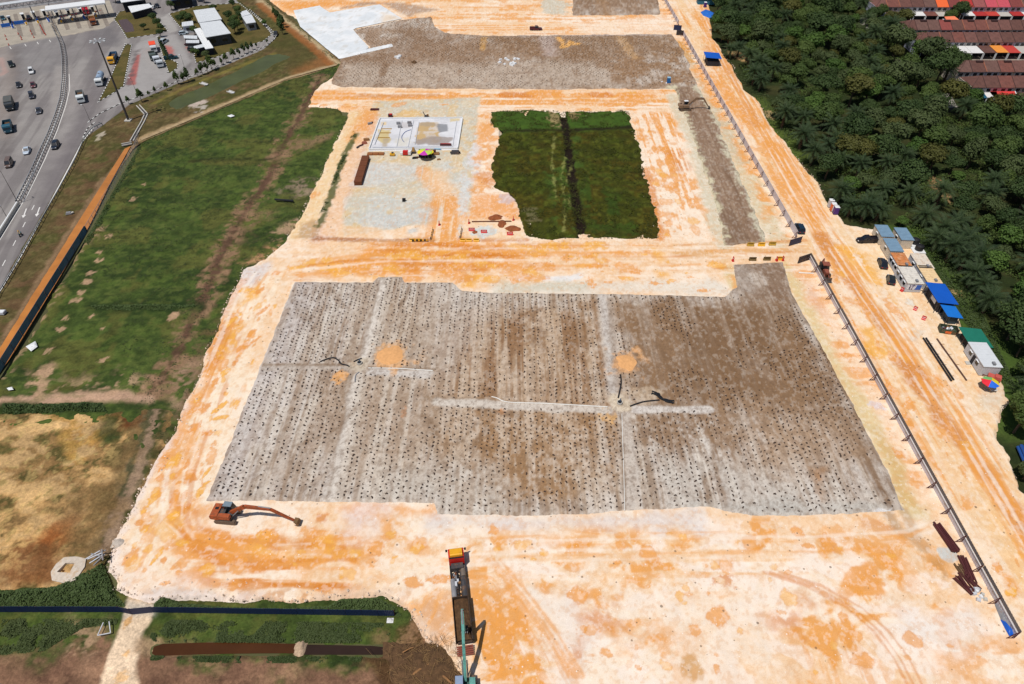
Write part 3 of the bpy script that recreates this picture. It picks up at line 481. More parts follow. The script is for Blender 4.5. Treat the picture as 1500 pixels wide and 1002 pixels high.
def paint_drain(x, y, main=True):
    p = Paint(x, y, C['grey'])
    n1 = fbm(x/16, y/16, 101, 5); n2 = fbm(x/5, y/7, 102, 5); n3 = fbm(x/1.2, y/1.2, 103, 4)
    n3 = fbm(x/.65, y/.9, 103, 4); st = fbm(x/1.7, y/30, 104, 3, .5); per = .5+.5*np.sin(6.2832*(x/3.1+.35*fbm(x/9, y/40, 107, 3))); st2 = fbm(x/.55, y/18, 105, 3); big = fbm(x/22, y/30, 106, 4)
    p.mix(sst(.35, .65, n1)*.5, alb(200, 184, 166)); p.mix(sst(.45, .7, n2)*.45, alb(190, 170, 150))
    p.mix(sst(.46, .62, st)*.5, alb(164, 140, 120)); fs = fbm(x/.7, y/24, 109, 3, .5); p.mix(sst(.56, .68, fs)*.5*sst(.3, .6, n2), alb(136, 110, 90)); p.mix(sst(.6, .74, 1-fs)*.35, alb(218, 210, 202)); p.mix(sst(.62, .95, per)*sst(.3, .6, fbm(x/2, y/14, 108, 4))*.6, alb(150, 122, 98)); p.mix(sst(.56, .7, st2)*.35, alb(220, 213, 206)); p.mix(sst(.6, .72, 1-st2)*.3, alb(150, 128, 108))
    if main:
        B = C['brown']
        warm = [(650, 460), (890, 440), (900, 600), (890, 740), (830, 745), (700, 700), (640, 650)]
        p.poly(warm, alb(190, 156, 120), .6, 8, 5); p.poly([(540, 430), (660, 440), (640, 700), (500, 720)], alb(196, 174, 150), .45, 8, 5)
        p.poly([(650, 470), (880, 450), (890, 590), (700, 600), (650, 560)], alb(150, 112, 78), .9, 4, 4, m=sst(.36, .62, st*.5+fs*.3+n2*.2)); p.poly([(740, 455), (850, 455), (850, 500), (760, 510)], alb(140, 104, 70), .6, 4, 4, m=sst(.35, .6, n2))
        p.poly([(690, 600), (890, 600), (885, 690), (800, 745), (690, 740), (640, 690)], alb(160, 122, 84), .85, 4, 4, m=sst(.34, .62, n2*.3+st*.3+n3*.2+fs*.2))
        p.poly([(905, 440), (1150, 440), (1200, 520), (1180, 610), (1100, 620), (930, 590), (910, 520)], alb(144, 112, 82), .95, 4, 3, m=.68+.32*sst(.25, .65, n2*.35+st*.35+fs*.3)); p.poly([(1000, 440), (1170, 450), (1230, 560), (1290, 690), (1315, 745), (1290, 740), (1240, 640), (1150, 540), (1020, 500)], alb(128, 98, 70), .85, 4, 3, m=.35+.65*sst(.3, .65, st*.4+fs*.4+n2*.2))
        p.poly([(1150, 470), (1200, 520), (1255, 610), (1240, 640), (1150, 600)], alb(146, 114, 84), .8, 4, 3); p.poly([(1000, 445), (1140, 560), (1120, 600), (1000, 560)], alb(122, 92, 64), .5, 6, 5); p.poly([(930, 590), (1160, 600), (1160, 650), (1060, 670), (930, 650)], alb(150, 118, 88), .75, 4, 4, m=sst(.3, .62, n2*.6+n3*.4))
        p.poly([(1080, 600), (1240, 620), (1260, 680), (1170, 700), (1100, 680)], alb(180, 152, 126), .7, 6, 4); p.poly([(1190, 690), (1205, 690), (1215, 745), (1190, 745)], alb(176, 128, 84), .8, 1.5, 1.5, m=sst(.35, .6, n3*.4+st*.6))
        p.poly([(930, 660), (1100, 700), (1280, 740), (1200, 758), (930, 750)], alb(208, 200, 190), .7, 4, 3, m=sst(.3, .6, 1-n2)); p.poly([(1010, 745), (1080, 735), (1290, 735), (1320, 750), (1100, 758)], alb(196, 192, 184), .8, 1.5, 1); p.blob(1291, 749, 16, 3.5, alb(245, 245, 245), .9, rot=.05, soft=.3)
        p.poly([(1072, 386), (1148, 383), (1168, 440), (1100, 440)], alb(138, 110, 88), .8, 3, 2, m=sst(.25, .5, n2)); p.poly([(1074, 392), (1100, 392), (1105, 430), (1085, 430)], alb(185, 172, 160), .7, 2, 1)
        # west part stays pale
        p.poly([(430, 412), (470, 412), (340, 735), (300, 735)], alb(212, 205, 202), .65, 4, 2); p.poly([(620, 415), (720, 428), (700, 500), (640, 560)], alb(206, 196, 186), .45, 4, 3)
        p.poly([(520, 420), (640, 420), (620, 545), (520, 535)], alb(180, 160, 142), .45, 4, 3, m=sst(.35, .6, n2)); p.poly([(400, 600), (620, 580), (600, 680), (380, 700)], alb(184, 164, 146), .5, 5, 4, m=sst(.4, .6, st*.5+n2*.5))
        p.poly([(480, 560), (640, 555), (640, 640), (560, 690), (480, 690)], alb(176, 152, 130), .6, 3, 3, m=sst(.42, .58, st*.6+n2*.4)); p.poly([(560, 690), (720, 680), (740, 750), (560, 738)], alb(214, 208, 198), .5, 4, 3)
        # trench lines, manhole pads and sand heaps
        for off, cc, wd, a in ((0, alb(128, 102, 80), .6, .95), (6, alb(226, 217, 206), 1.3, .95), (14, alb(204, 190, 174), 1.1, .6)):
            p.line([(558+off, 413), (550+off, 450), (541+off, 490), (530+off, 528)], wd, cc, a, .5, .3); p.line([(517+off*1.2, 555), (505+off*1.2, 620), (492+off*1.2, 690), (484+off*1.2, 733)], wd, cc, a*.9, .5, .3)
        p.line([(388, 536), (512, 536)], .45, alb(140, 115, 92), .9, .3, .2); p.line([(390, 540), (512, 541)], .8, alb(196, 184, 172), .7, .5, .2); p.line([(540, 540), (634, 543)], .4, alb(140, 115, 92), .8, .3, .2); p.line([(545, 546), (625, 550)], 1.1, alb(216, 210, 204), .8, .5, .4)
        p.line([(625, 584), (720, 588), (890, 598)], .5, alb(146, 118, 90), .6, .4, .3); p.line([(640, 590), (720, 594), (890, 602)], 1.1, alb(218, 208, 196), .9, .4, .4); p.line([(926, 596), (1040, 596)], .35, alb(150, 124, 98), .8, .3, .2); p.line([(930, 601), (1038, 601)], .95, alb(220, 212, 204), .95, .3, .25)
        p.line([(882, 432), (888, 480), (893, 520), (898, 575)], 1.2, alb(208, 200, 192), .9, .8, .4); p.line([(893, 440), (900, 520), (906, 575)], .8, alb(166, 148, 132), .6, .5, .4); p.line([(913, 605), (920, 660), (926, 750)], 1.3, alb(204, 192, 180), .9, .8, .4); p.line([(909, 605), (915, 745)], .3, alb(130, 105, 82), .7, .3, .2)
        p.blob(527, 535, 14, 11, alb(206, 192, 172), .95, soft=.2, rough=.3); p.blob(907, 591, 17, 13, alb(222, 206, 182), .95, soft=.15, rough=.25); p.blob(940, 580, 26, 12, alb(206, 184, 158), .7); p.blob(882, 580, 12, 14, alb(206, 188, 168), .6)
        p.blob(570, 522, 26, 16, alb(228, 176, 124), .9, soft=.4, rough=.9); p.blob(500, 552, 10, 9, alb(240, 176, 108), .9, rough=.7); p.blob(917, 532, 19, 16, alb(226, 172, 120), .9, soft=.4, rough=.9); p.blob(887, 612, 10, 10, alb(228, 180, 120), .8, rough=.8); p.blob(735, 605, 5, 4, alb(214, 150, 100), .8); p.blob(592, 606, 3, 8, alb(205, 150, 110), .6)
        p.line([(430, 440), (490, 520)], .8, alb(150, 128, 108), .3, .6, .5); p.line([(480, 412), (500, 450)], .8, alb(160, 138, 118), .6, .5, .5)
        for sx, sy, ex, ey in ((470, 430, 455, 470), (600, 420, 585, 452), (700, 620, 668, 650), (720, 610, 690, 660), (760, 610, 700, 600), (1090, 430, 1110, 470), (1200, 500, 1260, 610), (1215, 500, 1275, 610), (960, 500, 1000, 590), (990, 480, 1030, 590), (1010, 470, 1060, 590), (620, 610, 640, 640), (430, 655, 470, 640), (520, 600, 480, 640)):
            p.line([(sx, sy), ((sx+ex)/2+3, (sy+ey)/2), (ex, ey)], .5, alb(132, 104, 78), .55, .5, .4)
    else:
        p.mix(sst(.2, .6, n2)*.7+.2, alb(166, 138, 114)); p.mix(sst(.4, .65, big)*.55, alb(140, 110, 84))
        p.poly([(500, 95), (700, 90), (900, 92), (900, 131), (500, 130)], alb(196, 178, 160), .8, 6, 4, m=sst(.3, .6, 1-n2*.5-st*.5+.2)); p.poly([(720, 54), (985, 52), (1000, 80), (900, 90), (720, 84)], alb(146, 112, 80), .7, 5, 3); p.poly([(880, 95), (1000, 70), (1022, 128), (900, 120)], alb(152, 116, 82), .75, 4, 3, m=sst(.3, .5, n2))
        p.poly([(540, 78), (720, 60), (720, 95), (560, 95)], alb(152, 122, 96), .7, 5, 3); p.line([(800, 55), (806, 80)], 3, alb(190, 170, 160), .8, 2, 1); p.line([(818, 56), (824, 62), (824, 70), (832, 68), (835, 62), (842, 66), (850, 64)], .9, alb(240, 180, 100), .9, .6, .6); p.line([(903, 50), (918, 70), (930, 85)], 2, alb(200, 160, 115), .7, 1, 1); p.line([(706, 52), (985, 51)], 1.2, alb(200, 184, 176), .8, 1, 1); p.line([(709, 56), (707, 74)], 1.2, alb(210, 160, 90), .7)
        p.line([(980, 150), (1000, 160), (1050, 330), (1050, 360)], 1.5, alb(205, 195, 170), .6, 2, 1); p.poly(STRIP, alb(146, 118, 96), .92, 1, 1); p.poly(STRIP, alb(120, 94, 74), .5, 2, 2, m=sst(.45, .65, st)); p.poly(STRIP, alb(172, 148, 126), .5, 2, 2, m=sst(.5, .7, st2)); p.line([(1024, 128), (1048, 165), (1077, 235), (1100, 285), (1128, 356)], 2.0, alb(212, 204, 178), .95, .8, 1.6, sc=1.6); p.line([(983, 128), (998, 168), (1016, 215), (1044, 300), (1058, 361)], 1.6, alb(216, 206, 174), .95, .8, 1.4, sc=1.6); p.poly([(870, 0), (890, 0), (905, 25), (880, 25)], alb(170, 130, 90), .5, 2, 1)
        p.line([(800, 105), (720, 110), (740, 90), (790, 108)], .8, alb(140, 112, 90), .4, .6, .5)
    p.mix(sst(.55, .8, n3)*.32, alb(128, 102, 80)); p.mix(sst(.58, .8, 1-n3)*.24, alb(218, 208, 196)); ng = fbm(x/.4, y/.4, 113, 3); p.mix(sst(.62, .85, ng)*.35, alb(112, 88, 70))
    return p.c

Gd, Gm, Gl, Gy = alb(50, 66, 30), alb(68, 84, 38), alb(84, 102, 44), alb(102, 98, 50)
def grassbase(x, y, s=0):
    p = Paint(x, y, Gm)
    n1 = fbm(x/22, y/14, 201+s, 5); n2 = fbm(x/6, y/4, 202+s, 5); n3 = fbm(x/1.6, y/1.2, 203+s, 4)
    p.mix(sst(.35, .65, n1)*.8, Gd); p.mix(sst(.48, .7, n2)*.6, Gl); p.mix(sst(.52, .7, fbm(x/9, y/9, 204+s, 5))*.6, Gy); p.mix(sst(.55, .75, n3)*.45, alb(40, 54, 24)); p.mix(sst(.6, .8, 1-n3)*.35, alb(98, 110, 52))
    return p, n1, n2, n3
def paint_grass(x, y):
    p, n1, n2, n3 = grassbase(x, y)
    soil, soilp, dk = alb(150, 118, 92), alb(190, 155, 125), alb(96, 70, 56)
    tr = [(472, 108), (455, 140), (430, 185), (408, 220), (395, 255), (372, 290), (345, 330), (322, 375), (300, 430), (280, 470), (262, 510), (240, 548), (210, 585)]
    m = sst(.32, .58, n2*.5+n3*.5)
    p.line(tr, 2.6, soil, .9, 1.4, 2.2, sc=2.5, m=m); p.line(tr, 1.0, dk, .9, .7, .8)
    p.poly([(400, 230), (440, 205), (500, 190), (480, 200), (430, 225), (405, 255)], soil, .7, 1.5, 2, m=m); p.poly([(410, 275), (440, 258), (470, 262), (440, 290)], alb(170, 145, 125), .7, 2, 2.5, m=m); p.poly([(385, 350), (432, 318), (440, 330), (400, 362)], soilp, .8, 1.5, 1.5, m=m); p.poly([(355, 385), (400, 350), (430, 345), (395, 385)], alb(214, 160, 120), .8, 1.5, 1.5, m=m)
    p.poly([(320, 340), (380, 300), (395, 310), (340, 370)], soil, .5, 3, 3, m=m); p.poly([(215, 545), (260, 500), (290, 510), (270, 580), (215, 585)], soil, .85, 2, 2, m=m); p.poly([(260, 540), (300, 520), (290, 560), (262, 600)], alb(176, 146, 120), .75, 2, 2, m=m)
    p.line([(0, 588), (90, 583), (180, 578), (215, 585)], 1.3, alb(196, 160, 134), .95, .8, .6); p.poly([(30, 545), (70, 535), (60, 580), (30, 585)], soilp, .8, 1.5, 2, m=m); p.poly([(130, 570), (170, 562), (200, 575), (150, 582)], soilp, .7, 1, 1.5, m=m); p.poly([(0, 560), (220, 540), (220, 580), (0, 588)], soilp, .65, 2, 2.5, m=sst(.52, .64, n3*.5+n2*.5))
    p.poly([(0, 590), (150, 588), (240, 585), (240, 602), (150, 604), (0, 606)], Gd, .9, 1, 1); p.line([(130, 448), (290, 448)], 1.6, alb(36, 54, 24), .9, 1.2, .8); p.line([(280, 234), (396, 232)], 1.2, alb(46, 50, 24), .9, .8, .6); p.line([(300, 237), (396, 238)], 1.2, Gy, .6, 1, .8)
    p.line([(4, 548), (60, 455), (110, 370), (150, 330)], 1.2, soilp, .6, .8, 1.2, m=sst(.4, .6, n3))
    for bx, by, r_ in ((146, 368, 4), (142, 380, 5), (133, 398, 5), (127, 411, 6), (117, 427, 6), (110, 438, 6), (95, 465, 4), (88, 480, 6), (134, 460, 5), (255, 460, 8), (158, 345, 4), (60, 545, 12), (150, 478, 4), (68, 512, 6), (150, 525, 6), (40, 508, 3), (195, 290, 4), (210, 268, 3)):
        p.blob(bx, by, r_, r_*.6, soilp, .85, rough=.9, seed=bx)
    p.line([(505, 165), (492, 198), (470, 240)], .8, Gl, .5)
    # edge of the east side by the haul road
    p.line([(318, 470), (290, 520), (262, 600), (212, 690)], 1.5, alb(120, 95, 70), .5, 1.5, 1.5, m=m)
    p.mix(sst(.6, .8, fbm(x/2.5, y/1.2, 252, 4))*.3, alb(104, 112, 56))
    return p.c
def paint_bare(x, y):
    p = Paint(x, y, alb(156, 122, 78)); n1 = fbm(x/14, y/10, 301, 5); n2 = fbm(x/4, y/3, 302, 5); n3 = fbm(x/1.1, y/1.0, 303, 4)
    p.mix(sst(.35, .62, n1), alb(206, 164, 108)); p.mix(sst(.5, .7, n2)*.7, alb(118, 92, 56)); p.mix(sst(.55, .7, 1-n2)*.5, alb(220, 184, 132)); p.mix(sst(.5, .64, n2*.5+n3*.5)*.8, alb(82, 80, 42)); p.mix(sst(.62, .78, n3)*.4, alb(225, 190, 125))
    p.poly([(80, 612), (135, 606), (150, 640), (100, 670), (88, 640)], alb(222, 168, 90), .8, 3, 3, m=sst(.3, .6, n2)); p.poly([(165, 606), (220, 600), (212, 622), (175, 630)], alb(106, 62, 32), .95, 1, 1.2); p.poly([(150, 612), (175, 606), (170, 640), (150, 650)], Gd, .8, 1, 1.5); p.poly([(150, 640), (190, 630), (170, 646), (155, 650)], Gd, .8, 1, 1)
    p.poly([(0, 620), (90, 610), (90, 660), (0, 680)], alb(96, 94, 50), .6, 4, 4, m=sst(.4, .6, n2)); p.poly([(0, 815), (60, 780), (95, 770), (90, 800), (75, 850), (0, 862)], alb(128, 80, 46), .85, 2, 2); p.poly([(55, 775), (100, 768), (95, 790), (60, 800)], alb(176, 104, 52), .7, 2, 2); p.poly([(0, 740), (60, 765), (40, 820), (0, 835)], alb(214, 172, 112), .7, 3, 2, m=sst(.4, .6, n3)); p.poly([(100, 720), (170, 690), (160, 790), (110, 800)], alb(134, 106, 70), .6, 3, 3)
    rd = [(228, 598), (214, 640), (200, 680), (184, 722), (168, 770), (152, 806)]; p.line(rd, 3.2, alb(112, 92, 60), .8, 1.5, 1.5); p.line([(a+9, b) for a, b in rd], 1.3, Gd, .8, .8, 1.1, sc=2); p.line(rd, 1.2, alb(158, 132, 108), .95, .6, .9, sc=1.5); p.line([(a-7, b) for a, b in rd[:4]], .5, Gd, .75, .4, .7, sc=1.5); p.poly([(150, 690), (190, 640), (205, 640), (150, 790), (110, 800), (120, 740)], alb(128, 100, 62), .6, 4, 4, m=sst(.3, .6, n2))
    return p.c
def paint_verge(x, y):
    p = Paint(x, y, alb(94, 82, 50)); n1 = fbm(x/16, y/10, 351, 5); n2 = fbm(x/4, y/4, 352, 5); n3 = fbm(x/1.2, y/1.2, 353, 4)
    p.mix(sst(.4, .62, n1)*.85, alb(82, 82, 42)); p.mix(sst(.52, .7, n2)*.6, alb(110, 86, 60)); p.mix(sst(.6, .8, n3)*.4, alb(128, 116, 76)); p.mix(sst(.6, .78, 1-n3)*.4, alb(62, 60, 32))
    p.line([(180, 210), (150, 260), (90, 370), (20, 480), (-30, 560)], 5, alb(108, 80, 58), .5, 3, 3, m=sst(.4, .6, n2)); p.poly([(430, 100), (480, 75), (495, 92), (430, 112)], alb(142, 98, 58), .85, 3, 2); p.poly([(400, 30), (440, 50), (470, 80), (430, 100), (400, 70)], alb(82, 78, 40), .7, 4, 3)
    p.line([(205, 203), (300, 164), (420, 114), (494, 94)], 1.6, alb(176, 150, 112), .9, 1, .8); p.line([(210, 207), (300, 169), (420, 119), (490, 98)], .6, alb(60, 56, 34), .8, .5, .5); p.line([(494, 94), (470, 72), (440, 48), (412, 26), (380, 0)], 1.8, alb(200, 178, 140), .9, 1, .6); p.line([(488, 97), (464, 74), (434, 50), (402, 24), (380, 5)], 1.9, alb(150, 96, 52), .9, .8, .5)
    p.line([(195, 212), (150, 265), (95, 350), (40, 440), (-20, 540)], 1.0, alb(150, 122, 92), .9, .6, .5, m=None)
    p.blob(286, 151, 12, 5, alb(196, 180, 168), .9, rough=.8); p.blob(297, 157, 7, 5, alb(200, 190, 180), .8, rough=.9); p.blob(149, 196, 5, 3, alb(190, 178, 160), .9); p.blob(144, 203, 4, 2, alb(184, 172, 150), .9)
    p.line([(225, 150), (270, 128), (340, 100), (400, 78)], 1.0, alb(140, 128, 62), .5, .6, .6)
    return p.c
def paint_soil(x, y):
    p, n1, n2, n3 = grassbase(x, y, 40)
    s1, s2 = alb(142, 106, 84), alb(196, 160, 128)
    m = sst(.36, .5, n2*.5+n3*.5)
    p.poly([(-200, 975), (60, 960), (130, 930), (215, 960), (330, 962), (460, 972), (540, 985), (660, 960), (700, 1100), (-200, 1100)], s1, .95, 2, 3, sc=3); p.poly([(-200, 975), (60, 960), (130, 930), (215, 960), (330, 962), (460, 972), (600, 985), (700, 1100), (-200, 1100)], alb(170, 132, 104), .6, 3, 3, m=sst(.45, .65, n2)); p.poly([(-200, 975), (700, 975), (700, 1100), (-200, 1100)], alb(108, 78, 62), .6, 3, 3, m=sst(.5, .7, n3))
    p.poly([(-10, 905), (60, 905), (50, 960), (-10, 950)], Gl, .5, 3, 2); p.poly([(95, 905), (140, 912), (130, 950), (95, 935)], s2, .75, 2, 2, m=m)
    p.poly([(186, 870), (226, 876), (222, 905), (205, 930), (200, 960), (194, 1100), (120, 1100), (145, 990), (165, 940), (180, 905)], alb(244, 216, 184), .97, .35, .5); p.poly([(186, 880), (226, 880), (226, 900), (184, 898)], alb(205, 200, 190), .7, 1, .6); p.blob(185, 910, 5, 9, alb(236, 180, 112), .8, rot=-.2); p.blob(176, 990, 8, 8, alb(240, 190, 130), .7); p.blob(183, 955, 4, 5, alb(236, 180, 112), .7)
    p.poly([(203, 935), (226, 935), (222, 952), (200, 950)], s2, .9, 1, 1)
    p.poly([(540, 965), (600, 925), (690, 930), (700, 1100), (540, 1100)], alb(92, 66, 42), .95, 2, 2.5); p.poly([(560, 925), (640, 920), (640, 950), (570, 950)], alb(168, 128, 98), .8, 2, 2, m=m); p.poly([(575, 945), (690, 935), (700, 1010), (600, 1010)], alb(120, 90, 50), .7, 2, 2, m=sst(.5, .65, n3)); p.poly([(225, 902), (560, 905), (580, 935), (220, 935)], Gl, .35, 3, 2)
    p.poly([(60, 820), (150, 800), (160, 850), (100, 860)], Gm, .6, 2, 2)
    return p.c
def paint_forest(x, y):
    p, n1, n2, n3 = grassbase(x, y, 80)
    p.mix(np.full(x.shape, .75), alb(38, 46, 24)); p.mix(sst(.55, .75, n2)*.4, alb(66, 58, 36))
    p.line([(1330, 345), (1380, 400), (1405, 460), (1450, 505), (1480, 570), (1500, 620)], 5, alb(74, 96, 40), .9, 3, 2); p.blob(1406, 430, 14, 8, alb(190, 158, 112), .8, rough=.7); p.blob(1430, 490, 9, 7, alb(178, 146, 108), .8, rough=.8); p.line([(1110, 145), (1135, 185), (1170, 228)], 3.5, alb(88, 104, 44), .9, 2, 1.5); p.blob(1125, 165, 10, 5, alb(190, 158, 115), .8, rough=.8); p.blob(1170, 245, 12, 4, alb(120, 90, 66), .8); p.line([(1090, 85), (1075, 75)], 2.5, alb(200, 160, 110), .7)
    p.blob(1370, 265, 9, 18, alb(150, 118, 84), .9, rough=.7); p.blob(1385, 285, 5, 8, alb(160, 130, 90), .8); p.poly([(1383, 138), (1392, 136), (1402, 156), (1386, 158)], alb(166, 158, 150), .95, 1, .5); p.poly([(1318, 86), (1352, 92), (1340, 104), (1320, 96)], alb(180, 170, 158), .8, 1.5, 1)
    return p.c
def paint_plot(x, y):
    p = Paint(x, y, alb(66, 70, 16)); n1 = fbm(x/10, y/10, 401, 5); n2 = fbm(x/3.5, y/4, 402, 5); n3 = fbm(x/1.2, y/1.4, 403, 4)
    p.mix(sst(.35, .65, n1)*.8, alb(78, 68, 18)); p.mix(sst(.45, .65, n2)*.6, alb(68, 80, 22)); p.mix(sst(.5, .7, n3)*.45, alb(46, 46, 12)); p.mix(sst(.66, .84, 1-n3)*.35, alb(104, 108, 40))
    p.poly([(716, 162), (930, 160), (935, 190), (730, 195)], alb(64, 94, 32), .8, 2, 1.5); p.poly([(850, 250), (960, 330), (967, 350), (855, 350)], alb(50, 76, 24), .6, 4, 4, m=sst(.4, .6, n2)); p.poly([(800, 255), (845, 200), (850, 345), (815, 345)], alb(72, 98, 38), .7, 2, 2, m=sst(.35, .6, n2)); p.blob(815, 175, 9, 11, alb(156, 136, 96), .85, rough=.8); p.blob(840, 170, 7, 4, alb(160, 136, 96), .8, rough=.8); p.blob(780, 315, 9, 10, alb(120, 112, 80), .6, rough=.9)
    p.line([(824, 163), (829, 188), (834, 225), (838, 260), (844, 300), (850, 330), (853, 354)], 1.15, alb(34, 24, 18), .98, .35, .6, sc=2); p.line([(735, 192), (828, 192), (925, 188)], .9, alb(40, 34, 18), .85, .6, .5); p.line([(845, 190), (925, 186)], .6, alb(36, 30, 18), .7, .5, .5)
    for pts in ([(828, 230), (822, 260), (828, 300), (826, 340)], [(812, 200), (808, 240), (815, 290)], [(838, 240), (830, 262), (835, 310)]): p.line(pts, .25, alb(150, 150, 84), .6, .3, .6, sc=1.5)
    return p.c
def paint_road(x, y):
    p = Paint(x, y, alb(150, 145, 142)); n1 = fbm(x/20, y/30, 451, 4); st = fbm(x/2.2+y/9, y/45, 452, 4)
    p.mix(sst(.4, .65, n1)*.6, alb(128, 122, 122)); p.mix(sst(.5, .68, st)*.5, alb(112, 106, 106))
    p.poly([(-80, 45), (20, 65), (150, 42), (170, 25), (150, 2), (40, 12), (-80, 20)], alb(190, 178, 160), .95, .6, .3); p.poly([(20, 60), (88, 45), (100, 100), (30, 115), (15, 90)], alb(132, 128, 128), .6, 2, 1.5); p.poly([(80, 96), (104, 96), (92, 170), (72, 200), (75, 140)], alb(160, 154, 150), .7, 1, .5); p.poly([(96, 104), (120, 95), (118, 150), (100, 220), (80, 240), (92, 170)], alb(156, 150, 147), .6, 2, 1)
    p.poly([(128, 44), (160, 40), (180, 60), (172, 68), (155, 68)], alb(112, 108, 110), .6, 1.5, 1); p.line([(130, 40), (140, 80), (138, 130), (118, 180), (80, 260), (30, 350)], 2.2, alb(110, 103, 105), .6, 2.5, 1); p.line([(20, 70), (22, 120), (15, 170), (5, 230)], 2, alb(108, 100, 98), .6, 2, 1); p.line([(0, 60), (10, 110), (0, 200)], 2.5, alb(152, 140, 132), .5, 2, 1)
    p.poly([(150, 160), (200, 64), (230, 52), (260, 50), (280, 90), (240, 120), (190, 150)], alb(164, 160, 158), .85, 1, .5); p.poly([(206, 79), (200, 79), (184, 124), (198, 123)], alb(172, 96, 90), .95, .3, .2); p.poly([(202, 72), (196, 76), (183, 124), (190, 124)], alb(96, 88, 88), .75, 1, 1.4, sc=2); p.poly([(240, 66), (251, 68), (257, 82), (244, 84)], alb(180, 96, 88), .85, .6, .8); p.poly([(272, 68), (285, 68), (284, 76), (277, 75)], alb(180, 96, 88), .85, .6, .5)
    p.poly([(232, 28), (246, 20), (262, 44), (248, 48)], alb(172, 168, 164), .8, 1, .4); p.line([(410, 56), (400, 46), (370, 18), (340, 0)], 2, alb(160, 158, 158), .6, 1, .4); p.line([(345, 5), (380, 30)], 1.4, alb(200, 185, 150), .7, .6, .4)
    p.line([(0, 85), (8, 105), (0, 110)], 1, alb(190, 150, 140), .5, .6, .4)
    return p.c
def flat(c, a=.2, sc=4, c2=None):
    def f(x, y):
        p = Paint(x, y, c); n = fbm(x/sc, y/sc, 700, 5); p.mix(sst(.35, .7, n)*a*2, c2 or tuple(np.array(c)*.7)); return p.c
    return f

# base sheet to the horizon
def far_ground():
    mb = MB(); s = 9000
    mb.quad((-s, -s, -.85), (s, -s, -.85), (s, s, -.85), (-s, s, -.85))
    m = mat('far_ground', (92, 92, 58), rough=1, amt=.45, sc=.012)
    tag(mb.build('ground', m), kind='structure')
far_ground()
GRASSP = [(505, 88), (520, 100), (500, 165), (520, 165), (480, 250), (440, 330), (400, 380), (360, 400), (330, 470), (305, 520), (290, 560), (260, 620), (215, 700), (180, 620), (-260, 640), (-260, 700), (0, 547), (70, 440), (130, 342), (205, 205), (300, 165), (420, 115)]
zone('grass_field', GRASSP, -.42, paint_grass, M_GRASS, step=1.9, edge=1.0, drop=.5, dropw=1.2, relief=.22, rsc=3)
zone('bare_ground', [(-260, 612), (0, 602), (150, 600), (245, 596), (262, 600), (215, 700), (160, 800), (150, 825), (120, 850), (80, 862), (-260, 875)], -.30, paint_bare, M_SOIL, step=2.0, edge=.8, drop=.4, dropw=1, relief=.16, rsc=2)
zone('canal_bank_ground', [(-300, 862), (80, 852), (120, 842), (150, 822), (172, 860), (222, 872), (370, 876), (480, 876), (556, 866), (600, 890), (640, 950), (720, 1000), (740, 1130), (-300, 1130)], -.50, paint_soil, M_SOIL, step=1.9, edge=.7, drop=.4, dropw=.8, relief=.12, rsc=2.2, hfun=lambda X, Y: -.42*(1-sst(.7, 1.8, dline(WP([(226, 948), (300, 946), (435, 947), (500, 948.5), (570, 950)]), X, Y))))
VERGE = [(-260, 740), (-130, 620), (-8, 414), (24, 362), (100, 230), (118, 196), (148, 178), (190, 146), (252, 120), (330, 90), (384, 66), (402, 48), (388, 28), (362, 10), (340, -8), (385, -5), (398, 2), (442, 38), (506, 90), (420, 118), (300, 168), (206, 208), (194, 216), (-120, 700)]
PONDP = [(247, 151), (258, 142), (300, 125), (345, 104), (390, 80), (408, 78), (424, 82), (400, 92), (385, 102), (345, 120), (320, 133), (290, 146), (258, 158)]
zone('grass_verge', VERGE, -.26, paint_verge, M_GRASS, step=1.9, edge=.3, drop=.1, dropw=.8, relief=.08, rsc=3, hfun=lambda X, Y: -.42*(1-sst(.3, 2.4, sdf(WP(PONDP), X, Y)+1.0))-.4*(1-sst(1.3, 2.4, dline(WP([(187, 214), (150, 275), (120, 326), (104, 356), (64, 421), (15, 502), (-37, 577), (-215, 800)]), X, Y))))
ROAD = [(-240, 760), (0, 422), (30, 368), (70, 300), (105, 235), (122, 202), (150, 184), (190, 152), (250, 126), (330, 95), (386, 72), (404, 54), (390, 34), (350, 4), (330, -20), (150, -34), (-300, -34)]
zone('highway_asphalt', ROAD, -.12, paint_road, M_ROAD, step=2.0, edge=.05, drop=.25, dropw=.3, relief=0.0)
FOREST = [(1020, -60), (1036, 0), (1040, 54), (1056, 78), (1090, 132), (1125, 182), (1160, 226), (1212, 300), (1240, 330), (1330, 350), (1400, 460), (1440, 510), (1460, 560), (1478, 590), (1455, 640), (1490, 720), (1560, 770), (1900, 770), (1900, -60)]
zone('forest_floor', FOREST, -.55, paint_forest, M_GRASS, step=2.6, edge=1.0, drop=.3, dropw=1, relief=.25, rsc=4)
VILL = [(1262, -60), (1268, 20), (1330, 35), (1330, 62), (1386, 78), (1400, 100), (1405, 130), (1440, 150), (1800, 160), (1800, -60)]
zone('village_ground', VILL, -.2, flat(alb(165, 155, 142), .35, 6, alb(120, 110, 98)), M_SOIL, step=2.6, edge=.4, drop=.3, dropw=.5, relief=.02)
zone('sandy_platform', SAND, 0.0, paint_sand, M_SAND, step=1.5, edge=.75, esc=2.5, drop=.9, dropw=1.1, relief=.04, rsc=2.5, holes=(
    [(444, 430), (660, 430), (690, 445), (1060, 450), (1140, 450), (1285, 712), (660, 722), (640, 715), (330, 712)], [(520, 100), (640, 60), (980, 64), (1000, 122), (520, 122)], [(735, 172), (915, 172), (955, 340), (785, 340), (735, 260)]))
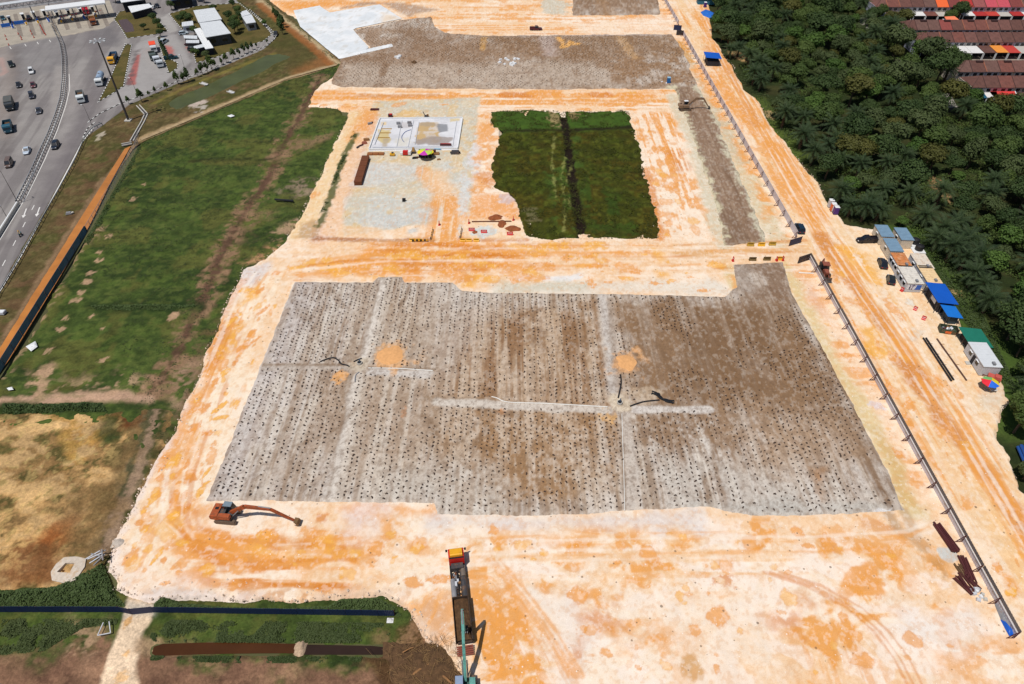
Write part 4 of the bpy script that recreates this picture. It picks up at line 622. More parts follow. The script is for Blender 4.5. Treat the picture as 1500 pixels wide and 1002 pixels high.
zone('drain_field', FIELD, .22, paint_drain, M_DRAIN, step=1.4, edge=.12, esc=1.0, drop=.3, dropw=.9, relief=.035, rsc=1.2)
zone('drain_field', UPPER, .22, lambda x, y: paint_drain(x, y, False), M_DRAIN, step=1.7, edge=.6, esc=2, drop=.3, dropw=.9, relief=.035, rsc=1.2)
zone('drain_field', TOPF, .22, lambda x, y: paint_drain(x, y, False), M_DRAIN, step=2, edge=.4, esc=2, drop=.3, dropw=.9, relief=.03)
zone('drain_strip', STRIP, .16, lambda x, y: paint_drain(x, y, False), M_DRAIN, step=1.7, edge=.8, esc=2.5, drop=.3, dropw=.9, relief=.03)
zone('overgrown_plot', PLOT, .12, paint_plot, M_GRASS, step=1.6, edge=1.0, esc=2.0, drop=.4, dropw=1.0, relief=.22, rsc=2.5, hfun=lambda X, Y: -.5*(1-sst(.5, 1.6, dline(WP([(824, 166), (829, 188), (834, 225), (838, 260), (844, 300), (850, 330), (852, 346)]), X, Y))))
M_LINER = ground_mat('liner_sheet', fine=5, amt=.06, grain=9, gamt=.07, bump=.25, bsc=1.2, bdist=.06, rough=.6)
def paint_liner(x, y):
    p = Paint(x, y, alb(238, 240, 242)); p.mix(sst(.45, .7, fbm(x/6, y/6, 811, 5))*.5, alb(212, 220, 226)); p.mix(sst(.7, .85, fbm(x/2, y/2, 812, 4))*.4, alb(205, 195, 180)); p.poly([(560, 20), (590, 28), (560, 34)], alb(235, 205, 165), .6, 2, 1); return p.c
zone('white_liner', LINER, .34, paint_liner, M_LINER, step=2, edge=.15, drop=.12, dropw=.3, relief=.03)
zone('white_liner', [(495, 82), (574, 65), (576, 69), (498, 87)], .75, paint_liner, M_LINER, step=1.5, edge=.15, drop=.5, dropw=1.2, relief=.03)
# water
W_CAN = water_mat('canal_water', (198, 128, 62)); W_BR = water_mat('ditch_water', (78, 46, 22)); W_PD = water_mat('pond_water', (84, 90, 54), .35, .2); W_DK = water_mat('dark_water', (52, 38, 32), .3, .2)
def sheet(name, pl, z, m, kind='structure'):
    mb = MB(); mb.quad(*[(G(*p)[0], G(*p)[1], z) for p in pl]); return tag(mb.build(name, m), kind=kind)
sheet('canal', [(182, 216), (191, 212), (163, 262), (132, 325), (109, 366), (71, 430), (23, 510), (-29, 580), (-190, 800), (-240, 800), (-45, 575), (7, 494), (57, 412), (99, 346), (136, 288)], -.40, W_CAN)
sheet('retention_pond', [(240, 152), (256, 138), (300, 121), (345, 100), (388, 77), (410, 75), (430, 81), (402, 95), (387, 106), (347, 124), (322, 137), (292, 150), (254, 162)], -.42, W_PD)
sheet('ditch', [(220, 954), (223, 944), (236, 940), (300, 938), (385, 939), (432, 940), (430, 954), (380, 954), (300, 955), (250, 957), (226, 958)], -.70, W_BR)
sheet('ditch', [(445, 941), (500, 942), (545, 943), (572, 946), (576, 951), (568, 956), (520, 956), (440, 956)], -.71, W_DK)
# ------------------------------------------------------------------ object materials
LAV = mat('sheet_lavender', (206, 200, 208), rough=.45, amt=.12, sc=.6, dirt=.25, dirtc=(176, 150, 130)); DKS = mat('sheet_reflect_dark', (104, 98, 100), rough=.5, amt=.15, sc=.6)  # upper sheet's dark tone is reflection on glossy metal, put into the colour
MARO = mat('red_oxide_steel', (88, 40, 42), rough=.7, amt=.25); WHT = mat('white_paint', (236, 238, 240), rough=.5, amt=.06, dirt=.12); NAVY = mat('navy_sheet', (20, 40, 82), rough=.5, amt=.1, sc=.4)
SLATE = mat('slate_sheet', (86, 116, 140), rough=.55, amt=.2, sc=.5); BLK = mat('black_rubber', (26, 25, 27), rough=.8, amt=.2); DGR = mat('dark_grey_steel', (70, 68, 70), rough=.6, amt=.25, dirt=.35); MGR = mat('grey_steel', (142, 142, 146), rough=.5, amt=.2, dirt=.3)
GLS = mat('glass', (30, 36, 44), rough=.08, amt=.05, spec=.6); CONC = mat('concrete', (196, 192, 184), rough=.9, amt=.15, sc=2, bump=.3); ORNG = mat('orange_machine', (184, 88, 42), rough=.6, amt=.3, sc=2.5, dirt=.75, dirtc=(112, 70, 46)); TEAL = mat('teal_machine', (104, 168, 158), rough=.5, amt=.2, dirt=.5, dirtc=(60, 84, 74)); DTEAL = mat('dark_teal', (58, 96, 88), rough=.55, amt=.2)
TRK = mat('track_steel', (110, 92, 76), rough=.85, amt=.3, sc=3); REDP = mat('red_paint', (206, 36, 34), rough=.4, amt=.08); YEL = mat('yellow_paint', (240, 180, 40), rough=.45, amt=.1); BLUE = mat('blue_sheet', (18, 92, 196), rough=.5, amt=.08, sc=.4); BLUE2 = mat('blue_tarp', (40, 110, 205), rough=.55, amt=.2, sc=1.2, bump=.4)
RUST = mat('rusty_roof', (206, 132, 78), rough=.9, amt=.3, sc=1.0, dirt=.5, dirtc=(225, 190, 150)); SHEETB = mat('steel_blue_roof', (126, 156, 180), rough=.45, amt=.12, sc=.8, dirt=.1); CREAM = mat('cream_wall', (214, 204, 188), rough=.7, amt=.08, dirt=.15); GREYW = mat('pale_grey_wall', (206, 208, 214), rough=.6, amt=.08, dirt=.12); GREYR = mat('pale_grey_roof', (218, 222, 226), rough=.5, amt=.06, sc=.6); GRN = mat('green_roof', (34, 120, 100), rough=.5, amt=.1, sc=.6); PALER = mat('pale_dusty_roof', (226, 214, 198), rough=.85, amt=.15, dirt=.4, dirtc=(190, 150, 110)); DKW = mat('dark_wall', (44, 44, 52), rough=.8, amt=.2); WOOD = mat('timber', (150, 108, 68), rough=.85, amt=.25); BRN = mat('brown_plate', (112, 62, 34), rough=.8, amt=.22, sc=1.2); BLKP = mat('black_pipe', (36, 36, 40), rough=.5, amt=.15); WPIPE = mat('white_pipe', (240, 238, 232), rough=.5, amt=.05); BPIPE = mat('blue_pipe', (36, 80, 150), rough=.45, amt=.1); ORB = mat('orange_plastic', (232, 110, 52), rough=.5, amt=.1); PURP = mat('purple_plastic', (84, 48, 128), rough=.5, amt=.1); EARTH = mat('dug_earth', (98, 72, 48), rough=1, amt=.45, sc=1.5, bump=1, bsc=4)

def place(px, py, z=0.0): x, y = G(px, py, z); return (x, y, z)
# ------------------------------------------------------------------ hoardings
def corrugated(x0, x1, z0, z1, y, ribs, dep=.05):
    mb = MB(); n = ribs*2; V = []
    for i in range(n+1):
        x = x0+(x1-x0)*i/n; yy = y+(dep if i % 2 else 0); V += [(x, yy, z0), (x, yy, z1)]
    F = [(2*i, 2*i+2, 2*i+3, 2*i+1) for i in range(n)]
    m = len(V); V += [(x, yy+.03, z) for x, yy, z in V]
    F += [(m+2*i+1, m+2*i+3, m+2*i+2, m+2*i) for i in range(n)]+[(2*i+1, 2*i+3, m+2*i+3, m+2*i+1) for i in range(n)]+[(0, 1, m+1, m), (2*n+1, 2*n, m+2*n, m+2*n+1)]
    return mb.add(V, F)
def hoarding(label, a, b, h, bay, low, up, side=-1, split=.63, strut=1.0, group=None, ribs=11, rail=True, strutm=None, base=0.0):
    A, B = GV(a[0], a[1], base), GV(b[0], b[1], base); L = (B-A).length; nb = max(1, round(L/bay)); bl = L/nb
    t = thing('hoarding_fence', label, 'fence', A, math.atan2(B.y-A.y, B.x-A.x), group)
    zs = h*split
    pr = {}
    def inst(key, mk, m, x, jit=0.0):
        if key not in pr: o = mk().build(key, m, t); pr[key] = o.data
        else: o = bpy.data.objects.new(key, pr[key]); COL.objects.link(o); o.parent = t
        o.location = (x, 0, 0); o.rotation_euler = (jit*side, 0, jit*.25)
    r = random.Random(int(L*10))
    for i in range(nb):
        x = i*bl
        inst('lower_sheet', lambda: corrugated(.02, bl-.02, .03, zs if up else h, 0, ribs), low, x, r.uniform(-.012, .012))
        if up: inst('upper_sheet', lambda: corrugated(.02, bl-.02, zs+.02, h, -side*.05, ribs), up, x, r.uniform(-.015, .015))
        if rail: inst('rail', lambda: MB().box(bl/2, side*.08, zs-.05, bl-.04, .07, .1), WHT, x)
    for i in range(nb+1):
        x = i*bl
        inst('post', lambda: MB().box(0, side*.12, 0, .1, .08, h-.06), strutm or MARO, x)
        if strut: inst('strut', lambda: MB().bar((0, side*(strut+.1), .08), (0, side*.2, h-.15), .09).bar((0, side*(strut+.25), .05), (0, side*.2, .12), .09).bar((0, side*(strut*.55), .08), (0, side*.22, h*.5), .06), strutm or MARO, x)
    return t
hoarding('zinc hoarding, reflections painted dark above and pale below, with maroon struts beside the haul road', (1185, 380.5), (1486, 935), 2.02, 5.4, LAV, DKS)
hoarding('pale lavender hoarding with struts running from the blue gate leaf up past the blue canopy', (1000.5, 53), (1166, 349), 2.1, 5.4, LAV, None, rail=False)
hoarding('farthest short pale hoarding at the top edge beside the upper sandy road', (958, -25), (993.5, 37), 2.1, 5.4, LAV, None, rail=False)
hoarding('long navy blue hoarding standing straight in the grass along the brown ditch', (-60, 897), (177, 897), 1.75, 2.4, NAVY, None, rail=False, strut=0, base=-.4, split=1, side=1)
hoarding('short kinked navy hoarding closing the sandy track across the ditch', (177, 897), (194, 900.5), 1.75, 1.9, NAVY, None, rail=False, strut=0, base=-.4, split=1, side=1)
hoarding('short navy hoarding on the east half of the sandy track crossing', (194, 900.5), (225, 897.5), 1.75, 3.2, NAVY, None, rail=False, strut=0, base=-.4, split=1, side=1)
hoarding('navy blue hoarding between two grass strips that ends beside the brush pile', (225, 897.5), (578, 902.6), 1.75, 2.4, NAVY, None, rail=False, strut=0, base=-.4, split=1, side=1)
hoarding('slate blue hoarding along the orange canal beside the motorway', (-90, 693), (128, 340), 2.0, 4.6, SLATE, None, rail=False, strut=0, base=-.3, split=1, side=-1, strutm=DGR)
def gate(label, a, b, h, m, frame=False, name='gate_leaf'):
    A, B = GV(*a), GV(*b); L = (B-A).length; t = thing(name, label, 'gate', A, math.atan2(B.y-A.y, B.x-A.x))
    corrugated(.06, L-.06, .1, h, 0, 6, .03).build('panel', m, t)
    f = MB()
    for x in (0, L): f.box(x, .05, 0, .1, .1, h+.05)
    for z in (.1, h*.5, h-.05): f.bar((0, .06 if not frame else -.08, z), (L, .06 if not frame else -.08, z), .08)
    if frame: f.bar((0, -.08, .1), (L/2, -.08, h), .07); f.bar((L/2, -.08, h), (L, -.08, .1), .07)
    f.build('frame', MARO if not frame else DGR, t)
gate('blue sheet gate leaf at the end of the pale hoarding by the dark car', (1155.5, 361), (1172.5, 356), 2.0, NAVY)
gate('dark braced back of a gate leaf where the long hoarding starts', (1168.5, 386), (1185, 380.5), 2.0, mat('sheet_brown_back', (96, 78, 74), rough=.6), True)
gate('small dark braced gate leaf at the upper site entrance', (990.5, 51.5), (1000.5, 51.8), 2.0, DGR, True)
gate('small navy gate leaf at the upper site entrance', (986.5, 44), (997.5, 45), 2.2, NAVY)
# chain-link stretch of the canal fence
def wire_fence(label, a, b, h, n, base):
    A, B = GV(a[0], a[1], base), GV(b[0], b[1], base); L = (B-A).length; t = thing('wire_fence', label, 'fence', A, math.atan2(B.y-A.y, B.x-A.x)); w_ = MB()
    for i in range(n+1):
        MB().box(i*L/n, 0, 0, .09, .09, h).build('post', MGR, t)
    for k in range(int(L/.45)):
        x = k*.45; w_.bar((x, 0, .05), (x+.8, 0, h), .018); w_.bar((x+.8, 0.02, .05), (x, 0.02, h), .018)
    w_.build('wire_mesh', MGR, t); MB().bar((0, 0, h), (L, 0, h), .06).build('rail', MGR, t)
wire_fence('grey chain link fence overgrown with weeds above the orange canal', (128, 340), (203, 212), 1.8, 18, -.3)

# ------------------------------------------------------------------ vehicles
CARB = {}
def paintmat(c): return mat('car_paint_%d_%d_%d' % c, c, rough=.28, amt=.03, spec=.5)
def car(label, at, rz, c, kind='sedan', group=None, cat='car', z=0.0, name='parked_car', L=None):
    L = L or {'sedan': 4.6, 'hatch': 4.0, 'suv': 4.7, 'van': 4.9, 'pickup': 5.4}[kind]; W = 1.86
    t = thing(name, label, cat, (at[0], at[1], z), rz, group); P = paintmat(c); h = {'sedan': 1.46, 'hatch': 1.5, 'suv': 1.75, 'van': 1.95, 'pickup': 1.8}[kind]
    a = L/2; hb = h*.56
    def sec(mb, pts, wd, tw):                     # lofted along x: (x, z0, z1, halfwidth bottom, halfwidth top)
        V = []; F = []
        for x, z0, z1, w0, w1 in pts: V += [(x, -w0, z0), (x, w0, z0), (x, w1, z1), (x, -w1, z1)]
        n = len(pts)
        for i in range(n-1):
            for k in range(4): F.append((i*4+k, (i+1)*4+k, (i+1)*4+(k+1) % 4, i*4+(k+1) % 4))
        F += [(0, 1, 2, 3), ((n-1)*4+3, (n-1)*4+2, (n-1)*4+1, (n-1)*4)]
        mb.add(V, F)
    w_ = W/2
    b = MB(); sec(b, [(-a, .42, hb*.86, w_*.8, w_*.78), (-a+.12, .3, hb*.97, w_*.94, w_*.88), (-a*.5, .22, hb, w_, w_*.94), (a*.35, .22, hb, w_, w_*.94), (a-.5, .25, hb*.9, w_*.97, w_*.88), (a-.1, .32, hb*.78, w_*.86, w_*.76), (a, .42, hb*.66, w_*.76, w_*.68)], W, W)
    if kind == 'pickup':
        b.box(-a*.58, w_*.88, hb-.02, L*.36, .1, .32); b.box(-a*.58, -w_*.88, hb-.02, L*.36, .1, .32); b.box(-a+.1, 0, hb-.02, .1, W*.84, .3)
    b.build('body', P, t, smooth=False)
    x0, x1, x2, x3 = {'sedan': (-a*.72, -a*.42, a*.1, a*.42), 'hatch': (-a*.96, -a*.7, a*.15, a*.5), 'suv': (-a*.97, -a*.82, a*.15, a*.46), 'van': (-a*.98, -a*.9, a*.4, a*.72), 'pickup': (-a*.2, -a*.12, a*.22, a*.5)}[kind]
    g = MB(); sec(g, [(x0, hb-.02, hb, w_*.86, w_*.84), (x1, hb-.02, h-.05, w_*.9, w_*.74), (x2, hb-.02, h-.05, w_*.9, w_*.74), (x3, hb-.02, hb, w_*.86, w_*.8)], W, W); g.build('glass', GLS, t)
    r = MB(); sec(r, [(x1-.05, h-.06, h-.02, w_*.72, w_*.66), ((x1+x2)/2, h-.06, h+.02, w_*.76, w_*.68), (x2+.05, h-.06, h-.02, w_*.72, w_*.66)], W, W)
    for xx, xt in ((x0, x1), (x3, x2)):
        for s in (-1, 1): r.bar((xx, s*w_*.82, hb), (xt, s*w_*.72, h-.04), .09)
    r.build('roof', P, t)
    wm = None
    for sx in (-.6, .6):
        for s in (-1, 1):
            if wm is None: o = MB().cyl((0, -.11, 0), (0, .11, 0), .33, 12).build('wheel', BLK, t); wm = o.data
            else: o = bpy.data.objects.new('wheel', wm); COL.objects.link(o); o.parent = t
            o.location = (a*sx, s*(w_-.1), .33)
    for s in (-1, 1):
        MB().box(a-.14, s*w_*.6, hb*.66, .22, .34, .14).build('headlight', WHT, t); MB().box(-a+.05, s*w_*.62, hb*.74, .12, .3, .14).build('taillight', REDP, t)
    return t
def truck(label, at, rz, cabc, kind, cargoc, L=8.0, group=None, z=0.0, name='lorry', cat='lorry'):
    t = thing(name, label, cat, (at[0], at[1], z), rz, group); a = L/2; W = 2.4; P = paintmat(cabc); Q = mat('cargo_%d_%d_%d' % cargoc, cargoc, rough=.55, amt=.15, dirt=.2)
    MB().prism([(a-1.9, .6), (a, .6), (a, 1.5), (a-.25, 2.6), (a-.5, 2.75), (a-1.9, 2.75)], -W/2, W/2).build('cab', P, t)
    MB().add([(a+.01, -1.05, 1.55), (a+.01, 1.05, 1.55), (a-.24, .98, 2.5), (a-.24, -.98, 2.5)], [(0, 1, 2, 3)]).box(a-.9, 0, 1.6, .9, W+.03, .75).build('window', GLS, t)
    MB().box(-.6, 0, .65, L-1.4, .9, .3).build('chassis', DGR, t)
    x0, x1 = -a, a-2.1; cl = x1-x0; cx = (x0+x1)/2
    if kind == 'tank':
        MB().cyl((x0+.1, 0, 2.0), (x1-.1, 0, 2.0), 1.15, 16).build('tank', Q, t, smooth=False); MB().cyl((cx, 0, 3.1), (cx, 0, 3.35), .3, 10).build('hatch', MGR, t)
    elif kind == 'mixer':
        MB().tube([(x0-.1, 0, 2.9), (x0+1, 0, 2.7), (cx+.4, 0, 2.3), (x1, 0, 2.0)], .7, 14, .7).tube([(x0+.8, 0, 2.65), (cx, 0, 2.4), (x1-.4, 0, 2.1)], 1.2, 14, 1.05).build('drum', Q, t)
    elif kind == 'box': MB().box(cx, 0, 1.0, cl, W+.1, 2.4).build('cargo_box', Q, t)
    elif kind == 'cover': MB().prism([(x0, 1.0), (x1, 1.0), (x1, 2.9), (cx, 3.15), (x0, 2.9)], -W/2-.05, W/2+.05).build('tarpaulin', Q, t)
    else:
        m = MB()
        for s in (-1, 1): m.box(cx, s*W/2, 1.0, cl, .1, 1.3)
        m.box(x0+.05, 0, 1.0, .1, W, 1.3).box(x1, 0, 1.0, .1, W, 1.6).box(cx, 0, .95, cl, W, .12); m.build('tipper_body', Q, t)
        MB().box(cx, 0, 1.1, cl-.2, W-.2, .5, tx=.8, ty=.6).build('load', EARTH, t)
    wm = None
    for x in (a-1.2, -a+1.1, -a+2.3):
        for s in (-1, 1):
            if wm is None: o = MB().cyl((0, -.15, 0), (0, .15, 0), .5, 12).build('wheel', BLK, t); wm = o.data
            else: o = bpy.data.objects.new('wheel', wm); COL.objects.link(o); o.parent = t
            o.location = (x, s*(W/2-.1), .5)
    for s in (-1, 1): MB().box(a+.02, s*.9, .85, .08, .35, .2).build('headlight', WHT, t)
    return t
car('black pickup parked side on in front of the blue roofed cabins', place(1269, 354), 0.05+math.pi, (34, 30, 36), 'pickup', name='parked_pickup', cat='pickup')
car('black saloon parked beside the rusty roofed cabin', place(1292, 388), heading((1294, 394), (1289, 380)), (38, 42, 50), 'sedan')
car('glossy black hatchback parked beside the banner cabin', place(1304, 412), heading((1304.5, 418), (1303, 405)), (40, 44, 46), 'hatch')
car('dark blue car parked behind the end of the pale hoarding by the blue gate leaf', place(1170.5, 337), heading((1173, 341), (1168, 331)), (28, 52, 70), 'suv')
car('dark maroon pickup alone on the sandy road near the top of the site', place(785, 44), 0, (86, 30, 40), 'pickup', name='parked_pickup', cat='pickup', L=5.6)

# ------------------------------------------------------------------ site cabins by the forest
CH = heading((1418, 526), (1433, 550))            # long axis of the cabins
def cabin(label, p, L, W, H, wallm, roofm, wins=2, ac=True, door=False, banner=False, ribs=8, rz=None, name='site_cabin', over=.12):
    """p = photograph point of the west ground corner nearest the camera"""
    rz = CH if rz is None else rz
    A = GV(*p); t = thing(name, label, 'cabin', A, rz)          # local +x runs towards the camera, -x away; +y east
    m = MB(); m.box(-L/2, W/2, .15, L, W, H-.15)
    for k in range(int(L/.5)): m.box(-.25-k*.5, -.012, .2, .16, .05, H-.3)
    for k in range(int(W/.5)): m.box(.012, .25+k*.5, .2, .05, .16, H-.3)
    m.build('wall', wallm, t)
    r = MB(); r.box(-L/2, W/2, H, L+2*over, W+2*over, .12)
    for k in range(ribs): r.box(-L*(k+.5)/ribs, W/2, H+.118, .09, W+2*over-.04, .06)
    r.build('roof', roofm, t)
    s = MB(); s.box(-L*.15, W/2, 0, .25, W-.1, .16).box(-L*.85, W/2, 0, .25, W-.1, .16).build('skid', DGR, t)
    for k in range(wins):
        x = -L*(k+.75)/(wins+.5)
        f = MB().box(x, -.04, 1.15, 1.0, .06, 1.0).build('window', GLS, t); MB().box(x, -.10, 2.1, 1.15, .3, .06).build('awning', WHT, f)
    if door: MB().box(-L*.5, -.05, .2, .95, .06, 2.0).build('door', DKW, t); MB().box(-L*.5, -.6, 0, 1.0, .9, .18).build('step', CONC, t)
    if ac: MB().box(-L*.1, W*.6, H+.17, .8, .5, .4).build('air_conditioner', MGR, t)
    if banner: MB().box(.055, W/2, .9, .04, W*.85, 1.3).build('banner', banner, t)
    return t
def banner_mat():
    m = bpy.data.materials.new('banner_print'); m.use_nodes = True; t = m.node_tree; b = t.nodes['Principled BSDF']; tc = node(t, 'ShaderNodeTexCoord'); sx = node(t, 'ShaderNodeSeparateXYZ'); t.links.new(tc.outputs['Object'], sx.inputs[0])
    nz = node(t, 'ShaderNodeTexNoise'); nz.inputs['Scale'].default_value = 1.4; t.links.new(tc.outputs['Object'], nz.inputs['Vector'])
    ma = node(t, 'ShaderNodeMath', operation='MULTIPLY_ADD'); t.links.new(nz.outputs[0], ma.inputs[0]); ma.inputs[1].default_value = 1.6; t.links.new(sx.outputs[1], ma.inputs[2])
    cr = node(t, 'ShaderNodeValToRGB'); e = cr.color_ramp.elements; mr = node(t, 'ShaderNodeMapRange'); mr.inputs[1].default_value = .6; mr.inputs[2].default_value = 3.8; t.links.new(ma.outputs[0], mr.inputs[0]); t.links.new(mr.outputs[0], cr.inputs[0])
    cr.color_ramp.interpolation = 'CONSTANT'; e[0].color = (.7, .7, .75, 1); e[1].position = .72; e[1].color = (.03, .12, .5, 1)
    for ps, c in ((.22, (.08, .08, .14, 1)), (.34, (.62, .62, .7, 1)), (.46, (.12, .1, .18, 1)), (.55, (.66, .68, .74, 1))): x = e.new(ps); x.color = c
    t.links.new(cr.outputs[0], b.inputs['Base Color']); b.inputs['Roughness'].default_value = .5; return m
cabin('blue roofed cream site cabin farthest from the camera, behind the black pickup', (1286.5, 359), 5.4, 3.1, 2.6, CREAM, SHEETB, 1, ac=False)
cabin('blue roofed cream site cabin nearest the forest, beside the black water tanks', (1315.5, 364), 5.6, 3.0, 2.6, CREAM, SHEETB, 1, ac=False)
cabin('blue roofed cream site cabin touching the rusty roofed cabin', (1299.3, 380.5), 5.6, 3.1, 2.6, CREAM, SHEETB, 1, ac=False)
cabin('white site cabin with a bright rusty orange roof beside the black saloon', (1311, 403), 5.6, 3.1, 2.6, GREYW, RUST, 3)
cabin('white site cabin with a half rusted pale roof at the edge of the grass', (1340.8, 405.5), 6.0, 3.4, 2.6, GREYW, PALER, 1)
cabin('white site cabin with a dusty pale roof and a printed banner on its end wall', (1324, 428), 7.0, 3.6, 2.6, GREYW, mat('dusty_white_roof', (224, 218, 208), rough=.85, amt=.12, dirt=.35, dirtc=(150, 140, 132)), 3, banner=banner_mat())
cabin('white site cabin with a sandy yellow roof beside the big blue canopy', (1353, 427), 7.0, 3.2, 2.6, GREYW, mat('sandy_roof', (236, 206, 160), rough=.85, amt=.15, dirt=.3, dirtc=(205, 160, 110)), 1)
cabin('pale grey corrugated cabin with an open dark door and window awnings beside the green shelter', (1433, 550.5), 7.4, 3.6, 2.6, GREYW, GREYR, 2, door=True, ribs=5)
def canopy(label, p, L, W, H, m, walls=True, name='canopy', under=None, back=2.0, post=DGR):
    A = GV(*p); t = thing(name, label, 'shelter', A, CH)
    r = MB(); r.add([(.4, -.4, H+.1), (.4, W+.4, H-.3), (-L-.4, W+.4, H-.3), (-L-.4, -.4, H+.1), (.4, -.4, H+.04), (.4, W+.4, H-.36), (-L-.4, W+.4, H-.36), (-L-.4, -.4, H+.04)], [(0, 1, 2, 3), (7, 6, 5, 4), (0, 4, 5, 1), (1, 5, 6, 2), (2, 6, 7, 3), (3, 7, 4, 0)]); r.build('roof', m, t)
    for x in (0, -L/2, -L):
        for y in (0, W): MB().box(x, y, 0, .12, .12, H+.04 if y == 0 else H-.34).build('post', post, t)
    if walls:
        MB().box(-L/2, W*.5+.25, 0, L-.3, W-.9, back).build('wall', under or DKW, t)
    return t
tb = canopy('large bright blue sheet canopy over a dark building beside the forest', (1367, 458), 6.9, 3.9, 3.2, BLUE, under=DKW, back=2.4)
MB().box(-3.2, .62, 1.0, 2.6, .05, 1.0).build('sign_panel', WHT, tb)
canopy('smaller blue sheet canopy over a dark container behind the rubbish skip', (1383, 475), 3.6, 2.7, 2.5, mat('blue_sheet_light', (28, 120, 214), rough=.5, amt=.08), under=mat('dark_teal_wall', (38, 62, 76), rough=.6))
canopy('green sheet roofed open shelter joined to the pale grey cabin', (1415, 517.5), 5.3, 4.2, 2.5, GRN, under=mat('shelter_store', (60, 52, 50), rough=.9), back=1.2)
canopy('bright blue sheet canopy guard shelter just outside the pale hoarding', (1033, 97), 5.8, 5.4, 3.4, BLUE, under=DKW, back=2.0)
# water tanks on white slabs
for lab, p in (('black water tank on a white slab nearer the forest palms', (1339, 357.5)), ('black water tank on a white slab nearer the rusty cabins', (1345, 367))):
    x, y = G(*p); t = thing('water_tank', lab, 'water tank', (x, y, 0), CH)
    MB().box(.1, -.2, 0, 2.9, 3.0, .3).build('slab', WHT, t); MB().cyl((0, 0, .25), (0, 0, 1.5), 1.0, 18).tube([(0, 0, 1.5), (0, 0, 1.75)], 1.0, 18, .35).build('tank', BLKP, t); MB().cyl((0, 0, 1.74), (0, 0, 1.86), .3, 10).build('lid', BLK, t)
# portable toilets
def toilet(label, p, m, roofm, rz=CH):
    x, y = G(*p); t = thing('portable_toilet', label, 'portable toilet', (x, y, 0), rz)
    MB().box(0, 0, .1, 1.2, 1.2, 2.1).build('body', m, t); MB().box(0, 0, 2.2, 1.3, 1.3, .14, tx=.8, ty=.8).build('roof', roofm, t); MB().box(.62, 0, .2, .05, .8, 1.8).build('door', m if m != ORB else WHT, t); MB().box(0, 0, 0, 1.3, 1.3, .1).build('base', BLK, t)
toilet('purple portable toilet, nearest of three beside the palms', (1223, 313), PURP, WHT); toilet('orange portable toilet in the middle of three beside the palms', (1219, 308.5), ORB, WHT); toilet('pale grey portable toilet, farthest of three beside the palms', (1215.5, 303), GREYW, WHT)
toilet('bright blue portable toilet standing alone on the brown upper field', (979, 122), mat('toilet_blue', (30, 108, 176), rough=.5), mat('toilet_roof', (150, 190, 214), rough=.5), 0)
# parasols
def parasol(label, p, cols, rad, h, rz=0, n=None):
    x, y = G(*p); t = thing('parasol', label, 'parasol', (x, y, 0), rz)
    n = n or len(cols)*2; V = [(0, 0, h+.55)]
    for k in range(n): a = 2*math.pi*k/n; V.append((rad*math.cos(a), rad*math.sin(a), h))
    for k in range(n):
        b = V[1+k]; c = V[1+(k+1) % n]; MB().add([V[0], b, c, (0, 0, h+.5), (b[0], b[1], h-.05), (c[0], c[1], h-.05)], [(0, 1, 2), (5, 4, 3), (1, 4, 5, 2)]).build('canopy_panel', cols[k*len(cols)//n], t)
    MB().cyl((0, 0, 0), (0, 0, h+.5), .04, 6).build('pole', MGR, t); MB().cyl((0, 0, 0), (0, 0, .15), .3, 8).build('base', CONC, t); return t
pr_, pg_, py_, pb_ = mat('fabric_red', (232, 44, 60), rough=.8, amt=.05), mat('fabric_green', (120, 190, 110), rough=.8, amt=.05), mat('fabric_yellow', (236, 212, 50), rough=.8, amt=.05), mat('fabric_blue', (40, 110, 226), rough=.8, amt=.05)
pm_, pl_ = mat('fabric_magenta', (200, 60, 178), rough=.8, amt=.05), mat('fabric_lime', (190, 224, 90), rough=.8, amt=.05)
parasol('parasol of red, green, yellow and blue panels beside the pale grey cabin', (1444, 570), [pb_, py_, pg_, pr_], 1.7, 2.0, math.radians(-130), 8)
parasol('magenta and lime parasol at the edge of the concrete slab', (623, 233), [pm_, pl_, py_, pm_, pl_], 2.3, 2.4, .2, 10); parasol('lime and yellow parasol beside the magenta parasol at the slab', (627.5, 232), [pl_, py_], 1.9, 2.2, .7, 8)
# mobile generator and red cart by the parasol
x, y = G(1453, 574); t = thing('work_table', 'small silver work table under the edge of the multicoloured parasol', 'table', (x, y, 0), .1)
MB().box(0, 0, .7, 1.3, .8, .06).build('table_top', GREYR, t)
for sx in (-.55, .55):
    for sy in (-.3, .3): MB().box(sx, sy, 0, .06, .06, .7).build('leg', DGR, t)
x, y = G(1454, 557); t = thing('tool_cart', 'faded red wheeled tool cart between the pale grey cabin and the parasol', 'cart', (x, y, 0), math.radians(-35)); PK = mat('faded_red', (196, 92, 80), rough=.7, amt=.15)
MB().box(0, 0, .4, 2.4, 1.3, .7).box(.5, 0, 1.1, 1.1, 1.2, .35).build('body', PK, t); MB().box(-1.6, 0, .5, 1.0, .15, .12).build('drawbar', MARO, t)
for sx in (-.7, .8):
    for sy in (-.7, .7): MB().cyl((sx, sy-.08, .35), (sx, sy+.08, .35), .35, 10).build('wheel', BLK, t)
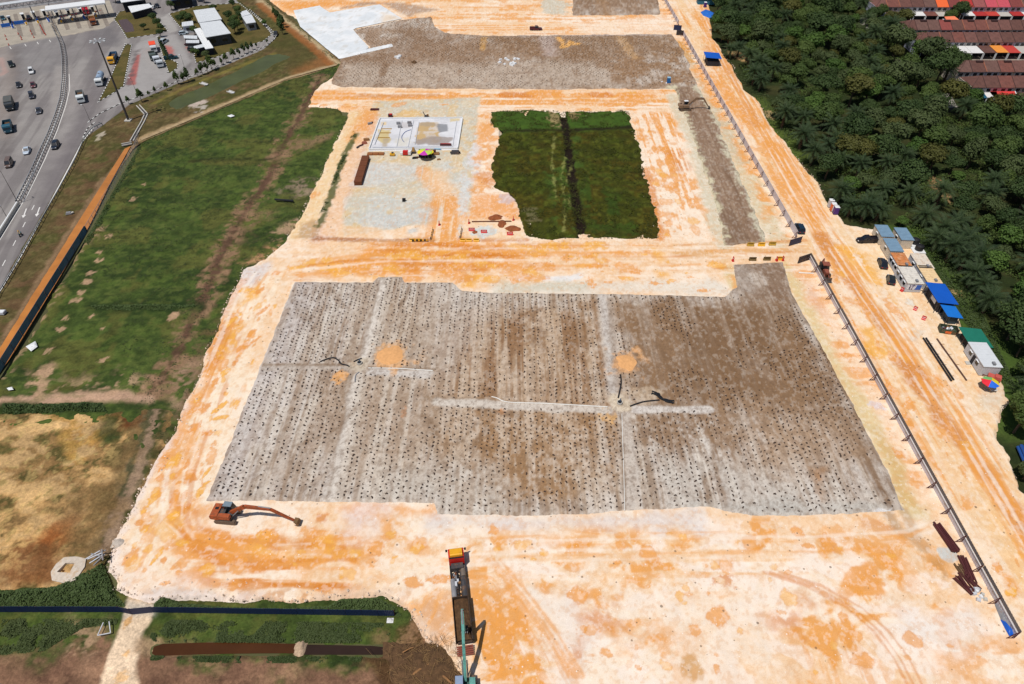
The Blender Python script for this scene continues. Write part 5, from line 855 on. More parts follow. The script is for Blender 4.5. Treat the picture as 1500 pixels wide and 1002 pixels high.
# rubbish skip
x, y = G(1387.5, 485.5); t = thing('rubbish_skip', 'open green and rust rubbish skip full of waste below the small blue canopy', 'skip', (x, y, 0), math.radians(-14)); SG = mat('skip_green', (62, 84, 66), rough=.7, amt=.3, dirt=.5, dirtc=(150, 92, 60))
m = MB(); 
for s in (-1, 1): m.box(0, s*.95, 0, 3.6, .1, 1.2).box(s*1.8, 0, 0, .1, 1.9, 1.2)
m.box(0, 0, .1, 3.6, 1.9, .1)
for k in range(5): m.box(-1.6+k*.8, -1.02, 0, .12, .1, 1.2)
m.build('body', SG, t); MB().box(-.2, -1.08, .25, 1.2, .04, .6).build('patch', ORB, t)
for k in range(7): MB().box(random.uniform(-1.3, 1.3), random.uniform(-.5, .5), .7, random.uniform(.4, 1), random.uniform(.3, .7), random.uniform(.3, .6), rz=random.uniform(0, 3)).build('waste', [WHT, MGR, WOOD, GREYW, MARO, BLKP, WHT][k], t)
# long pipes beside the road
for lab, a, b, n, m, r in (('pair of long black pipes lying side by side on the haul road', (1356, 496), (1397.5, 559), 2, BLKP, .19), ('single thin rusty pipe lying parallel to the black pipes', (1375.5, 497), (1419, 558), 1, mat('rusty_pipe', (96, 66, 56), rough=.8), .16)):
    A, B = GV(*a), GV(*b); t = thing('pipe_stack', lab, 'pipes', A, math.atan2(B.y-A.y, B.x-A.x)); L = (B-A).length
    for k in range(n): MB().cyl((0, (k-1)*3.2*r, r), (L-.3*k, (k-1)*3.2*r, r), r, 8).build('pipe', m, t)
    for k in range(4): MB().box(L*(k+.5)/4, 0, -.03, .15, n*.6+.3, .05).build('sleeper', WOOD, t)
# stacked steel by the fence
def steel_bundle(label, a, b, n, m, spread=.5, seed=1, sec=.14, fan=.0, name='steel_bundle'):
    A, B = GV(*a), GV(*b); L = (B-A).length; t = thing(name, label, 'steel bars', A, math.atan2(B.y-A.y, B.x-A.x)); r = random.Random(seed); pr = None
    for k in range(n):
        y = (k % 6-2.5)*spread*.34+r.uniform(-.06, .06); z = .1+(k//6)*.15
        if pr is None: o = MB().box(0, 0, 0, L, sec, sec).build('steel_bar', m, t); pr = o.data
        else: o = bpy.data.objects.new('steel_bar', pr); COL.objects.link(o); o.parent = t
        o.location = (L/2+r.uniform(-.35, .35), y, z); o.rotation_euler = (0, 0, r.uniform(-1, 1)*(.02+fan))
    return t
steel_bundle('long tidy bundle of maroon steel bars lying beside the hoarding', (1371, 768), (1399, 808), 14, MARO, .7, 3, fan=.03)
steel_bundle('shorter maroon steel bundle below the round grey sand patch', (1408, 817), (1424, 853), 12, MARO, .6, 4, fan=.02)
steel_bundle('fanned pile of loose maroon steel bars with sacks at its end', (1403, 842), (1427, 868), 14, MARO, 1.3, 5, fan=.2)
steel_bundle('short dark offcuts of steel between the maroon bundles', (1403, 828), (1413, 842), 8, mat('brown_steel', (110, 84, 58), rough=.8), .8, 6, fan=.05)
def sack_pile(label, p, n, m, seed, s=.5, rad=.8, name='sack_pile', cat='sacks'):
    x, y = G(*p); t = thing(name, label, cat, (x, y, 0)); r = random.Random(seed)
    for k in range(n): MB().box(r.uniform(-rad, rad), r.uniform(-rad, rad), r.uniform(0, .15), s*r.uniform(.8, 1.5), s*r.uniform(.6, 1), s*.5, rz=r.uniform(0, 3), tx=.8, ty=.75).build('sack', m[k % len(m)], t)
    return t
sack_pile('grey and white sacks at the foot of the fanned maroon bars', (1432, 871), 9, [GREYW, MGR, CONC, WHT], 3, .6, 1.0)
# tarpaulins and blue pipes
def tarp(label, pts, z, m, seed, name='tarpaulin', rough=.25, n=9):
    """draped sheet over a low heap, outline in photograph points"""
    P = WP(pts); cx = sum(p[0] for p in P)/len(P); cy = sum(p[1] for p in P)/len(P); r = random.Random(seed); V = [(0, 0, z)]; F = []; k = len(P); rings = 4
    for i in range(1, rings+1):
        for j in range(k*3):
            a, b = P[j//3], P[(j//3+1) % k]; f = (j % 3)/3; q = (a[0]+(b[0]-a[0])*f-cx, a[1]+(b[1]-a[1])*f-cy); s = i/rings
            V.append((q[0]*s, q[1]*s, z*(1-s**1.5)+.04+r.uniform(0, rough)*(1 if i < rings else .2)))
    m3 = k*3
    for j in range(m3): F.append((0, 1+j, 1+(j+1) % m3))
    for i in range(rings-1):
        for j in range(m3): a = 1+i*m3; F.append((a+j, a+m3+j, a+m3+(j+1) % m3, a+(j+1) % m3))
    o = MB().add(V, F).build(name, m); o.location = (cx, cy, 0); o.modifiers.new('thick', 'SOLIDIFY').thickness = .03; return tag(o, label, 'tarpaulin')
tarp('crumpled blue tarpaulin heap under the forest edge near the top of the road', [(1026, 18), (1034, 14), (1048, 20), (1050, 26), (1042, 28), (1030, 23)], .9, BLUE2, 3)
tarp('white sheet heap beside the blue tarpaulin at the forest edge', [(1049, 26), (1056, 25), (1058, 31), (1051, 33)], .8, WHT, 5)
tarp('blue tarpaulin draped against the near end of the long hoarding', [(1465, 908), (1469, 908), (1487, 930), (1478, 932)], .5, BLUE, 7, rough=.1)
tarp('pale tarpaulin slumped along the foot of the hoarding above the blue one', [(1456, 884), (1460, 884), (1486, 928), (1480, 926), (1466, 908)], .5, MGR, 9, rough=.1)
x, y = G(1033, 5); t = thing('store_shed', 'small white roofed shed with a blue side at the top edge of the forest', 'shed', (x, y, 0), -.05)
MB().box(0, 0, 0, 8, 4, 2.4).build('wall', mat('teal_wall', (40, 110, 140), rough=.6), t); MB().box(-1, 0, 2.4, 7, 4.6, .15).build('roof', WHT, t)
x, y = G(1032.5, 9.5); toilet('dark portable toilet in front of the small white shed', (1032.5, 10.5), PURP, WHT, 0)
A, B = GV(1490, 656), GV(1502, 684); t = thing('pipe_stack', 'stack of fat blue pipes at the right edge beside the dark bush', 'pipes', A, math.atan2(B.y-A.y, B.x-A.x))
for k, (yy, zz) in enumerate(((0, .3), (.62, .3), (1.24, .3), (.31, .82), (.93, .82))): MB().cyl((0, yy, zz), (5.2, yy, zz), .3, 10).build('pipe', BPIPE, t)
# machines behind the long hoarding: backhoe loader
x, y = G(1206.5, 401); t = thing('backhoe_loader', 'rusty red backhoe loader parked behind the top of the long hoarding', 'digger', (x, y, 0), heading((1204, 394), (1209, 408)))
RR = mat('rusty_red_machine', (150, 84, 66), rough=.65, amt=.25, dirt=.4, dirtc=(110, 80, 60))
MB().box(0, 0, .7, 3.6, 1.1, .8).box(1.3, 0, 1.3, 1.6, 1.0, .5).build('body', RR, t); c_ = MB().box(-.5, 0, 1.5, 1.5, 1.5, 1.1, tx=.9, ty=.9).build('cab', GLS, t); MB().box(-.5, 0, 2.6, 1.7, 1.7, .12).build('cab_roof', RR, t)
for sx, rr in ((-1.2, .75), (1.3, .5)):
    for s in (-1, 1): MB().cyl((sx, s*.95-.2, rr), (sx, s*.95+.2, rr), rr, 12).build('wheel', BLK, t)
MB().bar((1.5, .5, 1.2), (3.0, .5, .6), .18).bar((1.5, -.5, 1.2), (3.0, -.5, .6), .18).build('loader_arm', RR, t); MB().prism([(3.0, .1), (3.8, .1), (3.7, .25), (3.2, .3), (3.1, 1.0), (3.0, 1.0)], -1.1, 1.1).build('bucket', DGR, t)
MB().bar((-1.8, 0, 1.0), (-2.8, 0, 2.6), .25).bar((-2.8, 0, 2.6), (-3.5, 0, 1.0), .2).build('backhoe_arm', RR, t); MB().box(-3.6, 0, .3, .6, .7, .7).build('backhoe_bucket', DGR, t)

# ------------------------------------------------------------------ excavators
def excavator(label, at, rz_t, rz_h, body, dark, foot, knee, tip, buck, cabm, cat='excavator', s=1.0, cabside=1, bucketm=None):
    """foot, knee, tip, buck are (distance, height) along the boom in the house's own x direction"""
    t = thing('excavator', label, cat, at, rz_h, scale=s); d = rz_t-rz_h
    def rot(x, y): return (x*math.cos(d)-y*math.sin(d), x*math.sin(d)+y*math.cos(d))
    for sd in (-1, 1):
        cx, cy = rot(0, sd*1.15); m = MB(); prof = [(-1.9, .25), (-1.7, .0), (1.7, 0), (1.98, .3), (1.98, .6), (1.7, .85), (-1.7, .85), (-1.98, .6)]
        m.prism(prof, -.3, .3)
        for k in range(14): m.box(-1.75+k*.27, 0, .84, .13, .62, .05)
        o = m.build('track', TRK, t); o.location = (cx, cy, 0); o.rotation_euler = (0, 0, d)
    MB().box(0, 0, .5, 1.6, 1.8, .55, rz=d).build('undercarriage', dark, t)
    m = MB(); m.prism([(-2.3, 1.15), (-2.5, 1.3), (-2.5, 2.0), (-2.3, 2.25), (-1.0, 2.3), (-1.0, 1.15)], -1.35, 1.35); m.build('counterweight', body, t)
    MB().box(-.1, 0, 1.1, 2.6, 2.6, .25).build('deck', dark, t); MB().box(-.05, -cabside*.95, 1.35, 2.3, .8, .85).build('side_panel', body, t); MB().box(-.5, 0, 1.35, 1.0, 1.0, .7).build('engine', DGR, t); MB().box(-1.6, .3, 2.28, .6, .45, .08).build('exhaust', BLK, t)
    cy = cabside*.85; c_ = MB().prism([(-.4, 1.35), (1.35, 1.35), (1.35, 2.0), (1.0, 3.0), (-.4, 3.0)], cy-.5, cy+.5).build('cab', GLS, t); MB().box(.3, cy, 3.0, 1.5, 1.06, .1).build('cab_roof', cabm, c_); MB().box(-.42, cy, 1.35, .08, 1.04, 1.65).build('cab_back', body, c_)
    def arm(name, a, b, w0, w1, th, m, parent=None, bow=0.0):
        mb = MB(); n = 5; pts = []
        for i in range(n+1):
            f = i/n; pts.append((a[0]+(b[0]-a[0])*f, a[1]+(b[1]-a[1])*f+bow*math.sin(math.pi*f), w0+(w1-w0)*f))
        V = []; 
        for i, (x, z, w_) in enumerate(pts):
            dx = pts[min(i+1, n)][0]-pts[max(i-1, 0)][0]; dz = pts[min(i+1, n)][1]-pts[max(i-1, 0)][1]; l = math.hypot(dx, dz); nx, nz = -dz/l, dx/l
            V += [(x+nx*w_, -th, z+nz*w_), (x+nx*w_, th, z+nz*w_), (x-nx*w_, th, z-nz*w_), (x-nx*w_, -th, z-nz*w_)]
        F = [(3, 2, 1, 0), (n*4, n*4+1, n*4+2, n*4+3)]
        for i in range(n):
            for k in range(4): F.append((i*4+k, i*4+(k+1) % 4, i*4+4+(k+1) % 4, i*4+4+k))
        return mb.add(V, F).build(name, m, parent or t)
    bo = arm('boom', foot, knee, .32, .42, .2, body); b2 = arm('upper_boom', knee, tip, .40, .26, .19, body) if (knee != tip) else None
    st = arm('stick', tip, buck, .30, .16, .17, body)
    for sy in (-.34, .34): MB().cyl((foot[0]+.3, sy, foot[1]-.6), (foot[0]*.45+knee[0]*.55, sy, foot[1]*.45+knee[1]*.55-.1), .1, 8).build('hydraulic_cylinder', MGR, bo)
    k2 = (knee[0]*.45+tip[0]*.55, knee[1]*.45+tip[1]*.55+.5); MB().cyl((k2[0], 0, k2[1]), (tip[0]*.97+buck[0]*.03, 0, tip[1]+.35), .11, 8).build('stick_cylinder', body if cabm == DTEAL else MGR, st)
    bx, bz = buck; m = MB(); m.prism([(bx-.1, bz+.25), (bx+.55, bz+.15), (bx+.8, bz-.35), (bx+.55, bz-.75), (bx+.1, bz-.8), (bx+.35, bz-.35)], -.55, .55); m.build('bucket', bucketm or DGR, t)
    for s_ in range(4): MB().box(bx+.02, -.4+s_*.27, bz-.86, .3, .1, .1).build('bucket_tooth', MGR, t)
    return t
# orange long reach machine on the south-west apron
HP = GV(335, 758.5, 0); TIPW, BKW, KNW = GV(399, 745.6, 4.0), GV(437, 763.5, 1.2), GV(353, 743.5, 4.3)
rzh = math.atan2(BKW.y-HP.y, BKW.x-HP.x)+.01
def dist(p): return math.cos(rzh)*(p.x-HP.x)+math.sin(rzh)*(p.y-HP.y)
excavator('orange long reach excavator with a grey cab roof, its arm stretched along the field edge', HP, heading((326, 764), (355, 766.5)), rzh, ORNG, DGR, (1.0, 1.9), (dist(KNW)+.5, 4.1), (dist(TIPW), 4.0), (dist(BKW), 1.1), mat('cab_roof_grey', (122, 138, 150), rough=.5), cabside=1, bucketm=mat('bucket_brown', (122, 92, 58), rough=.8), s=.95)
# teal machine at the bottom edge, loading the truck
HT = GV(683, 1014, 0); tipw = GV(677, 895, 10.0); rzt = math.atan2(tipw.y-HT.y, tipw.x-HT.x)
dt = math.hypot(tipw.x-HT.x, tipw.y-HT.y)
excavator('teal excavator at the bottom edge reaching its tall boom over the truck bed', HT, rzt+.05, rzt, TEAL, DTEAL, (.9, 1.9), (dt*.55, 6.9), (dt, 10.0), (dt+.25, 3.9), mat('cab_roof_blue_grey', (140, 158, 186), rough=.4), cabside=1, bucketm=mat('bucket_dark', (52, 44, 40), rough=.8))
# small brown machine on the strip
HS = GV(1003, 161, 0); excavator('small dust brown excavator working on the brown strip inside the pale hoarding', HS, .1, .05, mat('brown_machine', (140, 112, 88), rough=.7, amt=.25), DGR, (1.0, 1.9), (3.6, 4.2), (6.4, 4.0), (8.6, 1.0), WHT, s=.95)
# ------------------------------------------------------------------ truck being loaded
fr = GV(667, 802, 2.6); re = GV(680, 938, 1.3); rzk = math.atan2(fr.y-re.y, fr.x-re.x); Lk = math.hypot(fr.x-re.x, fr.y-re.y)
t = thing('tipper_truck', 'long dusty truck with a red and yellow cab and a bed full of dark soil', 'truck', (re.x, re.y, 0), rzk)
KR = mat('truck_red', (206, 38, 30), rough=.4, amt=.1, dirt=.1); KY = mat('truck_yellow', (246, 178, 40), rough=.45, amt=.08, dirt=.1); SOIL = mat('truck_soil', (92, 66, 42), rough=1, amt=.45, sc=2.5, bump=1, bsc=5)
Fx = Lk
MB().prism([(Fx-2.1, .6), (Fx, .6), (Fx+.05, 1.5), (Fx-.25, 2.75), (Fx-2.1, 2.75)], -1.22, 1.22).build('cab', KR, t)
MB().prism([(Fx-1.75, 2.78), (Fx-.25, 2.78), (Fx-.45, 3.0), (Fx-1.5, 3.25), (Fx-1.7, 3.2)], -.98, .98).build('roof_fairing', KY, t); MB().box(Fx-1.95, 0, 2.76, .24, 2.3, .1).build('roof_gap', BLK, t); MB().add([(Fx+.06, -1.1, 1.55), (Fx+.06, 1.1, 1.55), (Fx-.2, 1.02, 2.6), (Fx-.2, -1.02, 2.6)], [(0, 1, 2, 3)]).build('windscreen', GLS, t)
for s in (-1, 1): MB().box(Fx-.1, s*1.5, 1.8, .12, .3, .55).bar((Fx-.1, s*1.2, 2.2), (Fx-.1, s*1.5, 2.2), .05).build('mirror', BLK, t); MB().box(Fx-.9, s*1.23, 1.65, .9, .02, .7).build('side_window', GLS, t); MB().box(Fx+.06, s*.9, .8, .06, .35, .22).build('headlight', WHT, t)
ch = MB()
for s in (-1, 1): ch.box(Fx/2+.6, s*.42, .75, Fx-1.2, .14, .35)
for k in range(12): ch.box(3+k*.75, 0, .8, .12, .8, .2)
ch.build('chassis_rail', DGR, t)
bd0, bd1 = -.3, 6.3; tk = bd1
MB().box(Fx-2.7, 0, .9, .9, 1.9, .9).build('gearbox_cover', DGR, t); MB().cyl((Fx-3.1, .1, 1.2), (Fx-2.5, .1, 1.2), .3, 10).build('air_tank', mat('pink_tank', (200, 120, 105), rough=.6), t)
for k in range(16):
    r_ = random.Random(k); MB().box(Fx-3.6-r_.uniform(0, 3.2), r_.uniform(-.9, .9), .9+r_.uniform(0, .3), r_.uniform(.2, .8), r_.uniform(.15, .4), r_.uniform(.15, .45)).build('machinery', [DGR, MGR, BRN, BLK, WOOD, GREYW][k % 6], t)
MB().cyl((tk+.2, .85, 1.25), (tk+3.4, .85, 1.25), .42, 12).build('side_tank', MGR, t); MB().cyl((tk+.2, -.8, 1.25), (tk+3.6, -.8, 1.25), .46, 12).build('side_tank', DGR, t); MB().cyl((tk+3.8, -.85, 1.2), (tk+5.6, -.85, 1.2), .38, 12).build('side_tank', mat('dusty_tank', (120, 108, 98), rough=.7), t); MB().cyl((tk+.1, 0, 1.15), (tk+5.2, 0, 1.15), .1, 8).build('drive_shaft', BLK, t)
b = MB()
for s in (-1, 1): b.box((bd0+bd1)/2, s*1.2, 1.0, bd1-bd0, .1, 1.15)
b.box(bd1, 0, 1.0, .1, 2.4, 1.3).box((bd0+bd1)/2, 0, .98, bd1-bd0, 2.4, .1); b.build('bed', mat('bed_steel', (74, 56, 44), rough=.8, amt=.3), t)
sv = MB(); nn = 12
V = [((bd0+.1)+(bd1-bd0-.2)*i/nn, -1.12+2.24*j/6, 1.55+.35*math.sin(math.pi*j/6)+random.uniform(-.12, .14)) for i in range(nn+1) for j in range(7)]
sv.add(V, [(i*7+j, (i+1)*7+j, (i+1)*7+j+1, i*7+j+1) for i in range(nn) for j in range(6)]).build('soil_load', SOIL, t)
g_ = MB()
for k in range(5): g_.box(bd0-.35-k*.28, 0, .75-k*.06, .22, 2.4, .08)
g_.build('tailgate_ramp', mat('ramp_red', (140, 74, 56), rough=.8, amt=.25), t)
wm = None
for x in (Fx-1.2, tk+5.8, tk+4.6, .6, 1.9, 3.2):
    for s in (-1, 1):
        if wm is None: o = MB().cyl((0, -.17, 0), (0, .17, 0), .52, 14).build('wheel', BLK, t); wm = o.data
        else: o = bpy.data.objects.new('wheel', wm); COL.objects.link(o); o.parent = t
        o.location = (x, s*1.05, .52)
# brush and earth beside it
r_ = random.Random(12); mb = MB()
for k in range(1000):
    px, py = r_.gauss(630, 28), r_.gauss(975, 24)
    if py < 935 or px > 682 or px < 540: continue
    x, y = G(px, py); a = r_.uniform(0, 6.3); l = r_.uniform(.4, 2.0); z = r_.uniform(0, .9)
    mb.tube([(x, y, z-.35), (x+l*math.cos(a), y+l*math.sin(a), z+r_.uniform(-.4, .3)-.2)], r_.uniform(.008, .028), 3, cap=False)
tag(mb.build('brush_debris', mat('dry_brush', (150, 118, 78), rough=.95, amt=.4, sc=.8)), kind='stuff')
for k, (a, b, rr) in enumerate((((604, 990), (628, 975), .22), ((648, 990), (662, 1003), .2), ((590, 957), (606, 950), .1))):
    A, B = GV(*a), GV(*b); o = MB().tube([(A.x, A.y, .25), ((A.x+B.x)/2, (A.y+B.y)/2, .5), (B.x, B.y, .4)], rr, 8, rr*.7).build('felled_log', WOOD)
    tag(o, ['pale felled log lying on the left of the brush heap', 'pale felled log lying beside the teal excavator', 'thin broken branch at the top of the brush heap'][k], 'log')
mnd = MB(); n = 30; V = []
for i in range(n+1):
    for j in range(n+1):
        px, py = 560+130*i/n, 935+90*j/n; x, y = G(px, py); f = math.sin(math.pi*i/n)*math.sin(math.pi*min(1, j/n*1.0)); V.append((x, y, -.7+1.3*f+.5*(vnoise(x*.9, y*.9, 5)-.4)*f*2+.25*(vnoise(x*2.5, y*2.5, 6)-.5)*f*2))
mnd.add(V, [(i*(n+1)+j, i*(n+1)+j+1, (i+1)*(n+1)+j+1, (i+1)*(n+1)+j) for i in range(n) for j in range(n)])
tag(mnd.build('earth_mound', EARTH, smooth=True), kind='structure')
# ------------------------------------------------------------------ foliage
def crown_mesh(name, m, rx, ry, rz, n, leaf, seed, lobes=9, zc=0.0, cone=0.0):
    """a crown of leaf clumps: many small bent leaf faces over uneven lobes"""
    r = random.Random(seed); L = []
    for k in range(lobes):
        a = r.uniform(0, 6.283); d = math.sqrt(r.random())*.62; h = r.uniform(-.35, .6)
        L.append((math.cos(a)*d*rx, math.sin(a)*d*ry, h*rz*(1-d*.5), r.uniform(.34, .56)))
    L.append((0, 0, .3*rz, .6))
    V = []; F = []
    for i in range(n):
        lx, ly, lz, s = L[r.randrange(len(L))]
        while True:
            v = Vector((r.uniform(-1, 1), r.uniform(-1, 1), r.uniform(-.75, 1)))
            if .05 < v.length < 1: break
        v.normalize(); q = r.uniform(.72, 1.06)
        p = Vector((lx+v.x*q*s*rx, ly+v.y*q*s*ry, lz+v.z*q*s*rz*.9))
        if cone: f = max(.08, 1-cone*(p.z+rz)/(2*rz)); p.x *= f; p.y *= f
        nrm = (v+Vector((r.uniform(-.45, .45), r.uniform(-.45, .45), r.uniform(.1, .7)))).normalized()
        u = nrm.orthogonal().normalized(); w_ = nrm.cross(u); a = r.uniform(0, 6.28); u, w_ = u*math.cos(a)+w_*math.sin(a), w_*math.cos(a)-u*math.sin(a)
        l = leaf*r.uniform(.6, 1.35); b = len(V)
        V += [p-u*l*.5, p+w_*l*.36+nrm*l*.08, p+u*l*.5-nrm*l*.1, p-w_*l*.36]; F.append((b, b+1, b+2, b+3))
    me = bpy.data.meshes.new(name); me.from_pydata([(v[0], v[1], v[2]+zc) for v in V], [], F); me.update(); me.materials.append(m); return me
def mobj(name, me, parent=None):
    o = bpy.data.objects.new(name, me); COL.objects.link(o); o.parent = parent; return o
LEAFM = [leaf_mat('leaf_dark', (.026, .052, .015), (.064, .102, .028)), leaf_mat('leaf_mid', (.044, .080, .019), (.098, .142, .032)), leaf_mat('leaf_olive', (.066, .072, .016), (.116, .114, .026)), leaf_mat('leaf_fresh', (.046, .098, .018), (.096, .164, .032)), leaf_mat('leaf_grey', (.046, .072, .024), (.090, .118, .040))]
PALMM = leaf_mat('palm_leaf', (.024, .048, .019), (.060, .092, .034), sc=.6); BARK = mat('bark', (92, 76, 60), rough=.95, amt=.35, sc=2, bump=.8); PBARK = mat('palm_bark', (84, 66, 48), rough=1, amt=.4, sc=3, bump=1)
def trunk_mesh(name, h, r0, r1, limbs, spread, seed):
    r = random.Random(seed); mb = MB(); mb.tube([(0, 0, 0), (r.uniform(-.2, .2), r.uniform(-.2, .2), h*.5), (r.uniform(-.3, .3), r.uniform(-.3, .3), h)], r0, 7, r1)
    for k in range(limbs):
        a = 6.283*k/limbs+r.uniform(-.4, .4); z = h*r.uniform(.55, .95); d = spread*r.uniform(.6, 1); mb.tube([(0, 0, z), (math.cos(a)*d*.5, math.sin(a)*d*.5, z+d*.45), (math.cos(a)*d, math.sin(a)*d, z+d*.7)], r1*.8, 5, r1*.25)
    me = bpy.data.meshes.new(name); me.from_pydata(mb.v, [], mb.f); me.materials.append(BARK); me.update(); return me
BL = []                                                  # broadleaf kinds: (crown mesh, trunk mesh, kind)
KINDS = [('dark', 0, 4.6, 3.6, 6.2), ('mid', 1, 4.2, 3.2, 5.6), ('olive', 2, 4.8, 2.7, 6.2), ('fresh', 3, 3.6, 3.0, 4.6), ('grey', 4, 4.2, 3.0, 5.4), ('dark', 0, 5.6, 4.2, 7.0), ('mid', 1, 3.4, 3.4, 5.0), ('grey', 4, 3.4, 3.6, 4.8)]
for i, (kd, mi, rx, rz, zc) in enumerate(KINDS):
    BL.append((crown_mesh('crown', LEAFM[mi], rx, rx*.94, rz, 2300, .62, 50+i, lobes=10+i % 4, zc=zc), trunk_mesh('trunk', zc*.85, .32, .16, 6, rx*.6, 70+i), kd))
def palm_crown(seed, nf=30, fl=4.6):
    r = random.Random(seed); V = []; F = []
    for k in range(nf):
        az = k*2.39996+r.uniform(-.15, .15); el = R(78)-R(92)*(k/nf)**1.05+r.uniform(-.08, .08); L = fl*r.uniform(.85, 1.1); n = 9; p = Vector((0, 0, 0)); ang = el; pts = []
        for i in range(n+1): pts.append((Vector(p), ang)); p = p+Vector((math.cos(ang), 0, math.sin(ang)))*(L/n); ang -= (.11+.05*(i/n))*1.15
        ca, sa = math.cos(az), math.sin(az)
        def tr(v): return (v.x*ca-v.y*sa, v.x*sa+v.y*ca, v.z)
        for i in range(n):
            for sub in (0, .5):
                f = (i+sub)/n; a, b = pts[i][0], pts[i+1][0]; q = a+(b-a)*sub; dr = (b-a).normalized(); ll = .95*math.sin(math.pi*min(1, .12+.86*f))**.7*L/4.6
                if f < .12: continue
                for s in (-1, 1):
                    o = Vector((dr.x*.45, s*.8, dr.z*.45-.42-r.uniform(0, .25))).normalized()*ll*r.uniform(.85, 1.1); wv = dr*.085; b0 = len(V)
                    V += [tr(q-wv), tr(q+wv), tr(q+o+wv*.3), tr(q+o-wv*.3)]; F.append((b0, b0+1, b0+2, b0+3))
            b0 = len(V); a, b = pts[i][0], pts[i+1][0]; w_ = Vector((0, .06*(1-i/n)+.015, 0)); V += [tr(a-w_), tr(a+w_), tr(b+w_), tr(b-w_)]; F.append((b0, b0+1, b0+2, b0+3))
    me = bpy.data.meshes.new('crown'); me.from_pydata(V, [], F); me.update(); me.materials.append(PALMM); return me
PC = [palm_crown(s, nf, fl) for s, nf, fl in ((1, 32, 4.6), (2, 28, 4.2), (3, 34, 5.0))]
mb = MB(); mb.tube([(0, 0, 0), (.1, .05, 3), (0, 0, 6)], .42, 8, .36)
for k in range(26): a = k*2.4; mb.bar((math.cos(a)*.36, math.sin(a)*.36, .6+k*.2), (math.cos(a)*.62, math.sin(a)*.62, .95+k*.2), .14)
PT = bpy.data.meshes.new('trunk'); PT.from_pydata(mb.v, [], mb.f); PT.materials.append(PBARK); PT.update()
def inpoly(P, x, y): return sdf(P, np.array([float(x)]), np.array([float(y)]))[0]
FW = WP(FOREST); VW = WP(VILL)
rf = random.Random(31); PTS = []
def far_enough(x, y, d):
    for a, b, c in PTS:
        if (a-x)**2+(b-y)**2 < (d*.5+c*.5)**2: return False
    return True
CLEAR = [(GV(1478, 152), 10), (GV(1440, 158), 6), (GV(1330, 20), 4), (GV(1370, 268), 5.5), (GV(1384, 286), 3), (GV(1388, 150), 6), (GV(1335, 96), 5), (GV(1395, 425), 4.5), (GV(1125, 165), 4), (GV(1345, 362), 4), (GV(1390, 440), 5), (GV(1412, 470), 4)]
def palm(x, y, lab, grp, s=1.0, z=None):
    t = thing('oil_palm', lab, 'palm', (x, y, -.5 if z is None else z), rf.uniform(0, 6.28), grp, s)
    h = rf.uniform(.62, 1.0); o = mobj('trunk', PT, t); o.scale = (1, 1, h); c = mobj('crown', PC[rf.randrange(3)], t); c.location = (0, 0, 6*h-.1); return t
def tree(x, y, kind, s, lab, grp, z=-.5):
    t = thing('broadleaf_tree', lab, 'tree', (x, y, z), rf.uniform(0, 6.28), grp, s); c, tr, kd = BL[kind]; mobj('trunk', tr, t); o = mobj('crown', c, t); o.scale = (rf.uniform(.9, 1.12), rf.uniform(.9, 1.12), rf.uniform(.88, 1.15)); return t
# palms that show singly along the edge of the track
EDGE = [((1068, 84), 'oil palm standing by itself at the edge of the upper sandy road'), ((1080, 82), 'second oil palm beside the upper sandy road, close to the lone one'), ((1102, 124), 'oil palm leaning over the upper road with long fallen fronds'), ((1112, 132), 'oil palm just behind the leaning one by the upper road'), ((1147, 158), 'oil palm above the small grassy bank beside the road'), ((1152, 148), 'oil palm with dark trunk behind the grassy bank'), ((1130, 118), 'tall oil palm deep behind the upper road palms'), ((1172, 190), 'oil palm over the grassy bank beside the bright green tree'), ((1226, 296), 'oil palm hanging over the portable toilets'), ((1242, 316), 'oil palm with long drooping fronds right of the portable toilets'), ((1262, 322), 'oil palm directly behind the black pickup and toilets'), ((1283, 322), 'oil palm behind the farthest blue roofed cabin'), ((1272, 306), 'oil palm in the second row behind the portable toilets'), ((1366, 366), 'oil palm beside the black water tanks'), ((1385, 384), 'oil palm behind the white site cabins'), ((1376, 350), 'oil palm in the second row behind the water tanks'), ((1418, 418), 'oil palm beside the large blue canopy with spreading fronds'), ((1440, 456), 'oil palm overhanging the grass behind the small blue canopy'), ((1405, 395), 'oil palm in the grove above the blue canopy'), ((1432, 432), 'oil palm just above the green shelter grass strip'), ((1470, 470), 'oil palm at the right side above the pale grey cabin'), ((1350, 330), 'oil palm above the nearest blue roofed cabin'), ((1395, 340), 'oil palm rising in the middle of the grove above the cabins'), ((1410, 366), 'oil palm in the grove above the white cabins'), ((1428, 392), 'oil palm in the grove to the right of the blue canopy'), ((1206, 232), 'oil palm over the road bend above the toilets'), ((1225, 250), 'oil palm in the second row at the road bend')]
for (px, py), lab in EDGE:
    x, y = G(px, py); PTS.append((x, y, 5.5)); palm(x, y, lab, 'oil palms along the sandy road', rf.uniform(.82, 1.02))
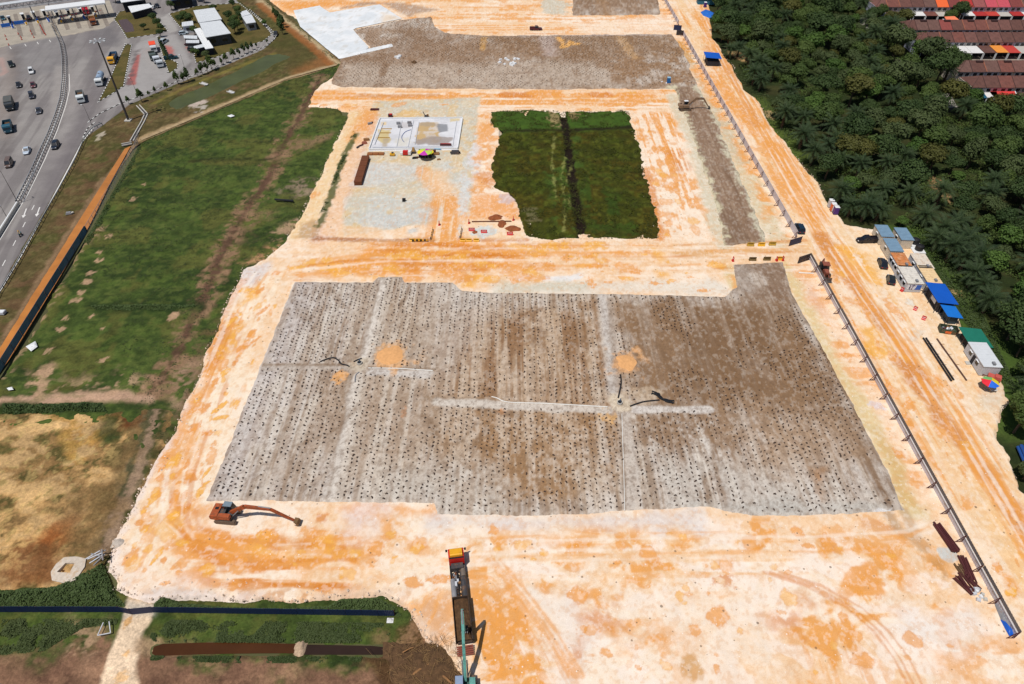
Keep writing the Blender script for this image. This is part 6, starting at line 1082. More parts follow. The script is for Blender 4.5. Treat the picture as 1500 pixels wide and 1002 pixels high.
# single broadleaf trees that stand out
SOLO = [((1183, 168), 3, .95, 'bright fresh green tree low at the grassy bank by the road'), ((1175, 182), 3, .6, 'small fresh green tree at the foot of the grassy bank'), ((1232, 238), 2, 1.25, 'broad olive yellow tree in the middle of the forest edge above the road bend'), ((1262, 246), 2, 1.0, 'second olive tree just right of the broad olive yellow one'), ((1368, 128), 5, 1.25, 'big dark round tree in front of the terrace houses'), ((1352, 96), 4, 1.4, 'large grey green tree beside the village lane'), ((1392, 112), 0, 1.1, 'dark tree touching the left end of the middle house row'), ((1316, 44), 2, 1.0, 'pale olive tree between the two upper house rows'), ((1300, 36), 2, .8, 'smaller olive tree left of the upper house rows'), ((1402, 30), 0, 1.05, 'dark round tree standing between the upper house rows by the orange awning'), ((1388, 34), 1, .7, 'small green tree left of the orange awning house'), ((1422, 156), 3, .9, 'fresh green tree at the left of the bright red roofed house'), ((1452, 182), 2, 1.15, 'wide olive tree below the bright red roofed house'), ((1502, 156), 3, .7, 'small green tree at the right edge beside the red roofed house'), ((1446, 128), 3, .55, 'low bright shrub tree before the lowest terrace row'), ((1318, 330), 3, .45, 'small bright yellow green tree behind the cabins'), ((1486, 632), 1, .85, 'dense green bush tree jutting onto the sandy road at the right edge'), ((1494, 612), 1, .8, 'dark bush tree behind the jutting one at the right edge'), ((1500, 700), 4, .5, 'small dark shrub at the right edge under the blue pipes'), ((1476, 496), 5, 1.0, 'large dark tree above the grass strip right of the green shelter'), ((1500, 470), 0, 1.1, 'dark tree at the right edge above the pale grey cabin'), ((1490, 520), 0, .8, 'dark tree low at the right edge above the parasol'), ((1500, 560), 1, .7, 'mid green tree at the right edge level with the parasol'), ((1448, 402), 3, 1.0, 'fresh green tree above the palms right of the blue canopy'), ((1505, 430), 3, 1.0, 'fresh green tree at the right edge in the lower forest')]
for (px, py), k, s, lab in SOLO:
    x, y = G(px, py); PTS.append((x, y, 6*s)); tree(x, y, k, s, lab, 'trees of the roadside forest' if py > 60 else 'trees among the houses', z=-.4)
# the rest of the forest
LABS = {'dark': 'dark green broadleaf tree standing ', 'mid': 'mid green broadleaf tree standing ', 'olive': 'olive toned broadleaf tree standing ', 'fresh': 'fresh bright green broadleaf tree standing ', 'grey': 'grey green broadleaf tree standing '}
LM = [((1085, 60), 'beside the upper sandy road'), ((1170, 90), 'behind the upper road palms'), ((1250, 40), 'at the top left of the terrace houses'), ((1190, 200), 'beside the road bend'), ((1270, 140), 'in the middle of the forest'), ((1330, 170), 'below the village lane'), ((1440, 200), 'below the terrace houses'), ((1270, 250), 'behind the portable toilets'), ((1360, 300), 'behind the site cabins'), ((1460, 300), 'at the right edge in mid forest'), ((1450, 400), 'above the blue canopies'), ((1500, 480), 'at the right edge above the pale grey cabin')]
LMW = [(G(*p), s) for p, s in LM]
def near(x, y): return min(LMW, key=lambda q: (q[0][0]-x)**2+(q[0][1]-y)**2)[1]
nb = npalm = 0; tries = 0
x0, x1 = 70, 330; y0, y1 = 90, 400
while tries < 26000 and nb < 285:
    tries += 1
    x, y = rf.uniform(x0, x1), rf.uniform(y0, y1)
    if not (x < .86*y+70 and x > .2*y): continue
    d = inpoly(FW, x, y)
    if d > -3.0 or inpoly(VW, x, y) < 3.0: continue
    if any((c.x-x)**2+(c.y-y)**2 < rr*rr for c, rr in CLEAR): continue
    ip = rf.random() < (.38 if d > -22 else .16)
    if ip and npalm > 60: ip = False
    s = rf.choice((rf.uniform(.6, .9), rf.uniform(.85, 1.2), rf.uniform(1.1, 1.6))); dia = 5.8 if ip else 6.0*s
    if not far_enough(x, y, dia): continue
    # only what the photograph can see
    zc = cp*y + sp*CAM_H; u = x/zc*FOC+750
    v = 501-(y*sp-CAM_H*cp)/zc*FOC
    if u > 1600 or v < -70: continue
    PTS.append((x, y, dia))
    if ip: palm(x, y, 'dark oil palm crown among the trees '+near(x, y), 'oil palms inside the forest', rf.uniform(.9, 1.15)); npalm += 1
    else:
        k = rf.choices(range(8), (5, 5, 2.2, 3, 4, 3, 4, 3))[0]; tree(x, y, k, s, ('small ' if s < .85 else 'large ' if s > 1.2 else '')+LABS[KINDS[k][0]]+near(x, y), 'broadleaf trees inside the forest'); nb += 1
# undergrowth, one mass nobody could count
def scatter_leaves(name, pl, n, hmax, leaf, m, seed, z0=-.45, clump=0.0, edge=0.0, world=None, hf=None):
    P = world or WP(pl); xs = [p[0] for p in P]; ys = [p[1] for p in P]; g = np.random.default_rng(seed); k = int(n*6)
    x = g.uniform(min(xs), max(xs), k); y = g.uniform(min(ys), max(ys), k); d = sdf(P, x, y); ok = d < -edge
    cl = fbm(x/clump, y/clump, seed, 4) if clump else np.ones(k)
    if clump: ok &= g.random(k) < sst(.36, .66, cl)
    x, y, cl, d = x[ok][:n], y[ok][:n], cl[ok][:n], d[ok][:n]; n = len(x); hh = hmax*(.15+.85*fbm(x/1.6, y/1.6, seed+1, 3))*(sst(.36, .75, cl) if clump else 1)*sst(0, 1.2, -d); z = z0+hh*g.random(n)**.6
    a = g.uniform(0, 6.283, n); t = g.uniform(-.2, 1.1, n); l = leaf*g.uniform(.6, 1.4, n); ux, uy = np.cos(a), np.sin(a); ct, s_ = np.cos(t), np.sin(t)
    C0 = np.stack([x, y, z], 1); U = np.stack([ux*ct, uy*ct, s_], 1)*l[:, None]; W = np.stack([-uy, ux, np.zeros(n)], 1)*(l*.45)[:, None]
    V = np.stack([C0-U*.5, C0+W*.5, C0+U*.5, C0-W*.5], 1).reshape(-1, 3); F = np.arange(n*4, dtype=np.int32)
    me = bpy.data.meshes.new(name); me.vertices.add(n*4); me.vertices.foreach_set('co', V.astype(np.float32).ravel()); me.loops.add(n*4); me.polygons.add(n); me.loops.foreach_set('vertex_index', F); me.polygons.foreach_set('loop_start', np.arange(0, n*4, 4, dtype=np.int32)); me.polygons.foreach_set('loop_total', np.full(n, 4, np.int32)); me.update(calc_edges=True); me.materials.append(m)
    o = bpy.data.objects.new(name, me); COL.objects.link(o); o['kind'] = 'stuff'; return o
scatter_leaves('undergrowth', [(1056, 70), (1092, 132), (1128, 182), (1164, 226), (1214, 300), (1330, 346), (1404, 462), (1446, 512), (1480, 590), (1457, 640), (1492, 720), (1560, 760), (1640, 600), (1640, 300), (1440, 160), (1330, 70), (1262, 0), (1046, 0)], 52000, 2.4, .62, LEAFM[1], 5, -.5, clump=9, edge=3.0)
BUSHM = leaf_mat('bush_leaf', (.046, .080, .024), (.092, .134, .042), sc=.5); GRM = leaf_mat('weed_leaf', (.048, .076, .022), (.092, .118, .040), sc=.4)
scatter_leaves('bushes', [(-60, 866), (80, 856), (150, 820), (166, 862), (186, 888), (-60, 892)], 9000, 1.3, .40, BUSHM, 7, -.45, edge=.2)
scatter_leaves('bushes', [(222, 884), (238, 868), (262, 880), (330, 886), (420, 888), (480, 884), (500, 874), (552, 872), (580, 886), (590, 902), (226, 896)], 9000, 1.5, .36, BUSHM, 8, -.45, edge=.2)
scatter_leaves('weeds', [(226, 903), (570, 908), (600, 925), (560, 942), (225, 942), (214, 934)], 9000, .55, .34, GRM, 9, -.45, clump=3, edge=.3)
scatter_leaves('weeds', [(-60, 902), (176, 902), (170, 915), (120, 920), (60, 955), (-60, 965)], 8000, .6, .36, GRM, 10, -.45, clump=3, edge=.3)
scatter_leaves('weeds', [(218, 956), (560, 958), (540, 972), (330, 972), (215, 968)], 4000, .55, .34, GRM, 11, -.45, clump=2.5, edge=.3)
scatter_leaves('weeds', [(0, 589), (150, 587), (160, 603), (0, 606)], 3500, 1.3, .45, BUSHM, 12, -.42, edge=.3); scatter_leaves('weeds', [(130, 445), (288, 444), (290, 452), (130, 452)], 2600, 1.1, .5, BUSHM, 13, -.42)
scatter_leaves('weeds', [(518, 190), (524, 200), (505, 235), (492, 270), (484, 300), (470, 328), (462, 326), (480, 285), (496, 240)], 1900, .6, .4, GRM, 14, 0, clump=5)
scatter_leaves('weeds', PLOT, 20000, .5, .42, leaf_mat('plot_weed', (.042, .050, .006), (.078, .084, .012), sc=.3), 15, .15, clump=2.2, edge=.5)
scatter_leaves('weeds', GRASSP[:13]+GRASSP[18:], 26000, .35, .38, leaf_mat('meadow_leaf', (.036, .052, .018), (.066, .080, .028), sc=.25), 16, -.38, clump=3.0, edge=1.2)
scatter_leaves('weeds', [(1056, 78), (1092, 132), (1128, 182), (1164, 226), (1190, 250), (1180, 200), (1130, 140)], 3000, .7, .5, GRM, 17, -.5, edge=.4); scatter_leaves('weeds', [(1332, 348), (1404, 462), (1446, 510), (1482, 588), (1500, 580), (1450, 470), (1380, 350)], 9000, .7, .42, leaf_mat('strip_grass', (.050, .082, .026), (.092, .124, .042)), 18, -.5, edge=.4)

# ------------------------------------------------------------------ prefabricated drain stubs, set out in staggered rows
STUBM = mat('drain_strip_black', (80, 62, 52), rough=.8, amt=.2)
def stub_geo(h, wd, lean, seed):
    r = random.Random(seed); a = r.uniform(0, 3.14); c, s = math.cos(a), math.sin(a); l = lean; w2 = wd/2; q = .03
    P = [(-w2, 0, 0), (w2, 0, 0), (w2, l*.2, h), (-w2, l*.2, h), (w2*1.05, l*1.2, h*.75), (-w2*1.05, l*1.2, h*.75)]
    P2 = [(x, y+q, z) for x, y, z in P]; V = [(x*c-y*s, x*s+y*c, z) for x, y, z in P+P2]
    F = [(0, 1, 2, 3), (3, 2, 4, 5), (7, 6, 9, 8), (8, 9, 11, 10), (1, 7, 8, 2), (2, 8, 10, 4), (6, 0, 3, 9), (9, 3, 5, 11), (5, 4, 10, 11)]
    b = len(V); n = 7
    for k in range(n): t = 6.283*k/n; rr = .15*r.uniform(.7, 1.2); V.append((math.cos(t)*rr, math.sin(t)*rr, -.01))
    V.append((0, 0, .05)); F += [(b+k, b+(k+1) % n, b+n) for k in range(n)]
    return V, F
rs = random.Random(77); SG_ = [stub_geo(.24, .19, .24, k) for k in range(8)]; SM_ = []
for V, F in SG_: me = bpy.data.meshes.new('drain_stub'); me.from_pydata(V, [], F); me.materials.append(STUBM); me.update(); SM_.append(me)
FP = WP(FIELD); xs = [p[0] for p in FP]; ys = [p[1] for p in FP]; pts = []
EX = [(GV(527, 535), 2.6), (GV(907, 591), 3.0), (GV(570, 522), 3.4), (GV(917, 532), 2.8), (GV(500, 552), 1.4)]
LN = [([(560, 413), (541, 490), (530, 528)], 1.0), ([(517, 555), (492, 690), (484, 733)], 1.0), ([(388, 538), (512, 538)], .7), ([(545, 545), (630, 548)], .9), ([(625, 588), (890, 600)], 1.1), ([(926, 599), (1040, 599)], 1.0), ([(886, 432), (893, 520), (898, 575)], 1.2), ([(916, 605), (926, 750)], 1.2)]
gx, gy = [], []
row = 0; x = min(xs)+.3
while x < max(xs):
    y = min(ys)+.7+(.5 if row % 2 else 0)
    while y < max(ys)-.3: gx.append(x+rs.gauss(0, .06)); gy.append(y+rs.gauss(0, .08)); y += 1.0
    x += 1.03; row += 1
gx, gy = np.array(gx), np.array(gy); ok = sdf(FP, gx, gy) < -.8
for c, rr in EX: ok &= np.hypot(gx-c.x, gy-c.y) > rr
for pl, wd in LN: ok &= dline(WP(pl), gx, gy) > wd
g3 = np.random.default_rng(3); ok &= g3.random(len(gx)) > .06
PER = .5+.5*np.sin(6.2832*(gx/3.1+.35*fbm(gx/9, gy/40, 107, 3))); ok &= ~((PER > .93) & (g3.random(len(gx)) < .8))
STRW = sdf(WP([(1066, 384), (1150, 382), (1170, 445), (1095, 440)]), gx, gy); ok &= STRW > 0
WORN = fbm(gx/9, gy/12, 140, 4); inb = sdf(WP([(905, 440), (1150, 440), (1270, 600), (1310, 735), (1230, 700), (1160, 640), (940, 590)]), gx, gy) < 0; ok &= ~(inb & (WORN > .47)); ok &= ~((WORN > .64) & (g3.random(len(gx)) < .5))
gx, gy = gx[ok], gy[ok]; order = np.argsort(gy); SINGLE = 300
for i in order[:SINGLE]:
    o = mobj('drain_stub', SM_[rs.randrange(8)]); o.location = (gx[i], gy[i], .235); o.rotation_euler = (0, 0, rs.uniform(0, 6.28)); s = rs.uniform(.7, 1.2); o.scale = (s, s, s)
    tag(o, 'short black drain strip stub poking up along the near edge of the grey field', 'drain stub', 'drain stubs along the near edge of the grey field')
def stub_mass(name, X, Y, z, seed, s0=1.0, simple=False):
    r = random.Random(seed); V = []; F = []
    for x, y in zip(X, Y):
        v, f = SG_[r.randrange(8)]; a = r.uniform(0, 6.28); c, s = math.cos(a), math.sin(a); k = s0*r.uniform(.65, 1.2); b = len(V)
        if simple: v = v[:6]; f = [(0, 1, 2, 3), (3, 2, 4, 5)]
        V += [(x+(p[0]*c-p[1]*s)*k, y+(p[0]*s+p[1]*c)*k, z+p[2]*k) for p in v]; F += [tuple(i+b for i in q) for q in f]
    me = bpy.data.meshes.new(name); me.from_pydata(V, [], F); me.materials.append(STUBM); me.update(); o = mobj(name, me); o['kind'] = 'stuff'
stub_mass('drain_stubs', gx[order[SINGLE:]], gy[order[SINGLE:]], .235, 5)
UP = WP(UPPER); xs = [p[0] for p in UP]; ys = [p[1] for p in UP]; X, Y = np.meshgrid(np.arange(min(xs), max(xs), 1.5), np.arange(min(ys), max(ys), 1.3)); X = X+((np.arange(X.shape[0]) % 2)*.7)[:, None]; X, Y = X.ravel(), Y.ravel()
ok = (sdf(UP, X, Y) < -1.2) & (sdf(WP(LINER), X, Y) > 1); g = np.random.default_rng(4); ok &= g.random(len(X)) < np.where(fbm(X/14, Y/18, 150, 4) > .5, .35, .95); X, Y = X[ok]+g.normal(0, .12, ok.sum()), Y[ok]+g.normal(0, .12, ok.sum())
stub_mass('drain_stubs', X, Y, .235, 6, 1.1, True)
# ------------------------------------------------------------------ drainage wells, hoses and pipes on the field
def hose(label, pts, r, m, z=.3, name='hose', cat='hose', dense=True):
    P = [GV(a, b, z) for a, b in pts]; Q = []
    for i in range(len(P)-1):
        p0, p1, p2, p3 = P[max(i-1, 0)], P[i], P[i+1], P[min(i+2, len(P)-1)]
        for k in range(6): t = k/6; Q.append(.5*((2*p1)+(-p0+p2)*t+(2*p0-5*p1+4*p2-p3)*t*t+(-p0+3*p1-3*p2+p3)*t**3))
    Q.append(P[-1]); o = MB().tube(Q, r, 6).build(name, m); return tag(o, label, cat)
hose('black hose snaking left from the western drainage well', [(469, 530), (476, 527), (488, 524), (496, 528), (500, 533), (508, 535), (512, 537)], .16, BLKP)
hose('short black hose above the western drainage well', [(518, 530), (524, 527), (530, 525)], .16, BLKP)
hose('black hose curving below the western drainage well', [(526, 545), (521, 550), (520, 560)], .13, MGR)
hose('black hose running up from the eastern drainage well', [(905.5, 583), (908, 572), (910, 560), (909, 549)], .16, BLKP)
hose('black hose leading right from the eastern drainage well to a tangle', [(923, 595), (934, 591), (946, 588), (966, 586)], .17, BLKP)
for k in range(6):
    r_ = random.Random(k); pts = [(958+r_.uniform(-6, 6), 574+r_.uniform(-2, 4)), (963+r_.uniform(-4, 4), 578+r_.uniform(-4, 4)), (968, 583+r_.uniform(-3, 2)), (976+r_.uniform(-2, 2), 586+r_.uniform(-1, 2)), (985+r_.uniform(-2, 4), 588+r_.uniform(-2, 3))]
    hose(['black hose of the tangle, with the widest loop', 'black hose of the tangle crossing its middle', 'black hose of the tangle ending farthest right', 'black hose of the tangle lying lowest', 'black hose of the tangle curling at its top left', 'black hose of the tangle bent sharply at its centre'][k], pts, .12, BLKP, .3+k*.05)
hose('long white pipe running left from the eastern drainage well', [(720, 581), (728, 583), (745, 589), (800, 591), (890, 596)], .1, WPIPE, .3, 'pipe', 'pipe'); hose('white pipe running right from the western drainage well', [(539, 539), (580, 539.5), (606, 541), (634, 543)], .1, WPIPE, .3, 'pipe', 'pipe')
hose('white pipe running down from the eastern drainage well', [(911, 606), (912, 640), (914, 700), (915, 748)], .07, WPIPE, .28, 'pipe', 'pipe'); hose('white pipe lying across the sand inside the top of the hoarding', [(1170, 399.5), (1192, 400.5)], .16, WPIPE, .12, 'pipe', 'pipe')
for lab, p in (('round drainage well with a steel riser in the western pad', (527, 534)), ('round drainage well with a steel riser in the eastern pad', (907.5, 592))):
    x, y = G(*p); t = thing('drainage_well', lab, 'well', (x, y, .2)); MB().tube([(0, 0, 0), (0, 0, .5)], .55, 16).build('ring', CONC, t); MB().cyl((0, 0, .5), (0, 0, .53), .42, 14).build('well_mouth', BLK, t); MB().cyl((.1, .1, .4), (.1, .1, 1.3), .12, 8).build('riser', mat('riser_blue', (84, 104, 128), rough=.5), t)
# ------------------------------------------------------------------ concrete slab under construction, with its walls
def wpt(px, py, z=0.0): return GV(px, py, z)
S4 = [(540, 221.5), (671, 220), (678.5, 173), (556, 174)]
def paint_slab(x, y):
    p = Paint(x, y, alb(222, 222, 226)); p.mix(sst(.45, .7, fbm(x/5, y/5, 901, 5))*.5, alb(200, 200, 204)); n = sst(.35, .6, fbm(x/3, y/3, 902, 4))
    p.poly([(612, 180), (640, 180), (644, 193), (646, 205), (636, 211), (609, 211)], alb(200, 166, 108), .9, .4, .7, m=n*.5+.5); p.poly([(608, 205), (640, 200), (662, 203), (650, 212), (612, 213)], alb(160, 148, 142), .85, .5, 1.0); p.poly([(642, 183), (654, 184), (655, 193), (644, 195)], alb(140, 142, 148), .9, .4, .6); p.poly([(614, 180), (628, 179), (640, 184), (612, 186)], alb(170, 156, 140), .6, .6, .8)
    p.poly([(555, 191), (573, 191), (571, 210), (562, 212), (551, 203)], alb(208, 186, 122), .85, .4, .5); p.poly([(558, 180), (566, 179), (566, 184), (558, 185)], alb(226, 196, 140), .8, .4, .4); p.poly([(562, 204), (570, 204), (567, 216), (560, 216)], alb(186, 170, 146), .8, .4, .3); p.poly([(588, 180), (602, 180), (600, 188), (588, 188)], alb(196, 190, 190), .7, .4, .3); p.poly([(580, 205), (600, 202), (598, 216), (580, 216)], alb(214, 208, 190), .6, 1, .8)
    p.poly([(660, 175), (674, 174.5), (673, 178), (660, 179)], alb(216, 196, 150), .85, .3, .4)
    return p.c
M_SLAB = ground_mat('slab_concrete', fine=3, amt=.08, grain=30, gamt=.06, bump=.1)
zone('slab', S4, .22, paint_slab, M_SLAB, step=.8, edge=.02, drop=.22, dropw=.15, relief=0)
t = thing('slab_building', 'low white walled concrete floor slab of a building under construction in the pale yard', 'building site', GV(610, 200)); org = Vector(t.location)
def wall_on(a, b, h, wd, m, nm='wall', z=.2):
    A, B = GV(a[0], a[1]), GV(b[0], b[1]); A.z = B.z = z+h/2; return MB().bar(A-org, B-org, wd, h).build(nm, m, t)
wall_on((540.5, 220.5), (670, 219), .45, .3, WHT); wall_on((557, 175), (677.5, 174), .45, .3, WHT); wall_on((540.8, 219.8), (556.5, 175.4), .45, .3, WHT); wall_on((670.5, 218.6), (677.6, 174.6), .45, .3, WHT); wall_on((546, 217.5), (664, 216.5), .3, .25, GREYW, 'kerb_wall'); wall_on((549, 213), (562, 181), .3, .2, GREYW, 'kerb_wall')
for a, b in (((581, 217), (589, 178)), ((598, 216), (606, 178)), ((608, 213), (614, 180)), ((663, 216), (669, 178))): wall_on(a, b, .22, .18, GREYW, 'partition_wall')
for a, b in (((553, 203), (571, 203)), ((556, 196), (573, 196)), ((558, 190), (574, 190))): wall_on(a, b, .25, .2, mat('ochre_wall', (190, 150, 80), rough=.8), 'partition_wall')
for k, p in enumerate(((584, 183), (586, 188), (600, 182), (601, 186))): MB().box(GV(*p).x-org.x, GV(*p).y-org.y, .2, 1.3, .7, .8).build('column_form', MGR, t)
hose('thin blue hose lying in an arc across the white slab', [(602, 190), (594, 193), (589, 199), (589, 204), (592, 208)], .09, BPIPE, .3)
hose('light blue hose along the front of the slab', [(636, 218), (646, 218.5)], .14, mat('light_blue', (140, 190, 220), rough=.5), .4)
# stacks and clutter round the slab
A, B = GV(536.5, 233), GV(524.5, 272); t = thing('plate_stack', 'long stack of rusty brown steel plates standing left of the pale yard', 'steel plates', A, math.atan2(B.y-A.y, B.x-A.x)); L = (B-A).length
for k in range(5):
    for j in range(3): MB().box(L*(k+.5)/5, .05*(j % 2), .05+j*.42, L/5-.12, 2.2, .38).build('steel_plate', BRN, t)
A, B = GV(538, 226), GV(563, 226); t = thing('plate_stack', 'low flat row of rust brown plates along the slab front left corner', 'steel plates', A, 0)
for k in range(3): MB().box((B-A).length*(k+.5)/3, 0, 0, (B-A).length/3-.1, 1.6, .35).build('steel_plate', mat('rust_plate', (150, 92, 50), rough=.85, amt=.2), t)
def clutter(label, p, items, name, cat, rz=0):
    x, y = G(*p); t = thing(name, label, cat, (x, y, 0), rz)
    for nm, m, b in items: MB().box(*b).build(nm, m, t)
    return t
clutter('yellow compactor machine at the front of the slab', (575, 228), [('body', YEL, (0, 0, .2, 1.5, .8, .6)), ('engine', DGR, (.1, 0, .8, .6, .5, .35)), ('plate', DGR, (0, 0, 0, 1.7, .9, .2))], 'compactor', 'machine')
clutter('red and white generator beside the slab front', (594.5, 227), [('body', REDP, (0, 0, .3, 1.6, 1.1, 1.1)), ('panel', WHT, (1.2, 0, .3, .9, 1.1, 1.0)), ('skid', BLK, (.4, 0, 0, 2.6, 1.1, .3)), ('fuel_tank', WHT, (-1.3, 0, .2, .8, .9, .7))], 'generator', 'generator')
clutter('tan cement mixer between the red generator and the parasols', (606, 224.5), [('drum', mat('mixer_tan', (180, 140, 84), rough=.7), (0, 0, .8, 1.0, 1.0, 1.1, 0, 0, 0, .6, .6)), ('frame', DGR, (0, 0, 0, 1.3, 1.0, .8))], 'cement_mixer', 'mixer')
clutter('dark open hut with black walls under the magenta parasol', (623.5, 229), [('wall', BLK, (0, 0, 0, 4.0, 2.2, 1.7)), ('roof', DKW, (0, 0, 1.7, 4.2, 2.4, .1))], 'work_hut', 'hut'); clutter('brown crate stack to the right of the parasols', (638, 226), [('crate', WOOD, (0, 0, 0, 2.4, 1.2, .5)), ('crate', MARO, (-.6, .6, .5, 1.4, 1.0, .6))], 'crate_stack', 'crates')
clutter('dark cylindrical roller drum lying at the right front of the slab', (667, 225), [('drum', DGR, (0, 0, 0, 2.8, 1.6, 1.0, 0, 0, 0, .8, .7)), ('frame', BLK, (0, 0, .3, 3.2, .6, .3))], 'roller_drum', 'roller'); clutter('long maroon steel frame lying on the right of the slab', (653, 214), [('side_bar', MARO, (0, 0, .25, 3.6, .8, .5)), ('bar', REDP, (0, .2, .75, 3.0, .15, .12))], 'steel_rack', 'rack')
clutter('dark heap of debris below the slab front', (608, 232), [('heap', BLK, (0, 0, 0, 1.8, .9, .5, .2, 0, 0, .6, .5)), ('scrap', BRN, (.6, .2, 0, 1.0, .5, .4, .7))], 'debris_heap', 'debris'); clutter('tiny brown debris heap in front of the crates', (643, 234), [('heap', WOOD, (0, 0, 0, 1.2, .7, .4, .2, 0, 0, .6, .5))], 'debris_heap', 'debris')
clutter('small dark red box behind the slab', (572, 171), [('box', MARO, (0, 0, 0, 1.4, 1.0, .9)), ('lid', REDP, (.2, 0, .9, .9, .9, .1))], 'tool_box', 'box'); clutter('dark pump with an upright arm behind the slab', (625, 172), [('body', DGR, (0, 0, 0, 1.4, 1.0, .7)), ('arm', BLK, (-.5, 0, .6, .2, .2, 1.6, 0, -.4)), ('engine', WOOD, (.4, 0, .7, .6, .6, .4))], 'water_pump', 'pump')
clutter('pallet of maroon bars left of the slab rear corner', (549, 161), [('bar', MARO, (0, -.5, .15, 3.0, .3, .2)), ('bar', MARO, (0, 0, .15, 3.0, .3, .2)), ('bar', MARO, (0, .5, .15, 3.0, .3, .2)), ('sleeper', WOOD, (0, 0, 0, .3, 1.6, .15))], 'bar_pallet', 'steel bars')
clutter('pile of reddish scrap on the left side of the slab', (534, 210), [('scrap', mat('scrap_red', (150, 88, 70), rough=.9), (0, 0, 0, 1.8, 1.4, .6, .3, 0, 0, .6, .6)), ('scrap', MARO, (-.8, -1.8, 0, 1.6, .4, .4, .8)), ('scrap', WOOD, (.3, 2.2, 0, 1.8, 1.0, .6, .1)), ('scrap', DGR, (-1.6, -3.2, 0, 1.0, .4, .5, 1.0))], 'scrap_pile', 'scrap')
clutter('small grey and maroon bundle beside the slab left rear', (542, 182), [('bundle', MGR, (0, 0, 0, 1.4, .7, .6, .5)), ('bundle', MARO, (.5, .8, 0, 1.0, .5, .4, 1.2))], 'bundle', 'bundle'); clutter('dark pump on a grey pad in the middle of the yard', (592, 295), [('body', BLK, (0, 0, 0, .9, .7, .9)), ('hose', WPIPE, (1.4, -.3, 0, 2.0, .2, .15)), ('base', CONC, (0, 0, -.05, 1.4, 1.2, .08))], 'water_pump', 'pump')
# barriers at the yard gate and the excavated patch
def barrier(label, p, m, rz=0.0, L=1.6, h=1.0, group='plastic barriers on the site'):
    L, h = L*.82, h*.82
    x, y = G(*p); t = thing('plastic_barrier', label, 'barrier', (x, y, 0), rz, group)
    MB().prism([(-.3, 0), (.3, 0), (.26, .25), (.1, .4), (.08, h), (-.08, h), (-.1, .4), (-.26, .25)], -L/2, L/2).build('body', m, t); MB().box(.0, 0, h*.62, .2, L*.7, .14).build('stripe', WHT if m is REDP else BLK, t); return t
hp = math.pi/2
g8 = np.random.default_rng(8); SV, SF = [], []; SW_ = WP(SAND)
for pl, wd, dens in (([(352, 393), (318, 470), (298, 512), (264, 600), (248, 636), (214, 690), (190, 740), (164, 790), (154, 836), (164, 868), (222, 880), (300, 880), (480, 882), (556, 874), (592, 895), (640, 955)], 1.3, 9), ([(455, 140), (450, 156), (512, 161), (497, 192), (462, 265), (434, 322), (386, 378)], 1.0, 3), ([(716, 163), (824, 163), (922, 161), (946, 250), (967, 351), (800, 351), (756, 305), (719, 276), (716, 163)], .9, 3), ([(1240, 326), (1164, 224), (1110, 142), (1060, 76)], 1.0, 2)):
    P = WP(pl)
    for (ax, ay), (bx, by) in zip(P[:-1], P[1:]):
        for k in range(int(math.hypot(bx-ax, by-ay)*dens)):
            f = g8.random(); x, y = ax+(bx-ax)*f+g8.normal(0, wd), ay+(by-ay)*f+g8.normal(0, wd); s = .06+.2*g8.random()**3; z = .02; b = len(SV)
            if sdf(SW_, np.array([x]), np.array([y]))[0] > -.2: continue
            SV += [(x+s*g8.uniform(.7, 1.3), y, z), (x, y+s*g8.uniform(.7, 1.3), z), (x-s*g8.uniform(.7, 1.3), y, z), (x, y-s, z), (x, y, z+s*.8), (x, y, z-.5)]; SF += [(b, b+1, b+4), (b+1, b+2, b+4), (b+2, b+3, b+4), (b+3, b, b+4), (b+1, b, b+5), (b+2, b+1, b+5), (b+3, b+2, b+5), (b, b+3, b+5)]
tag(MB().add(SV, SF).build('stones', mat('edge_stone', (236, 214, 194), rough=.95, amt=.35, sc=.5)), kind='stuff')
